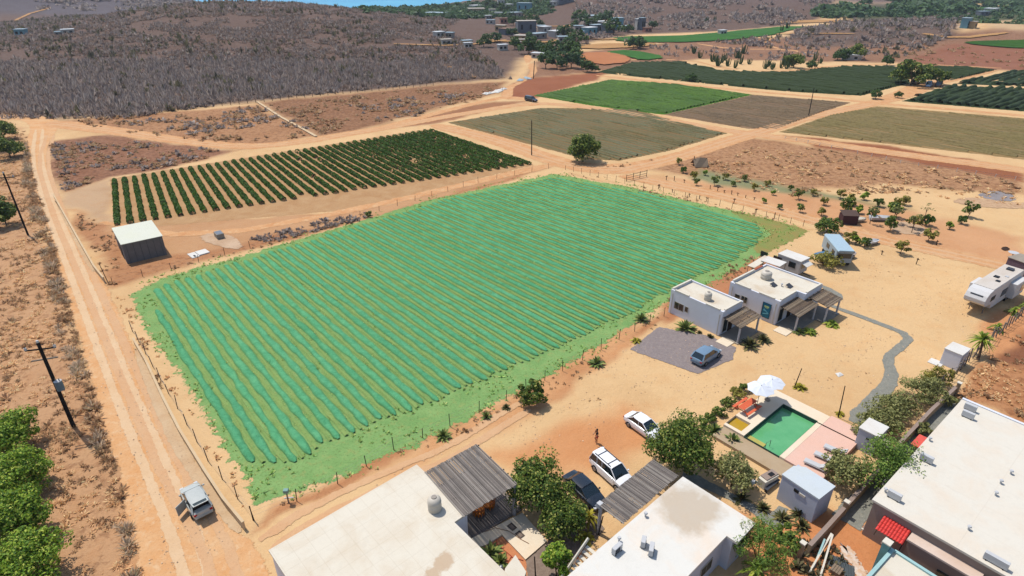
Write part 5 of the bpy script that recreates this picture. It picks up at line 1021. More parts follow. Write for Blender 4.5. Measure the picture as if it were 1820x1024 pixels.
def profile_box(prof, y0, y1):
    """side outline (x,z) swept across y"""
    m = MB(); n_ = len(prof); V = [(x, y0, z) for x, z in prof] + [(x, y1, z) for x, z in prof]; F = [tuple(range(n_)), tuple(range(n_, 2 * n_))[::-1]] + [(i, n_ + i, n_ + (i + 1) % n_, (i + 1) % n_) for i in range(n_)]
    return m.add(V, F)
# fifth-wheel caravan: nose points down-left
g0 = G(1742, 548); g1 = G(1835, 488); ga, gb = G(1757, 525, 3.9), G(1819, 484, 3.9); rz = math.atan2(ga.y - gb.y, ga.x - gb.x); gn = G(1730, 539, 1.9); c0 = Vector((gn.x - 6.3 * math.cos(rz), gn.y - 6.3 * math.sin(rz), 0))
t = empty('caravan', 'long cream fifth-wheel caravan with slide-outs parked at the right edge', 'caravan', c0, rz)
pr = [(-6, .7), (3.4, .7), (3.8, 1.5), (5.9, 1.75), (6.5, 2.2), (6.55, 2.7), (6.2, 3.3), (5.6, 3.72), (4.6, 3.86), (-5.8, 3.86), (-6, 3.7)]
profile_box(pr, -1.25, 1.25).build('body', M_rv, t, bevel=.04); MB().box(-5.8, 4.6, -1.2, 1.2, 3.863, 3.92).build('roof', M_rvr, t)
MB().box(-5.0, -1.4, 1.255, 2.1, 1.0, 3.2).build('slide_out', M_rv, t, bevel=.03); MB().box(.3, 3.2, -2.0, -1.255, 1.0, 3.3).build('slide_out', M_rv, t, bevel=.03); 
MB().box(-4.6, -3.8, -.4, .4, 3.92, 4.15).build('skylight', M_grille, t); MB().box(-.4, .3, -.5, .1, 3.92, 4.02).build('roof_vent', M_black, t); MB().box(1.0, 1.6, .2, .7, 3.92, 4.0).build('roof_vent', M_black, t); MB().box(-1.5, -1.1, .4, .8, 3.92, 4.0).build('roof_vent', M_ac, t)
MB().box(-1.0, .9, 1.252, 1.29, 1.7, 2.7).build('window', M_glass, t); MB().box(3.2, 4.6, 1.252, 1.29, 2.1, 2.8).build('window', M_glass, t); MB().box(-5.4, -3.5, 2.102, 2.13, 1.6, 2.6).build('window', M_glass, t)
MB().add([(6.34, -.75, 3.12), (6.34, .75, 3.12), (6.25, .75, 3.29), (6.25, -.75, 3.29)], [(0, 1, 2, 3)]).build('nose_lettering', M_grille, t)
for x in (-3.4, -2.4):
    for y in (-1.1, 1.1):
        q_ = MB().tube([(x, y - .12, .4), (x, y + .12, .4)], .4, 16).build('wheel', M_rubber, t, smooth=40); MB().tube([(x, y * 1.12, .4), (x, y * 1.14, .4)], .22, 12).build('rim', M_rim, q_)
MB().bar((4.2, -.8, 0), (4.2, -.8, 1.5), .1, .1).bar((4.2, .8, 0), (4.2, .8, 1.5), .1, .1).build('landing_leg', M_steel, t)
t2 = empty('caravan', 'second caravan cut off by the right edge behind the long cream one', 'caravan', G(1850, 505) + Vector((4.5, -.5, 0)), rz); profile_box([(-3.5, .6), (3.2, .6), (3.7, 1.6), (3.5, 2.8), (3.2, 3.1), (-3.5, 3.1)], -1.2, 1.2).build('body', M_rv, t2, bevel=.04); MB().box(-1, .6, 1.202, 1.23, 1.5, 2.3).build('window', M_glass, t2)
for x in (-1, .2):
    for y in (-1.05, 1.05): MB().tube([(x, y - .1, .35), (x, y + .1, .35)], .35, 14).build('wheel', M_rubber, t2)
# camper with pale blue roof
cb = Bld('camper', 'boxy camper with a pale blue-grey roof behind a parked white pickup', 'camper', (1489, 443), (1480, 416), (1519, 439), 3.0)
wd_, dp_ = 2.5, cb.d if cb.d > 5 else 6; cb.e.rotation_euler.z = cb.ang
MB().box(0, wd_, 0, dp_, .7, 2.8).build('body', stucco('camper_side', (186, 196, 200), amt=.2), cb.e, bevel=.05); MB().loft([[(x_, y, z) for x_, z in ((0 - .02, 2.8), (.15, 3.0), (wd_ - .15, 3.0), (wd_ + .02, 2.8))] for y in (-.5, dp_)]).build('roof', stucco('camper_roof', (180, 204, 218), stain=(.85, .85, .85), amt=.3), cb.e)
MB().box(.2, wd_ - .2, -.04, -.003, 1.5, 2.3).build('window', M_glass, cb.e); MB().box(-.04, -.003, .8, 1.9, 1.6, 2.3).build('window', M_glass, cb.e); MB().box(-.04, -.003, 3.2, 4.4, 1.6, 2.3).build('window', M_glass, cb.e)
for y in (.9, dp_ - 1):
    for x in (.1, wd_ - .1): MB().tube([(x - .12, y, .38), (x + .12, y, .38)], .38, 14).build('wheel', M_rubber, cb.e)
gg = G(1501, 462); t = car('old white pickup parked at the front of the boxy camper', 0, 0, None, P_white, 'sedan', 4.2, 1.8, 1.45, loc=(gg.x, gg.y + .6, 0), rz=cb.ang + R(180 + 35), group='vehicles by the camper')
# travel trailer behind the larger cottage
tr = Bld('travel_trailer', 'white travel trailer with dark windows parked behind the larger cottage', 'trailer', (1424, 465), (1386, 449), (1446, 451), 2.8)
dd = min(tr.d, 8); MB().box(0, 2.4, 0, dd, .55, 2.65).build('body', stucco('trailer_side', (206, 204, 202), amt=.25), tr.e, bevel=.05); MB().box(-.05, 2.45, -.05, dd + .05, 2.653, 2.8).build('roof', M_roofp, tr.e, bevel=.03)
for a_, b_ in ((.7, 1.8), (3.0, 4.4), (5.4, 6.6)): MB().box(-.04, -.003, a_, b_, 1.35, 2.25).build('window', M_glass, tr.e)
MB().box(.5, 1.9, -.04, -.003, 1.4, 2.2).build('window', M_glass, tr.e); MB().add([(.3, -.06, 2.35), (2.1, -.06, 2.35), (2.1, -.9, 2.05), (.3, -.9, 2.05), (.3, -.06, 2.4), (2.1, -.06, 2.4), (2.1, -.9, 2.1), (.3, -.9, 2.1)], [(0, 1, 2, 3), (7, 6, 5, 4), (0, 4, 5, 1), (1, 5, 6, 2), (2, 6, 7, 3), (3, 7, 4, 0)]).build('awning', M_roofp, tr.e)
for y in (dd * .45, dd * .6):
    for x in (.05, 2.35): MB().tube([(x - .1, y, .33), (x + .1, y, .33)], .33, 14).build('wheel', M_rubber, tr.e)
MB().bar((1.2, -1.3, .5), (1.2, 0, .6), .1, .1).build('tow_bar', M_black, tr.e)
# boat-like hulls and trailer in the orchard, blue tarpaulin, junk
def hull(label, px, py, L, W_, h_, mat, rz, cat='boat', name='small_boat', group=None):
    t = empty(name, label, cat, G(px, py), rz, group); m = MB(); R_ = []
    for u in (-1, -.8, 0, .6, .9, 1.0):
        k = (1 - max(0, u) ** 2.6 * .95) * (1 if u > -.9 else .9); R_.append([(u * L / 2, -W_ / 2 * k, h_), (u * L / 2, -W_ / 2 * k * .7, h_ * .3), (u * L / 2, 0, .02 + .3 * max(0, u) ** 3), (u * L / 2, W_ / 2 * k * .7, h_ * .3), (u * L / 2, W_ / 2 * k, h_), (u * L / 2, 0, h_ * .55)])
    m.loft(R_).build('hull', mat, t, smooth=40); MB().box(-.5, -.25, -W_ * .42, W_ * .42, h_ * .8, h_ * .9).build('thwart', M_wood, t); return t
hull('small cream boat hull filled by a yellow-green bush beside the dark shelter', 1522, 394, 3.6, 1.5, .7, M_cap, .1)
hull('small white boat with dark cockpit standing in the orchard', 1566, 392, 4.2, 1.6, .8, M_ac, -.05)
hull('upturned cluttered white skiff beside the camper', 1549, 434, 3.0, 1.4, .7, M_ac, .4)
hull('small blue skiff lying behind the yellow bush', 1462, 456, 3.0, 1.4, .6, flat('skiff_blue', (110, 160, 200), .5), .5)
sh_ = Bld('dark_shelter', 'dark brown box shelter with a sloping roof in the orchard', 'shelter', (1500, 383), (1501, 370), (1522, 379), 1.8); w2_, d2_ = max(1.8, sh_.w), 2.0; MB().box(0, w2_, 0, d2_, 0, 1.7).build('wall', flat('shelter_brown', (84, 52, 52), .9), sh_.e); MB().add([(-.1, -.1, 1.72), (w2_ + .1, -.1, 1.72), (w2_ + .1, d2_ + .1, 2.1), (-.1, d2_ + .1, 2.1), (-.1, -.1, 1.78), (w2_ + .1, -.1, 1.78), (w2_ + .1, d2_ + .1, 2.16), (-.1, d2_ + .1, 2.16)], [(0, 1, 2, 3), (7, 6, 5, 4), (0, 4, 5, 1), (1, 5, 6, 2), (2, 6, 7, 3), (3, 7, 4, 0)]).build('roof', flat('shelter_roof', (96, 76, 66), .9), sh_.e)
ds_ = Bld('ruined_shelter', 'collapsed grey thatched shelter at the corner of the dirt roads', 'shelter', (1236, 290), (1230, 284), (1256, 289), 1.2); MB().add([(0, 0, .2), (3.4, 0, .2), (3.4, 1.6, 1.8), (0, 1.6, 1.7), (0, 3.2, .3), (3.4, 3.1, .2), (1.7, .2, .1), (1.7, 1.6, 2.1)], [(0, 6, 7, 3), (6, 1, 2, 7), (3, 2, 5, 4)]).build('roof', M_wood, ds_.e); MB().tube([(.2, 1.6, 0), (.2, 1.6, 2.4)], .08, 6).tube([(3.2, 1.6, 0), (3.2, 1.6, 1.9)], .07, 6).build('post', M_darkwood, ds_.e)
# ================================================================= PEOPLE
def person(label, px, py, rz, lean=0, arms=((.30, .0, 1.02), (.24, .22, 1.05)), shirt=(26, 24, 28), shorts=(210, 90, 70), skin=(190, 130, 95), hair=(28, 20, 18), crouch=0, group=None):
    t = empty('person', label, 'person', G(px, py), rz, group); ms = flat('skin', skin, .6, var=.03); hz = lambda z: z - crouch * (z / 1.7)
    def sk(name, verts, edges, mat, root=0, parent=None):
        me = bpy.data.meshes.new(name); me.from_pydata([v[:3] for v in verts], edges, []); me.materials.append(mat); o = link(name, me, parent or t)
        o.modifiers.new('skin', 'SKIN'); sv = me.skin_vertices[0].data
        for i, v in enumerate(verts): sv[i].radius = (v[3], v[4] if len(v) > 4 else v[3])
        sv[root].use_root = True; s_ = o.modifiers.new('sub', 'SUBSURF'); s_.levels = 1; s_.render_levels = 2
        for p_ in me.polygons: p_.use_smooth = True
        return o
    lx = lean * .5
    V = [(0, 0, .95, .15, .11), (lx * .5, 0, 1.18, .13, .10), (lx, 0, 1.40, .17, .10), (lx + .02, 0, 1.50, .055), (lx + .05, 0, 1.57, .06), (lx + .06, 0, 1.66, .095, .085), (lx + .05, 0, 1.73, .07),
         (0, .09, .88, .085), (.03, .10, .50, .06), (0, .11, .09, .04), (.13, .13, .04, .035), (0, -.09, .88, .085), (.10, -.10, .50, .06), (-.02, -.12, .09, .04), (.11, -.14, .04, .035)]
    E_ = [(0, 1), (1, 2), (2, 3), (3, 4), (4, 5), (5, 6), (0, 7), (7, 8), (8, 9), (9, 10), (0, 11), (11, 12), (12, 13), (13, 14)]
    for s_, (hx, hy, hz_) in zip((1, -1), arms):
        b_ = len(V); V += [(lx, s_ * .19, 1.42, .05), (lx + hx * .25, s_ * (.27), 1.17, .04), (lx + hx, s_ * (.26 - hy * .3), hz_, .032), (lx + hx + .05, s_ * (.25 - hy * .3), hz_ - .03, .035)]; E_ += [(2, b_), (b_, b_ + 1), (b_ + 1, b_ + 2), (b_ + 2, b_ + 3)]
        hc = V[-1]
        for q in range(5):
            fi = len(V); oy = (q - 2) * .019 * s_; ln = (.055, .075, .08, .075, .06)[q]; V += [(hc[0] + (.03 if q else .0), hc[1] + oy, hc[2] - .02, .010), (hc[0] + .03 + (.01 if q else .03), hc[1] + oy * 1.3, hc[2] - .02 - ln, .008)]; E_ += [(b_ + 3, fi), (fi, fi + 1)]
    sk('body', V, E_, ms)
    hd = V[5]; m = MB(); m.loft([[(hd[0] - .02 + math.cos(a) * r_ * 1.0, hd[1] + math.sin(a) * r_ * .9, z) for a in [2 * math.pi * k / 12 for k in range(12)]] for z, r_ in ((1.45, .05), (1.52, .08), (1.62, .1), (1.70, .11), (1.76, .085), (1.785, .03))]); hr = m.build('hair', flat('hair_' + str(hair[0]), hair, .7), t, smooth=60); hr.location.x = -.03
    MB().box(hd[0] + .085, hd[0] + .115, -.012, .012, 1.62, 1.66).build('nose', ms, t)
    for y in (-.032, .032): MB().box(hd[0] + .085, hd[0] + .098, y - .012, y + .012, 1.665, 1.682).build('eye', M_black, t)
    MB().box(hd[0] + .084, hd[0] + .1, -.022, .022, 1.59, 1.6).build('mouth', M_tail, t)
    sk('shirt', [(lx * .1, 0, .98, .155, .125), (lx * .5, 0, 1.18, .15, .12), (lx, 0, 1.40, .185, .12), (lx, .2, 1.43, .07), (lx + .03, .25, 1.25, .06), (lx, -.2, 1.43, .07), (lx + .03, -.25, 1.25, .06)], [(0, 1), (1, 2), (2, 3), (3, 4), (2, 5), (5, 6)], flat('shirt_%d_%d' % shirt[:2], shirt, .8))
    sk('shorts', [(0, 0, .97, .165, .13), (0, .09, .84, .10), (.02, .10, .62, .085), (0, -.09, .84, .10), (.05, -.10, .62, .085)], [(0, 1), (1, 2), (0, 3), (3, 4)], flat('shorts_%d_%d' % shorts[:2], shorts, .8))
    return t
person('person in a black top and red shorts walking across the sandy yard', 1060, 787, R(200), .05)
person('person in a dark top and orange shorts bending by the stair foot', 1025, 1000, R(-40), .5, ((.4, 0, .85), (.42, .1, .88)), (40, 44, 62), (220, 110, 84))
# ================================================================= POLES, WIRES, WALLS, FENCES, GATE
M_pole = flat('pole_black', (34, 28, 26), .9, var=.3, scale=3)
def pole(label, base, top, h_=None, arms=0, trans=False, r_=.14, group='utility poles', name='utility_pole', z0=0):
    b_ = G(*base); h = h_
    if h is None:                                       # height that puts the top where the photo has it
        y = (512 - top[1]) / FP; k = (math.sin(TH) - y * math.cos(TH)) / (math.cos(TH) + y * math.sin(TH)); h = (CH - b_.z) - k * b_.y
    tx = ((top[0] - 910) / FP) * (b_.y * math.cos(TH) + (CH - b_.z - h) * math.sin(TH)) - b_.x; tx = max(-.12 * h, min(.12 * h, tx))
    t = empty(name, label, 'pole', b_, 0, group); MB().tube([(0, 0, -.2), (tx, 0, h)], [r_, r_ * .75], 10).build('pole', M_pole, t, smooth=40)
    if arms:
        for dz, L, rot in ((.75, 2.6, R(14)), (1.9, 2.2, R(20)))[:arms]:
            f = (h - dz) / h; c = Vector((tx * f, 0, h - dz)); d = Vector((math.cos(rot), math.sin(rot), 0)) * L / 2; cr = MB().bar(c - d, c + d, .1, .12).build('cross_arm', M_pole if dz < 1 else M_greybark, t)
            if dz < 1:
                for s_ in (-1, 1): q_ = c + d * s_ * .95; MB().tube([q_ + Vector((0, 0, .06)), q_ + Vector((0, 0, .3))], [.13, .11], 10).build('insulator', M_ac, cr); MB().tube([q_ + Vector((0, 0, .3)), q_ + Vector((0, 0, .36))], [.05, .05], 8).build('insulator_pin', M_black, cr)
        MB().tube([(tx, 0, h), (tx, 0, h + .22)], [.14, .11], 10).build('insulator', M_ac, t)
    if trans:
        f = .52; MB().tube([(tx * f + .42, -.1, h * f - .55), (tx * f + .42, -.1, h * f + .5)], .34, 14).build('transformer', flat('transformer_grey', (120, 138, 150), .5), t, smooth=40); MB().tube([(tx * f + .42, -.1, h * f + .5), (tx * f + .42, -.1, h * f + .58)], [.35, .2], 14).build('transformer_lid', M_ac, t)
        for s_ in (-.18, .18): MB().tube([(tx * f + .42 + s_, -.1, h * f + .56), (tx * f + .42 + s_, -.1, h * f + .8)], .05, 6).build('bushing', M_greybark, t)
        MB().bar((tx * f, 0, h * f), (tx * f + .42, -.1, h * f), .12, .5).build('bracket', M_black, t)
    return t
pole('black utility pole with cross arms and a grey transformer left of the sandy road', (131, 758), (67, 609), arms=2, trans=True, r_=.2)
pole('leaning black utility pole with a cross arm at the left edge', (50, 418), (6, 308), arms=1, r_=.17)
pole('tall plain black pole standing beside the dirt road by the vineyard', (945, 276), (945, 214))
pole('leaning dark pole between the fallow field and the ploughed field', (1437, 206), (1447, 156))
pole('dark pole on the road at the foot of the far town', (948, 140), (950, 108), r_=.2)
for (b_, t_, lb) in (((1411, 690), (1425, 655), 'slim grey post nearer the parasols on the sand'), ((1490, 742), (1502, 686), 'slim grey post by the gravel path end of the pool'), ((1063, 951), (1072, 905), 'short grey post under the corner of the second pergola'), ((952, 1024), (950, 990), 'thin dark post on the grey paving by the small bright tree'),
                    ((1411, 905), (1417, 893), 'short dark post leaning against the pale blue shed'), ((192, 502), (166, 455), 'dark leaning post at the wall end by the field corner')):
    pole(lb, b_, t_, h_=None if b_[0] > 1100 else (2.2 if b_[0] > 900 else 3), r_=.06, group=None, name='post')
def wall_line(label, pts, h, th, mat, capm=None, name='boundary_wall', h2=None):
    c = [p.xy for p in P(pts)]; t = empty(name, label, 'wall', (c[0].x, c[0].y, 0))
    def strip(w0_, za, zb):
        Lf, Rt = [], []
        for i in range(len(c)):
            d = (c[min(i + 1, len(c) - 1)] - c[max(0, i - 1)]).normalized(); q_ = Vector((-d.y, d.x)) * w0_ / 2; Lf.append(c[i] + q_); Rt.append(c[i] - q_)
        return MB().prism([tuple(p) for p in Lf + Rt[::-1]], za, zb)
    strip(th, -.1, h).build('wall', mat, t, world=True); strip(th + .08, h + .002, h + .07).build('coping', capm or mat, t, world=True); return t
M_boundary = stucco('boundary_cream', (226, 198, 158), stain=(.8, .66, .5), amt=.5)
wall_line('cream boundary wall between the sandy road and the green field', [(240, 612), (262, 650), (293, 717), (322, 774), (366, 846), (400, 898), (436, 942)], .9, .16, M_boundary, M_boundary)
wall_line('cream boundary wall between the sandy road and the concrete block shed', [(97, 352), (118, 390), (146, 440), (170, 482), (187, 503)], .9, .16, M_boundary, M_boundary)
wall_line('thin pale wall crossing the dry scrub between two dirt roads', [(458, 184), (500, 210), (530, 226), (562, 244)], .3, .7, M_boundary, name='stone_wall')
wall_line('taupe block wall between the palm garden and the large white building', [(1434, 985), (1466, 950), (1500, 912), (1545, 862), (1600, 795), (1650, 742), (1695, 700)], 1.0, .25, M_stonewall, M_walltan, name='garden_wall')
for pts in ([(240, 614), (262, 652), (293, 719), (322, 776), (366, 848), (400, 900), (436, 944), (416, 950), (380, 904), (346, 862), (304, 796), (276, 730), (256, 680), (242, 640)], [(97, 352), (118, 390), (146, 440), (170, 482), (164, 484), (150, 462), (128, 420), (104, 372)]):
    sheet('pale_bank', P(pts), soilmat('bank_soil', (226, 196, 158), (214, 178, 138), specks=.3), .4, .1, 1)
for (px, py), wh in (((1420, 990), 'bottom'), ((1697, 702), 'top'), ((1497, 916), 'middle')):
    g = G(px, py); t = empty('wall_pillar', 'pale square pillar at the %s of the taupe garden wall' % wh, 'pillar', g, R(40), 'pillars of the garden wall'); MB().box(-.17, .17, -.17, .17, 0, 1.6).build('shaft', M_stonewall, t); MB().box(-.22, .22, -.22, .22, 1.603, 1.7).build('cap', M_cap, t)
def fence(label, pts, sp, h, mat, wires=3, pr_=.04, lean=.1, name='wire_fence', cat='fence', wr=.008, z=0):
    c = [p for p in P(pts)]; t = empty(name, label, cat, c[0]); rr = random.Random(len(pts) * 7 + int(c[0].x)); tops = []; i = 0
    for a, b_ in zip(c, c[1:]):
        n_ = max(1, int((b_ - a).length / sp))
        for k in range(n_ + (b_ is c[-1])):
            if len(tops) >= 100: break
            p = a.lerp(b_, k / n_) - t.location; q = p + Vector((rr.uniform(-lean, lean), rr.uniform(-lean, lean), h * rr.uniform(.85, 1.15)))
            MB().tube([p - Vector((0, 0, .1)), q], pr_, 6).build('post', mat, t); tops.append((p, q))
    m = MB()
    for (p, q), (p2, q2) in zip(tops, tops[1:]):
        for w_ in range(wires): f = (w_ + 1) / (wires + .3); m.bar(p.lerp(q, f), p2.lerp(q2, f), wr, wr)
    if wires: m.build('wire', M_steel, t)
    return t
fence('thin post and wire fence along the near edge of the green field', [(450, 925), (600, 860), (700, 800), (800, 758), (900, 712), (1000, 660), (1100, 604), (1180, 562)], 2.6, 1.5, M_darkwood)
fence('thin post fence inside the cream wall along the west side of the green field', [(236, 590), (300, 700), (370, 820), (452, 925)], 3.0, 1.6, M_darkwood)
fence('thin post fence along the far vineyard side of the green field', [(200, 505), (400, 455), (640, 385), (850, 325), (975, 300)], 4, 1.2, M_darkwood, wires=2)
fence('dark post fence round the east side of the green field', [(1005, 302), (1160, 338), (1300, 372), (1450, 408)], 2.2, 1.2, M_darkwood, wires=2)
fence('dark post and brush fence at the foot of the grey scrub hill', [(96, 213), (200, 206), (300, 198), (455, 184), (610, 168), (770, 153)], 2.6, 1.5, M_darkwood, wires=3, pr_=.09, wr=.04)
fence('rough wooden pole fence beside the white box shed and fan palm', [(1640, 705), (1668, 690), (1700, 665), (1735, 630), (1770, 600), (1835, 545)], 1.1, 1.7, M_greybark, wires=3, pr_=.07, lean=.25, wr=.03)
fence('line of pale stakes along the road bank right of the scrubby lot', [(1395, 247), (1500, 268), (1600, 290), (1700, 305), (1840, 326)], 3, .8, M_roofp, wires=2, pr_=.06, wr=.04)
gt = Bld('gate', 'dark metal field gate standing at the dirt road corner of the green field', 'gate', (1113, 323), (1112, 322), (1149, 314), 0); gl = (G(1149, 314) - G(1113, 323)).length; a_ = math.atan2((G(1149, 314) - G(1113, 323)).y, (G(1149, 314) - G(1113, 323)).x); gt.e.rotation_euler.z = a_
m = MB(); [m.bar((0, 0, z), (gl, 0, z), .06, .06) for z in (.3, .8, 1.35)]; m.build('rail', M_black, gt.e)
for x in (0, gl * .33, gl * .66, gl): MB().tube([(x, 0, 0), (x, 0, 1.6)], .06, 6).build('post', M_black, gt.e)
# water meter box stand at the near field corner
t = empty('valve_stand', 'small grey-green pump stand at the near corner of the green field', 'pump', G(513, 893)); MB().tube([(0, 0, 0), (0, 0, 1.2)], .07, 8).build('pipe', M_steel, t); MB().box(-.22, .22, -.18, .18, 1.2, 1.55).build('housing', flat('pump_green', (130, 170, 160), .5), t, bevel=.03); MB().bar((-.3, 0, .5), (.5, .1, .5), .08, .08).build('side_pipe', M_ac, t)
# ================================================================= PLANTS
def fronds(mb, n_, L, wd, droop, up=(.3, 1.3), base=(0, 0, 0), rr=None, segs=4, fold=.25):
    """curved folded strips growing from base"""
    for i in range(n_):
        a = 2 * math.pi * i / n_ + rr.uniform(-.3, .3); el = rr.uniform(*up); l = L * rr.uniform(.75, 1.15); V = []; F = []
        for k in range(segs + 1):
            t = k / segs; r_ = l * t * math.cos(el) ; z = l * t * math.sin(el) - droop * l * t * t; w_ = wd * (math.sin(math.pi * min(1, .12 + t * .88)) ** .7) * .5 + .004
            c = Vector((math.cos(a) * r_, math.sin(a) * r_, z)) + Vector(base); s_ = Vector((-math.sin(a), math.cos(a), 0)) * w_; V += [c - s_ + Vector((0, 0, w_ * fold)), c, c + s_ + Vector((0, 0, w_ * fold))]
        for k in range(segs): b = 3 * k; F += [(b, b + 1, b + 4, b + 3), (b + 1, b + 2, b + 5, b + 4)]
        mb.add(V, F)
G_AG = island('agave_leaf', [(74, 96, 44), (112, 126, 58), (150, 156, 84)], k=1.1); G_PALM = island('palm_leaf', [(82, 108, 30), (124, 142, 40), (170, 176, 66)], k=1.1, trans=.2); G_YEL = island('yellow_leaf', [(110, 106, 26), (160, 146, 38), (188, 176, 70)], k=1.1, trans=.2)
G_DKAG = island('dark_agave_leaf', [(56, 62, 34), (84, 84, 44), (122, 110, 62)], k=1.1)
PROT = {}
def agave(label, px, py, r_=.8, kind='ag', group=None, cat='agave', name='agave_plant'):
    g = G(px, py); rr = random.Random(int(px * 13 + py)); t = empty(name, label, cat, g, rr.uniform(0, 6), group)
    r_ *= 1.7; key = (kind, round(r_, 1), rr.randrange(3)); mt = {'ag': G_AG, 'pl': G_PALM, 'yl': G_YEL, 'dk': G_DKAG}[kind]
    if key not in PROT:
        m = MB(); fronds(m, 46 if kind != 'pl' else 44, r_, r_ * (.2 if kind != 'pl' else .26), .25 if kind in ('ag', 'dk') else .7, (.15, 1.45), rr=rr); c = MB().tube([(0, 0, -.05), (0, 0, .18)], [.16 * r_ + .03, .1 * r_ + .02], 7)
        PROT[key] = (m.build('leaves', mt, t), c.build('stem', M_bark, t))
    else:
        for q in PROT[key]: c = q.copy(); COL.objects.link(c); c.parent = t
    return t
def palm(label, px, py, h, r_, kind='pl', n_=44, group=None, top=None, name='palm_tree', wd=.3, droop=.75):
    g = G(px, py); rr = random.Random(int(px + py)); t = empty(name, label, 'palm', g, 0, group); lean = Vector((rr.uniform(-.2, .2), rr.uniform(-.2, .2), h)) if top is None else Vector(top)
    MB().tube([(0, 0, -.1), lean * .5 + Vector((.05, 0, 0)), lean], [.17, .13, .11], 8).build('trunk', M_bark, t, smooth=40); m = MB(); fronds(m, n_, r_, r_ * wd * .6, droop, (-.3, 1.4), base=lean, rr=rr, segs=5); m.build('crown', {'pl': G_PALM, 'yl': G_YEL, 'ag': G_AG}[kind], t); return t
# big trees of the compound
tree('big bushy green tree between the large pergola and the dark sedan', 'tree', 960, 862, 2.4, 2.55, 2.6, 2.2, 11000, .12, G_MID, 60)
tree('dense leafy tree in front of the grey paving, under the big bushy one', 'tree', 1003, 924, 1.8, 1.9, 1.9, 1.6, 7500, .11, G_MID, 44)
tree('big dark green tree overhanging the white sedan beside the pool terrace', 'tree', 1210, 790, 2.8, 3.0, 2.9, 2.4, 15000, .12, G_MID, 80)
tree('spreading grey-green tree in front of the low tan pool wall', 'tree', 1306, 838, 1.8, 2.1, 2.1, 1.4, 4800, .11, G_GREY, 40, cr=.34)
tree('round dense feathery tree between the pale blue shed and the big white roof', 'tree', 1578, 824, 2.8, 2.5, 2.4, 2.3, 7500, .10, G_FEATHER, 50, cr=.42)
tree('loose flowering tree with small white blossoms behind the pale blue shed', 'tree', 1503, 832, 1.9, 2.0, 2.0, 1.6, 3000, .14, G_GREY, 30)
tree('dark wispy tree at the bottom between the white house and the garden wall', 'tree', 1352, 975, 2.4, 2.5, 2.3, 2.2, 5200, .13, G_FEATHER, 40, cr=.32, asp=4)
tree('wispy grey-brown bush overhanging the corner of the stained white roof', 'bush', 1322, 945, 2.5, 1.1, 1.1, 1.3, 900, .12, G_GREY, 16, asp=4, name='bush')
tree('small bright green tree standing on the grey paving at the bottom', 'tree', 990, 998, 1.8, 1.1, 1.1, 1.4, 3600, .12, G_MANGO, 24)
tree('lone round shrub tree between the field fence and the sandy yard', 'tree', 948, 697, 1.4, 1.5, 1.4, 1.2, 2400, .15, G_MID, 22)
tree('large dark bushy tree standing alone by the dirt road crossing', 'tree', 1037, 264, 3.2, 3.6, 3.4, 3.3, 5200, .26, G_MID, 40)
tree('bushy dark tree at the east corner of the green field', 'tree', 1473, 400, 1.5, 1.9, 1.8, 1.6, 2200, .2, G_MID, 24)
tree('sprawling yellow-brown bush between the travel trailer and the boxy camper', 'bush', 1466, 462, 1.0, 2.3, 2.2, 1.2, 2200, .16, G_OLIVE, 28, name='bush')
tree('dense small tree bush on the orange soil by the garden wall', 'bush', 1400, 955, 1.0, 1.0, 1.0, .9, 1400, .13, G_MID, 16, name='bush')
for (px, py, zc, r_, n_), lb in zip(((1568, 746, 1.2, 2.1, 3400), (1604, 722, 1.3, 2.4, 3800), (1642, 694, 1.3, 2.2, 3400), (1668, 672, 1.1, 1.7, 2000), (1540, 768, 1.0, 1.2, 1500)),
    ('large spiny olive-green bush behind the small white pump shed', 'large spiny bush in the middle of the hedge by the gravel path', 'large spiny bush near the rough pole fence', 'thin yellowish bush below the white box shed', 'small spiny bush touching the small white pump shed')):
    tree(lb, 'bush', px, py, zc, r_, r_ * .9, 1.3, n_, .15, G_OLIVE if '1668' in str(px) else G_GREY, 30, group='spiny bushes along the gravel path', name='bush', asp=2.6)
tree('olive bush growing through the garden wall near its top end', 'bush', 1690, 712, .7, .8, .8, .7, 700, .13, G_GREY, 12, name='bush'); tree('olive bush beside the garden wall above the round feathery tree', 'bush', 1640, 762, .7, .9, .7, .7, 700, .13, G_GREY, 12, name='bush')
for (px, py, r_), lb in zip(((1296, 716, .8), (1312, 698, .8), (1325, 690, .7), (1280, 730, .7), (1262, 742, .7), (1250, 752, .6)), ('dark hedge bush second from the parasols', 'yellow-green bush just left of the parasols', 'dark green bush touching the parasols', 'dark hedge bush in the middle of the terrace edge row', 'dark hedge bush near the big dark tree', 'small hedge bush under the edge of the big dark tree')):
    tree(lb, 'bush', px, py, .45, r_, r_, .55, 700, .12, G_OLIVE if 'yellow' in lb else G_MID, 12, group='bushes along the terrace edge', name='bush')
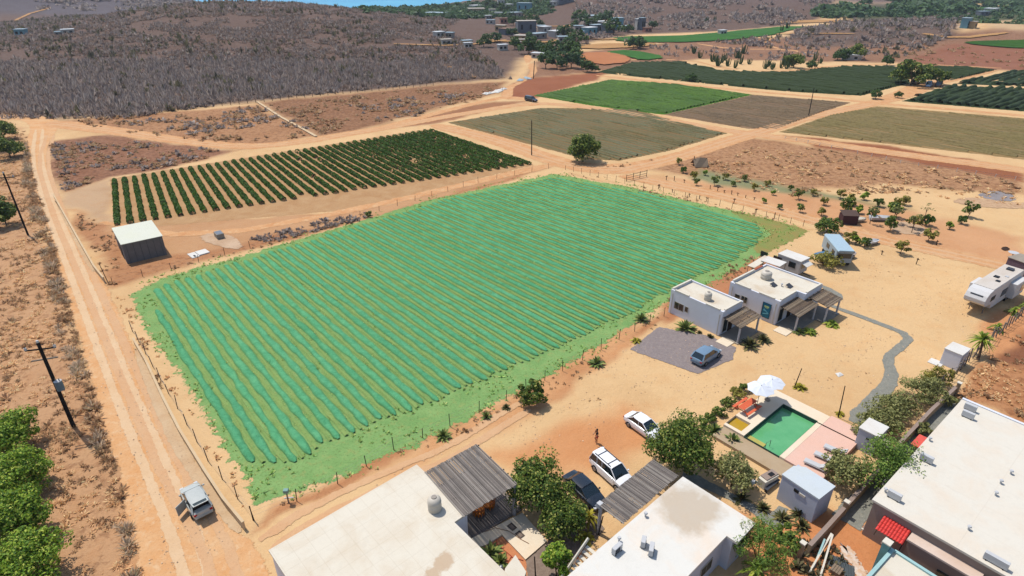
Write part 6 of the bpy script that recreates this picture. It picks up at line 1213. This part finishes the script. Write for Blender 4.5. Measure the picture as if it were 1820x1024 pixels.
# left edge fruit trees
for (px, py, r_), lb in zip(((14, 772, 2.6), (18, 846, 2.6), (16, 925, 2.6), (42, 1004, 2.7), (-34, 880, 3.2)), ('dense mango-green tree, top of the row at the lower left edge', 'dense mango-green tree, second from the top at the lower left edge', 'dense mango-green tree, third from the top at the lower left edge', 'dense mango-green tree in the bottom left corner', 'dense green tree cut off by the lower left edge')):
    tree(lb, 'tree', px, py, 2.2, r_, r_ * 1.05, 2.0, 13000, .12, G_MANGO, 80, cr=.30, group='fruit trees at the lower left edge')
for (px, py, r_), lb in zip(((2, 232, 3.8), (12, 262, 3.4), (-22, 250, 4), (2, 378, 2.4)), ('dark round tree at the left edge below the road fork', 'green round tree, lower of the pair at the left edge', 'dark tree cut off by the upper left edge', 'dark tree beside the leaning pole at the left edge')):
    tree(lb, 'tree', px, py, 2.6, r_, r_, 2.4, 4200, .24, G_MID, 34, group='trees at the upper left edge')
# agaves and palms near buildings
for (px, py, r_, kd), lb in zip(((1218, 586, 1.0, 'ag'), (1332, 616, .95, 'dk'), (1356, 606, .75, 'dk'), (1438, 592, .9, 'pl'), (1477, 578, .95, 'pl'), (1420, 592, .6, 'ag'), (1060, 648, .75, 'ag'), (1130, 607, .7, 'yl'), (1140, 570, .8, 'ag'), (864, 742, .5, 'ag'), (788, 777, .65, 'ag'), (900, 726, .4, 'dk'), (1421, 690, .75, 'yl'), (1262, 600, .4, 'dk'), (1243, 592, .3, 'dk'), (1493, 737, .5, 'yl'),
    (1270, 768, .7, 'ag'), (1302, 786, .7, 'ag'), (872, 985, .75, 'ag'), (890, 1000, .6, 'ag'), (1420, 915, .6, 'dk'), (1390, 922, .55, 'dk'), (1424, 937, .6, 'dk'), (1318, 888, .6, 'dk'), (1356, 905, .55, 'dk'), (1040, 958, .8, 'yl')),
    ('large agave against the side wall of the small cottage', 'dark spiky agave in front of the small cottage porch', 'smaller dark agave right of the small cottage porch', 'leafy palm-like plant under the first porch of the larger cottage', 'leafy palm-like plant at the right porch corner of the larger cottage', 'small agave beside the first porch post of the larger cottage', 'agave left of the grey gravel bay', 'yellow-green agave at the left corner of the gravel bay', 'agave at the field fence above the gravel bay', 'small agave on the sand between the fence and the lone shrub tree', 'green agave by the field fence above the large pergola', 'small dark agave near the lone round shrub tree', 'yellow-green palm at the foot of the slim post near the parasols', 'tiny dark agave by the small cottage corner', 'tiny agave at the side wall of the small cottage', 'small yellow plant at the foot of the post by the gravel path',
     'tall-leaved agave at the left corner of the pool terrace', 'thin agave below the tan pool wall', 'spiky agave in the bed beside the wide cream roof', 'spiky agave beside a steel ball in the lower bed', 'dark spiky plant against the pale blue shed', 'dark rosette plant on the orange soil below the pale blue shed', 'dark rosette plant beside the garden wall below the pale blue shed', 'dark low plant in the orange bed along the white house', 'dark low plant at the stone path end in the orange bed', 'yellow-leaved plant by the stair of the white house')):
    agave(lb, px, py, r_, kd)
palm('fan palm with a round spiky crown beside the white box shed', 1738, 640, 2.3, 1.75, 'pl', 70, top=(.4, .9, 2.3), droop=.45, wd=.16)
palm('small bright palm at the bottom between the white house and the wispy tree', 1340, 1034, 1.6, 1.4, 'pl', 26)
palm('yellowish palm right of the two leafy trees by the paving', 1044, 938, 1.2, 1.2, 'yl', 22)
palm('small palm next to the caravan nose', 1770, 588, .7, 1.2, 'pl', 20); palm('green palm clump under the caravan slide-out', 1800, 558, .6, 1.4, 'pl', 22); palm('green palm clump at the right edge under the caravan', 1822, 548, .6, 1.4, 'pl', 22)
tree('small bushy plant at the top left corner of the large bushy tree', 'bush', 938, 838, 2.2, 1.0, 1.0, 1.4, 900, .2, G_MID, 12, name='bush')
t = empty('garden_ball', 'shiny steel ball in the planting bed beside the patio', 'ball', G(891, 1012)); MB().loft([[(math.cos(a) * r_, math.sin(a) * r_, z) for a in [2 * math.pi * k / 14 for k in range(14)]] for z, r_ in ((0, .05), (.06, .2), (.2, .27), (.34, .2), (.42, .05))]).build('sphere', M_steel, t, smooth=60)
# orchard saplings: a few kinds, copied
sap = [(1215, 302), (1235, 311), (1255, 307), (1271, 320), (1290, 313), (1303, 328), (1324, 320), (1339, 336), (1363, 328), (1375, 344), (1405, 335), (1418, 352), (1445, 345), (1464, 362), (1356, 358), (1385, 369), (1422, 374), (1493, 350), (1510, 362), (1536, 352), (1560, 364), (1238, 327), (1596, 366), (1608, 362), (1525, 376), (1548, 384), (1590, 383), (1622, 402), (1650, 427), (1686, 405), (1708, 395), (1720, 384), (1600, 448), (1508, 428), (1520, 432), (1535, 436), (1582, 408), (1205, 290), (1460, 380), (1580, 372), (1646, 398), (1505, 378)]
protos = []
for i, (px, py) in enumerate(sap):
    big = px > 1480; lb = 'young leafy tree in the orchard beyond the campers' if big else 'small staked sapling in the sandy strip beside the dirt track'
    gp = 'young orchard trees' if big else 'staked saplings'
    if len(protos) < 5:
        r_ = (.7, .95, .6, 1.1, .8)[i]; protos.append(tree(lb, 'sapling', px, py, r_ * 1.1, r_, r_, r_ * .95, 320, .2, (G_MID, G_OLIVE, G_MANGO)[i % 3], 9, group=gp, name='sapling', r0=.06))
    else:
        c = copy_tree(protos[(i * 3) % 5]); g = G(px, py + 3); c.location = g; c.rotation_euler.z = random.uniform(0, 6); q = random.uniform(.75, 1.1) * (1.35 if big else .95); c.scale = (q, q, q); c['label'] = lb; c['group'] = gp
# little posts in the strip
pp = None
for i, (px, py) in enumerate([(1184, 320), (1198, 322), (1216, 325), (1262, 336), (1275, 340), (1287, 343), (1300, 346), (1311, 348), (1325, 352), (1340, 356), (1170, 336), (1195, 342), (1225, 350), (1243, 354), (1304, 362), (1172, 334), (1256, 358), (1664, 436), (1628, 470), (1343, 380), (1376, 388), (1567, 453), (1258, 300)]):
    if pp is None: pp = empty('garden_stake', 'short dark stake beside the dirt track', 'stake', G(px, py), 0, 'stakes beside the dirt track'); MB().tube([(0, 0, 0), (.05, 0, 1.0)], .07, 6).bar((-.25, 0, .75), (.3, .1, .85), .06, .12).build('stake', M_darkwood, pp)
    else: c = copy_tree(pp); c.location = G(px, py); c.rotation_euler.z = i * 1.3; c.scale = (1, 1, random.uniform(.6, 1.2))
# bare trees in the orchard
for (px, py, h), lb in zip(((1546, 398, 3.0), (1588, 397, 2.8), (1620, 414, 3.2), (1638, 402, 4.2)), ('thin-trunked small tree right of the cream boat hull', 'thin tree behind the white boat in the orchard', 'lone thin-trunked tree on the pale slab in the orchard', 'tall leaning bare pole tree behind the pale slab')):
    g = G(px, py); tree(lb, 'tree', 0, 0, h * .85, 1.0, 1.0, .8, 300 if 'bare' not in lb else 60, .16, G_GREY, 8, name='thin_tree', r0=.07, at=(g.x, g.y))
sheet('pale_slab', P([(1575, 402), (1600, 392), (1650, 405), (1640, 418), (1600, 416)]), MATS['pale_slab'], .6, .2, 1); sheet('pond_liner', P([(1735, 345), (1770, 339), (1800, 345), (1805, 358), (1770, 358), (1745, 352)]), soilmat('grey_liner', (168, 160, 160), (150, 142, 140), specks=.4), .8, .3, 1)
sheet('pale_earth_bank', P([(1695, 355), (1735, 350), (1800, 362), (1840, 360), (1840, 372), (1760, 370), (1700, 362)]), soilmat('pale_bank', (226, 190, 150), (190, 150, 118), specks=.7, sc=1.2), 1.2, .6, 1)
sheet('white_rubble', P([(1492, 966), (1506, 968), (1530, 1000), (1548, 1030), (1530, 1040), (1518, 1015), (1500, 990)]), soilmat('white_rubble', (240, 228, 214), (226, 176, 130), specks=.3, sc=2.2), .9, .4, 1)
sheet('oil_patch', P([(1778, 441), (1790, 438), (1796, 444), (1784, 447)]), soilmat('black_soil', (66, 52, 44), (90, 66, 52)), .5, .2, 1)
# rubble heap pieces: planks, grey sheets
for i, ((a, b_), lb) in enumerate(((((1478, 948), (1438, 1018)), 'long pale plank leaning beside the garden wall, left one'), (((1480, 950), (1458, 1024)), 'long pale plank leaning beside the garden wall, right one'), (((1466, 958), (1446, 1008)), 'thin pale green plank between the two long planks'))):
    p0, p1 = G(*a, .9), G(*b_, .1); t = empty('plank', lb, 'plank', (p1.x, p1.y, 0), 0, 'planks by the garden wall'); MB().bar(p0 - t.location, p1 - t.location, .14, .05).build('board', M_cap if i < 2 else tl, t)
for i, ((px, py), lb) in enumerate((((1483, 1000), 'dark grey roofing sheet lying left in the rubble by the planks'), ((1496, 1004), 'dark grey roofing sheet lying in the middle of the rubble'), ((1510, 1016), 'dark grey roofing sheet lying right in the rubble'))):
    g = G(px, py); t = empty('roofing_sheet', lb, 'sheet', g, R(50 + i * 7), 'grey sheets in the rubble'); m = MB()
    for k in range(6): m.box(-.6, .6, -.32 + k * .11, -.25 + k * .11, .05, .1 + .03 * (k % 2))
    m.build('ribs', flat('sheet_grey', (92, 100, 102), .7), t); MB().box(-.62, .62, -.36, .38, .02, .048).build('sheet', flat('sheet_grey', (92, 100, 102), .7), t)
e_ = Bld('wooden_crate', 'pale wooden crate top at the bottom beside the grey roofing sheets', 'crate', (1492, 1022), (1474, 1012), (1502, 1012), .4); [e_.box('slat', 0, e_.w, k * e_.d / 4, (k + .85) * e_.d / 4, .36, .4, M_wood) for k in range(4)]; e_.box('side', .03, e_.w - .03, .03, e_.d - .03, 0, .357, M_wood)
g = G(1798, 458); t = empty('satellite_dish', 'white round dish on a short stand by the right edge', 'dish', g); MB().loft([[(math.cos(a) * r_, math.sin(a) * r_, z) for a in [2 * math.pi * k / 14 for k in range(14)]] for z, r_ in ((.75, .05), (.78, .4), (.9, .75), (.93, .75))]).build('dish', M_ac, t, smooth=40); MB().tube([(0, 0, 0), (0, 0, .8)], .06, 6).build('stand', M_black, t)
e_ = Bld('purple_shed', 'dark purple-grey wall of a shed cut off by the right edge', 'shed', (1830, 470), (1824, 463), (1878, 448), 2.2); e_.box('wall', 0, 3, 0, 3, 0, 2.1, flat('shed_purple', (112, 92, 104), .9)); e_.box('roof', -.1, 3.1, -.1, 3.1, 2.103, 2.2, M_conc)
g = G(1491, 666); t = empty('sand_drain', 'small white plastic sheet lying on the open sand', 'sheet', g, .5); MB().add([(-.5, -.3, .02), (.4, -.35, .04), (.55, .2, .02), (-.3, .3, .12), (0, 0, .2)], [(0, 1, 4), (1, 2, 4), (2, 3, 4), (3, 0, 4)]).build('sheet', M_roofp, t); t.name = 'plastic_sheet'
# ================================================================= FAR TOWN
TWALL = [stucco('town_wall_%d' % i, c, amt=.3) for i, c in enumerate(((216, 210, 200), (176, 166, 156), (206, 176, 130), (130, 178, 190), (120, 126, 134), (190, 130, 110)))]; TROOF = [stucco('town_roof_%d' % i, c, amt=.3) for i, c in enumerate(((226, 230, 232), (170, 190, 200), (206, 196, 182), (150, 116, 96)))]
town = [(780, 66, 9, 3, 0, 0), (800, 67, 7, 3, 1, 1), (793, 80, 9, 3, 0, 2), (830, 82, 9, 3, 2, 1), (832, 86, 7, 3, 0, 0), (893, 90, 8, 3, 0, 0), (925, 80, 9, 3, 2, 2), (920, 84, 6, 3, 2, 2), (845, 16, 14, 4, 0, 0), (846, 22, 22, 4, 2, 2), (775, 29, 26, 3, 0, 1), (872, 43, 10, 3, 0, 1), (886, 28, 9, 3, 0, 0), (895, 42, 9, 4, 5, 3), (932, 20, 17, 8, 3, 1), (915, 30, 14, 4, 1, 1), (935, 58, 20, 8, 4, 2), (925, 54, 9, 5, 4, 1), (968, 58, 12, 4, 0, 0), (962, 56, 9, 4, 1, 1), (890, 56, 11, 4, 2, 2), (900, 62, 12, 4, 4, 3), (990, 66, 16, 4, 0, 0), (1000, 74, 10, 3, 0, 1), (928, 72, 14, 3, 2, 2), (956, 68, 16, 3, 1, 1), (1052, 34, 26, 3, 0, 1), (1045, 43, 9, 3, 0, 0), (1068, 50, 14, 5, 1, 0), (1060, 57, 12, 5, 4, 1), (1080, 58, 14, 7, 4, 2), (1096, 54, 12, 9, 3, 1), (1088, 48, 9, 4, 0, 0), (1028, 56, 10, 4, 1, 1), (1047, 62, 14, 5, 3, 0), (1030, 64, 9, 3, 0, 1), (1134, 53, 7, 8, 0, 0), (1140, 54, 7, 9, 4, 1), (1000, 6, 22, 9, 4, 3), (985, 10, 10, 4, 0, 0), (1150, 57, 9, 3, 5, 3), (957, 104, 10, 2.5, 0, 0), (40, 64, 14, 6, 3, 1), (122, 61, 16, 4, 0, 0), (106, 63, 10, 3, 0, 1), (1714, 50, 9, 6, 3, 1), (1728, 50, 6, 4, 2, 2), (1760, 24, 20, 5, 0, 0), (1745, 28, 12, 4, 4, 1), (1283, 62, 8, 3, 0, 0), (1512, 106, 14, 2.5, 0, 0), (875, 24, 8, 4, 0, 2), (905, 14, 9, 4, 0, 0), (1110, 56, 8, 4, 0, 1), (890, 8, 10, 5, 0, 0), (868, 34, 8, 3, 1, 0)]
ADJ = ['white', 'grey', 'tan', 'teal', 'dark grey', 'reddish']
for i, (px, py, wm, h, wc, rc) in enumerate(town):
    g = G(px, py); wm *= (.36 if px < 200 else .62) * (1 if g.y < 600 else 1.25); h = h * (.6 if px < 200 else 1); rz = R(random.choice((10, 25, 40, -20))); dp = wm * random.uniform(.55, .9); h = h * .9
    t = empty('town_house', '%s walled far house %s' % (ADJ[wc], 'on the left plain behind the hill' if px < 200 else 'on the far right ridge' if px > 1600 else 'by the dirt road beyond the dark green field' if px > 1200 else 'low down near the town road' if py > 76 else 'in the middle of the far town' if py > 40 else 'high up towards the sea'), 'house', g, rz, 'houses of the far town')
    MB().box(-wm / 2, wm / 2, -dp / 2, dp / 2, -1, h).build('wall', TWALL[wc], t); MB().box(-wm / 2 - .3, wm / 2 + .3, -dp / 2 - .3, dp / 2 + .3, h + .003, h + .3).build('roof', TROOF[rc], t)
    for x in (-wm * .28, wm * .2): MB().box(x - .7, x + .7, -dp / 2 - .06, -dp / 2 - .005, h * .3, h * .72).build('window', M_black, t)
# town and field trees
far = [(1625, 130, 6.5, 'broad dark tree over the parked cars beside the right vineyard'), (1668, 138, 4.0, 'smaller round tree right of the broad one over the parked cars'), (1605, 134, 4.5, 'dark tree at the left side of the broad one over the parked cars'), (1644, 132, 4.6, 'green tree at the right side of the broad one over the parked cars'),
 (1413, 108, 4.3, 'round green tree in the middle of the cactus hedge'), (1444, 116, 2.6, 'small round tree right end of the cactus hedge'), (1522, 93, 4.6, 'yellow-green tree on the slope above the dark green field'), (1500, 97, 3.6, 'dark bush on the slope left of the yellow-green tree'), (1490, 100, 3, 'small dark bush at the left of the slope trees'), (1578, 108, 3.0, 'grey-green tree on the reddish terrace'), (1558, 168, 2.2, 'round dark tree at the dirt road crossing'),
 (1596, 170, 1.5, 'small spiky bush on the sand by the right road crossing'), (1044, 118, 3.4, 'round tree at the left corner of the dark green field'), (1058, 121, 2.4, 'small tree beside the round one at the field corner'), (1228, 138, 2.2, 'round bush at the lower edge of the dark green field')]
for px, py, r_, lb in far: tree(lb, 'tree', px, py, r_ * .75, r_, r_, r_ * .72, int(900 + r_ * 300), r_ * .07 + .08, G_MID if r_ > 3.9 else G_DARK, 26, name='tree')
tl_ = [(948, 86), (962, 88), (976, 92), (990, 92), (1003, 90), (1012, 84), (985, 100), (1000, 100), (1012, 98), (1024, 92), (940, 96), (975, 108), (1016, 104), (985, 112), (1000, 118), (1015, 122), (970, 122), (990, 124), (1022, 112), (900, 40), (912, 46), (924, 44), (935, 46), (908, 36), (892, 24), (880, 18), (870, 12), (905, 20), (948, 40), (958, 50), (1020, 52), (1036, 46), (1050, 50), (1070, 44), (1060, 40), (1010, 78), (1020, 82), (1002, 70), (1028, 78), (940, 76), (915, 88), (880, 76), (860, 84), (1080, 40), (1030, 40), (1125, 88), (1138, 86), (910, 66), (1118, 58), (1160, 52), (1090, 62)]
tp = []
for i, (px, py) in enumerate(tl_):
    lb = 'bushy dark green tree among the houses of the far town' if py < 80 else 'bushy green tree in the grove below the far town'; gp = 'trees of the far town' if py < 80 else 'grove below the far town'
    if len(tp) < 4: tp.append(tree(lb, 'tree', px, py, 3, 3.6 + .5 * (i % 3), 3.4, 2.8, 800, .5, G_FAR if i % 2 else G_DARK, 18, group=gp))
    else:
        c = copy_tree(tp[i % 4]); c.location = G(px, py); q = random.uniform(.7, 1.35) * (1 if py > 75 else 1.3); c.scale = (q, q, q * random.uniform(.8, 1.1)); c.rotation_euler.z = i; c['label'] = lb; c['group'] = gp
# columnar cacti hedge
cc = None
for i in range(38):
    px = random.uniform(1262, 1460); py = 113 + 9 * math.sin((px - 1262) / 60) + random.uniform(-6, 3)
    if i > 24: px, py = random.choice([(1237, 96), (1320, 96), (1365, 100), (1368, 98), (1290, 108), (1310, 104), (1240, 104), (1272, 40), (1255, 42), (1405, 44), (1395, 52), (1388, 56), (1444, 40)]); px += random.uniform(-4, 4)
    if cc is None:
        cc = empty('columnar_cactus', 'tall dark columnar cactus in the hedge beyond the dark green field', 'cactus', G(px, py), 0, 'cacti beyond the dark green field'); m = MB()
        for k in range(9): a = k * .7; q = .3 + .12 * k; m.tube([(math.cos(a) * q * .3, math.sin(a) * q * .3, -.2), (math.cos(a) * q, math.sin(a) * q, 1), (math.cos(a) * q * 1.15, math.sin(a) * q * 1.15, 2.4 + 1.6 * ((k * 37) % 10) / 10)], [.16, .18, .12], 7)
        m.build('stems', flat('cactus_green', (62, 82, 46), .8, k=1.1), cc)
    else: c = copy_tree(cc); c.location = G(px, py); q = random.uniform(.8, 1.35); c.scale = (q, q, q * random.uniform(.8, 1.2)); c.rotation_euler.z = i
# white tarpaulins at the road corner, grey heaps
for (px, py, w_), lb in zip(((868, 168, 5), (884, 163, 6), (893, 161, 4), (925, 143, 5), (938, 141, 5)), ('crumpled white tarpaulin, left of three by the road fork', 'largest crumpled white tarpaulin by the road fork', 'crumpled white tarpaulin, right of three by the road fork', 'grey tarpaulin heap below the town road, left one', 'grey tarpaulin heap below the town road, right one')):
    g = G(px, py); t = empty('tarpaulin', lb, 'tarpaulin', g, px, 'tarpaulins by the dirt roads'); V = []; F = []
    for a in range(7):
        for b_ in range(5): V.append(((a - 3) * w_ / 6, (b_ - 2) * w_ / 8, .15 + .55 * random.random() * (0 if a in (0, 6) or b_ in (0, 4) else 1)))
    F = [(a * 5 + b_, a * 5 + b_ + 1, (a + 1) * 5 + b_ + 1, (a + 1) * 5 + b_) for a in range(6) for b_ in range(4)]; MB().add(V, F).build('sheet', M_roofp if px < 900 else TROOF[1], t)
tree('small dark bush beside the white strip between vineyard and green field', 'bush', 655, 379, .6, .8, .8, .6, 500, .14, G_MID, 8, name='bush')
cst = [G(px, py) for px, py in ((620, 16), (700, 15), (760, 12), (840, 6), (890, 2), (985, -6), (985, 24), (880, 32), (800, 36), (740, 30), (650, 24))]
X, Y = scatter(cst, .03, 0); tufts('coastal_bush', X, Y, 1.6, 3.2, .7, G_FAR, 26, .45, leafy=True, label='green coastal bush beyond the hill')
rgt = [G(px, py) for px, py in ((1490, 2), (1600, -6), (1820, -10), (2100, -10), (2100, 22), (1820, 24), (1600, 28), (1480, 34), (1440, 30))]
X, Y = scatter(rgt, .022, .3, 40); tufts('valley_trees', X, Y, 3, 6, .8, G_FAR, 24, .4, leafy=True, label='green woodland of the far valley')
X, Y = scatter(wp([(1540, 28), (1820, 22), (1990, 22), (1990, 46), (1750, 52), (1700, 40)]), .04, .2, 15); tufts('dark_scrub', X, Y, 1.5, 3.2, .9, G_FAR, 18, .35, leafy=True)
# ================================================================= HAZE
n = N('haze_air'); n.t.nodes.remove(n.b); pv = n.n('VolumePrincipled'); pv.inputs['Color'].default_value = (.82, .88, 1, 1); pv.inputs['Density'].default_value = .0001; pv.inputs['Anisotropy'].default_value = .3; n.l(pv.outputs[0], n.o.inputs['Volume'])
tag(MB().box(-5600, 5600, -500, 7000, -24, 190).build('haze', n.m), kind='stuff')

# stains for the two big cream roofs, grass on the field margin, pebbles and small weeds on the sand
stain(M_roofb1, [(x, y, q_) for x, y, q_ in STB], (206, 176, 142))
G_GRASS = island('grass_blades', [(112, 148, 74), (132, 168, 88), (158, 178, 100), (178, 168, 110)], k=.75, trans=.2)
fe = P([(236, 522), (300, 492), (500, 435), (760, 357), (985, 309), (1120, 333), (1250, 363), (1395, 398), (1415, 408), (1380, 440), (1300, 485), (1200, 530), (1155, 556), (1060, 618), (960, 675), (800, 762), (600, 850), (455, 895), (435, 850), (400, 790), (330, 680), (262, 590)])
X, Y = scatter(fe, 2.2, .25, 3, 6); k_ = sdist(X, Y, [(p.x, p.y) for p in plotpoly]) < .3; X, Y = X[k_], Y[k_]
tufts('grass', X, Y, .12, .32, .7, G_GRASS, 9, .22, label='grass and weeds round the crop rows', z=.03)
wide = [Vector((p[0], p[1], 0)) for p in [(v.x * 1.0, v.y) for v in P([(222, 512), (300, 482), (500, 427), (760, 350), (985, 303), (1120, 327), (1250, 356), (1400, 392), (1440, 410), (1390, 450), (1310, 495), (1205, 540), (1160, 566), (1065, 628), (965, 686), (805, 774), (605, 863), (448, 910), (424, 850), (388, 790), (318, 680), (248, 590)])]]
X, Y = scatter(wide, 2.0, .8, 3, 16); k_ = sdist(X, Y, [(p.x, p.y) for p in fe]) < .6; tufts('grass', X[k_], Y[k_], .12, .34, .7, G_GRASS, 9, .22, label='grass and weeds round the crop rows')
X, Y = scatter(plotpoly, 1.4, .5, 3, 7); tufts('grass', X, Y, .10, .2, .9, G_GRASS, 7, .25, label='small weeds between the crop rows', z=.06)
yard = P([(470, 960), (700, 850), (1000, 690), (1180, 575), (1300, 640), (1450, 600), (1480, 480), (1560, 440), (1820, 500), (1820, 560), (1640, 660), (1500, 700), (1340, 670), (1230, 720), (1120, 720), (1000, 820), (860, 790), (740, 820)]); road_ = P([(70, 230), (44, 280), (58, 335), (112, 500), (190, 770), (255, 1024), (480, 1024), (400, 925), (275, 715), (192, 515), (82, 295)])
G_PEB = island('pebble', [(150, 118, 90), (196, 160, 124), (226, 196, 162), (120, 92, 70)], k=1.2)
for reg in (yard, road_):
    X, Y = scatter(reg, 1.6, .3, 3, 3); n_ = len(X); th = rng.uniform(0, 6.28, n_); q = rng.uniform(.02, .07, n_); Zs = .035 if reg is yard else .06
    B_ = np.array([(-1, -1, 0), (1, -.8, 0), (.9, 1, 0), (-.8, .9, 0), (0, 0, .9)]); V = B_[None] * q[:, None, None]; c_, s_ = np.cos(th)[:, None], np.sin(th)[:, None]
    V = np.stack([V[..., 0] * c_ - V[..., 1] * s_ + X[:, None], V[..., 0] * s_ + V[..., 1] * c_ + Y[:, None], V[..., 2] + Zs], -1).reshape(-1, 3); o5 = np.arange(n_)[:, None, None] * 5; F = (np.array([[0, 1, 4], [1, 2, 4], [2, 3, 4], [3, 0, 4]])[None] + o5).reshape(-1, 3)
    tag(link('pebbles', npmesh('pebbles', V, F, G_PEB)), 'small stones on the sand', None, None, 'stuff')
X, Y = scatter(yard, .10, .5, 4, 5); tufts('dry_weeds', X, Y, .08, .26, .6, D_BROWN, 10, .16)
# labels of look-alikes get their place among their neighbours
def screen_x(o):
    p = o.matrix_basis.translation
    if p.length < 1e-6 and o.type == 'MESH': p = Vector(o.data.vertices[len(o.data.vertices) // 2].co)
    return p.x / (p.y * math.cos(TH) + (CH - p.z) * math.sin(TH))
def nth(i):
    return '%d%s' % (i, 'th' if 10 <= i % 100 <= 20 else {1: 'st', 2: 'nd', 3: 'rd'}.get(i % 10, 'th'))
byl = {}
for o in COL.objects:
    if o.parent is None and o.get('group') and o.get('category'): byl.setdefault(o['label'], []).append(o)
for lb, os_ in byl.items():
    if len(os_) < 2: continue
    os_.sort(key=screen_x)
    for i, o in enumerate(os_):
        o['label'] = lb + (', leftmost' if i == 0 else ', rightmost' if i == len(os_) - 1 else ', %s from the left' % nth(i + 1))
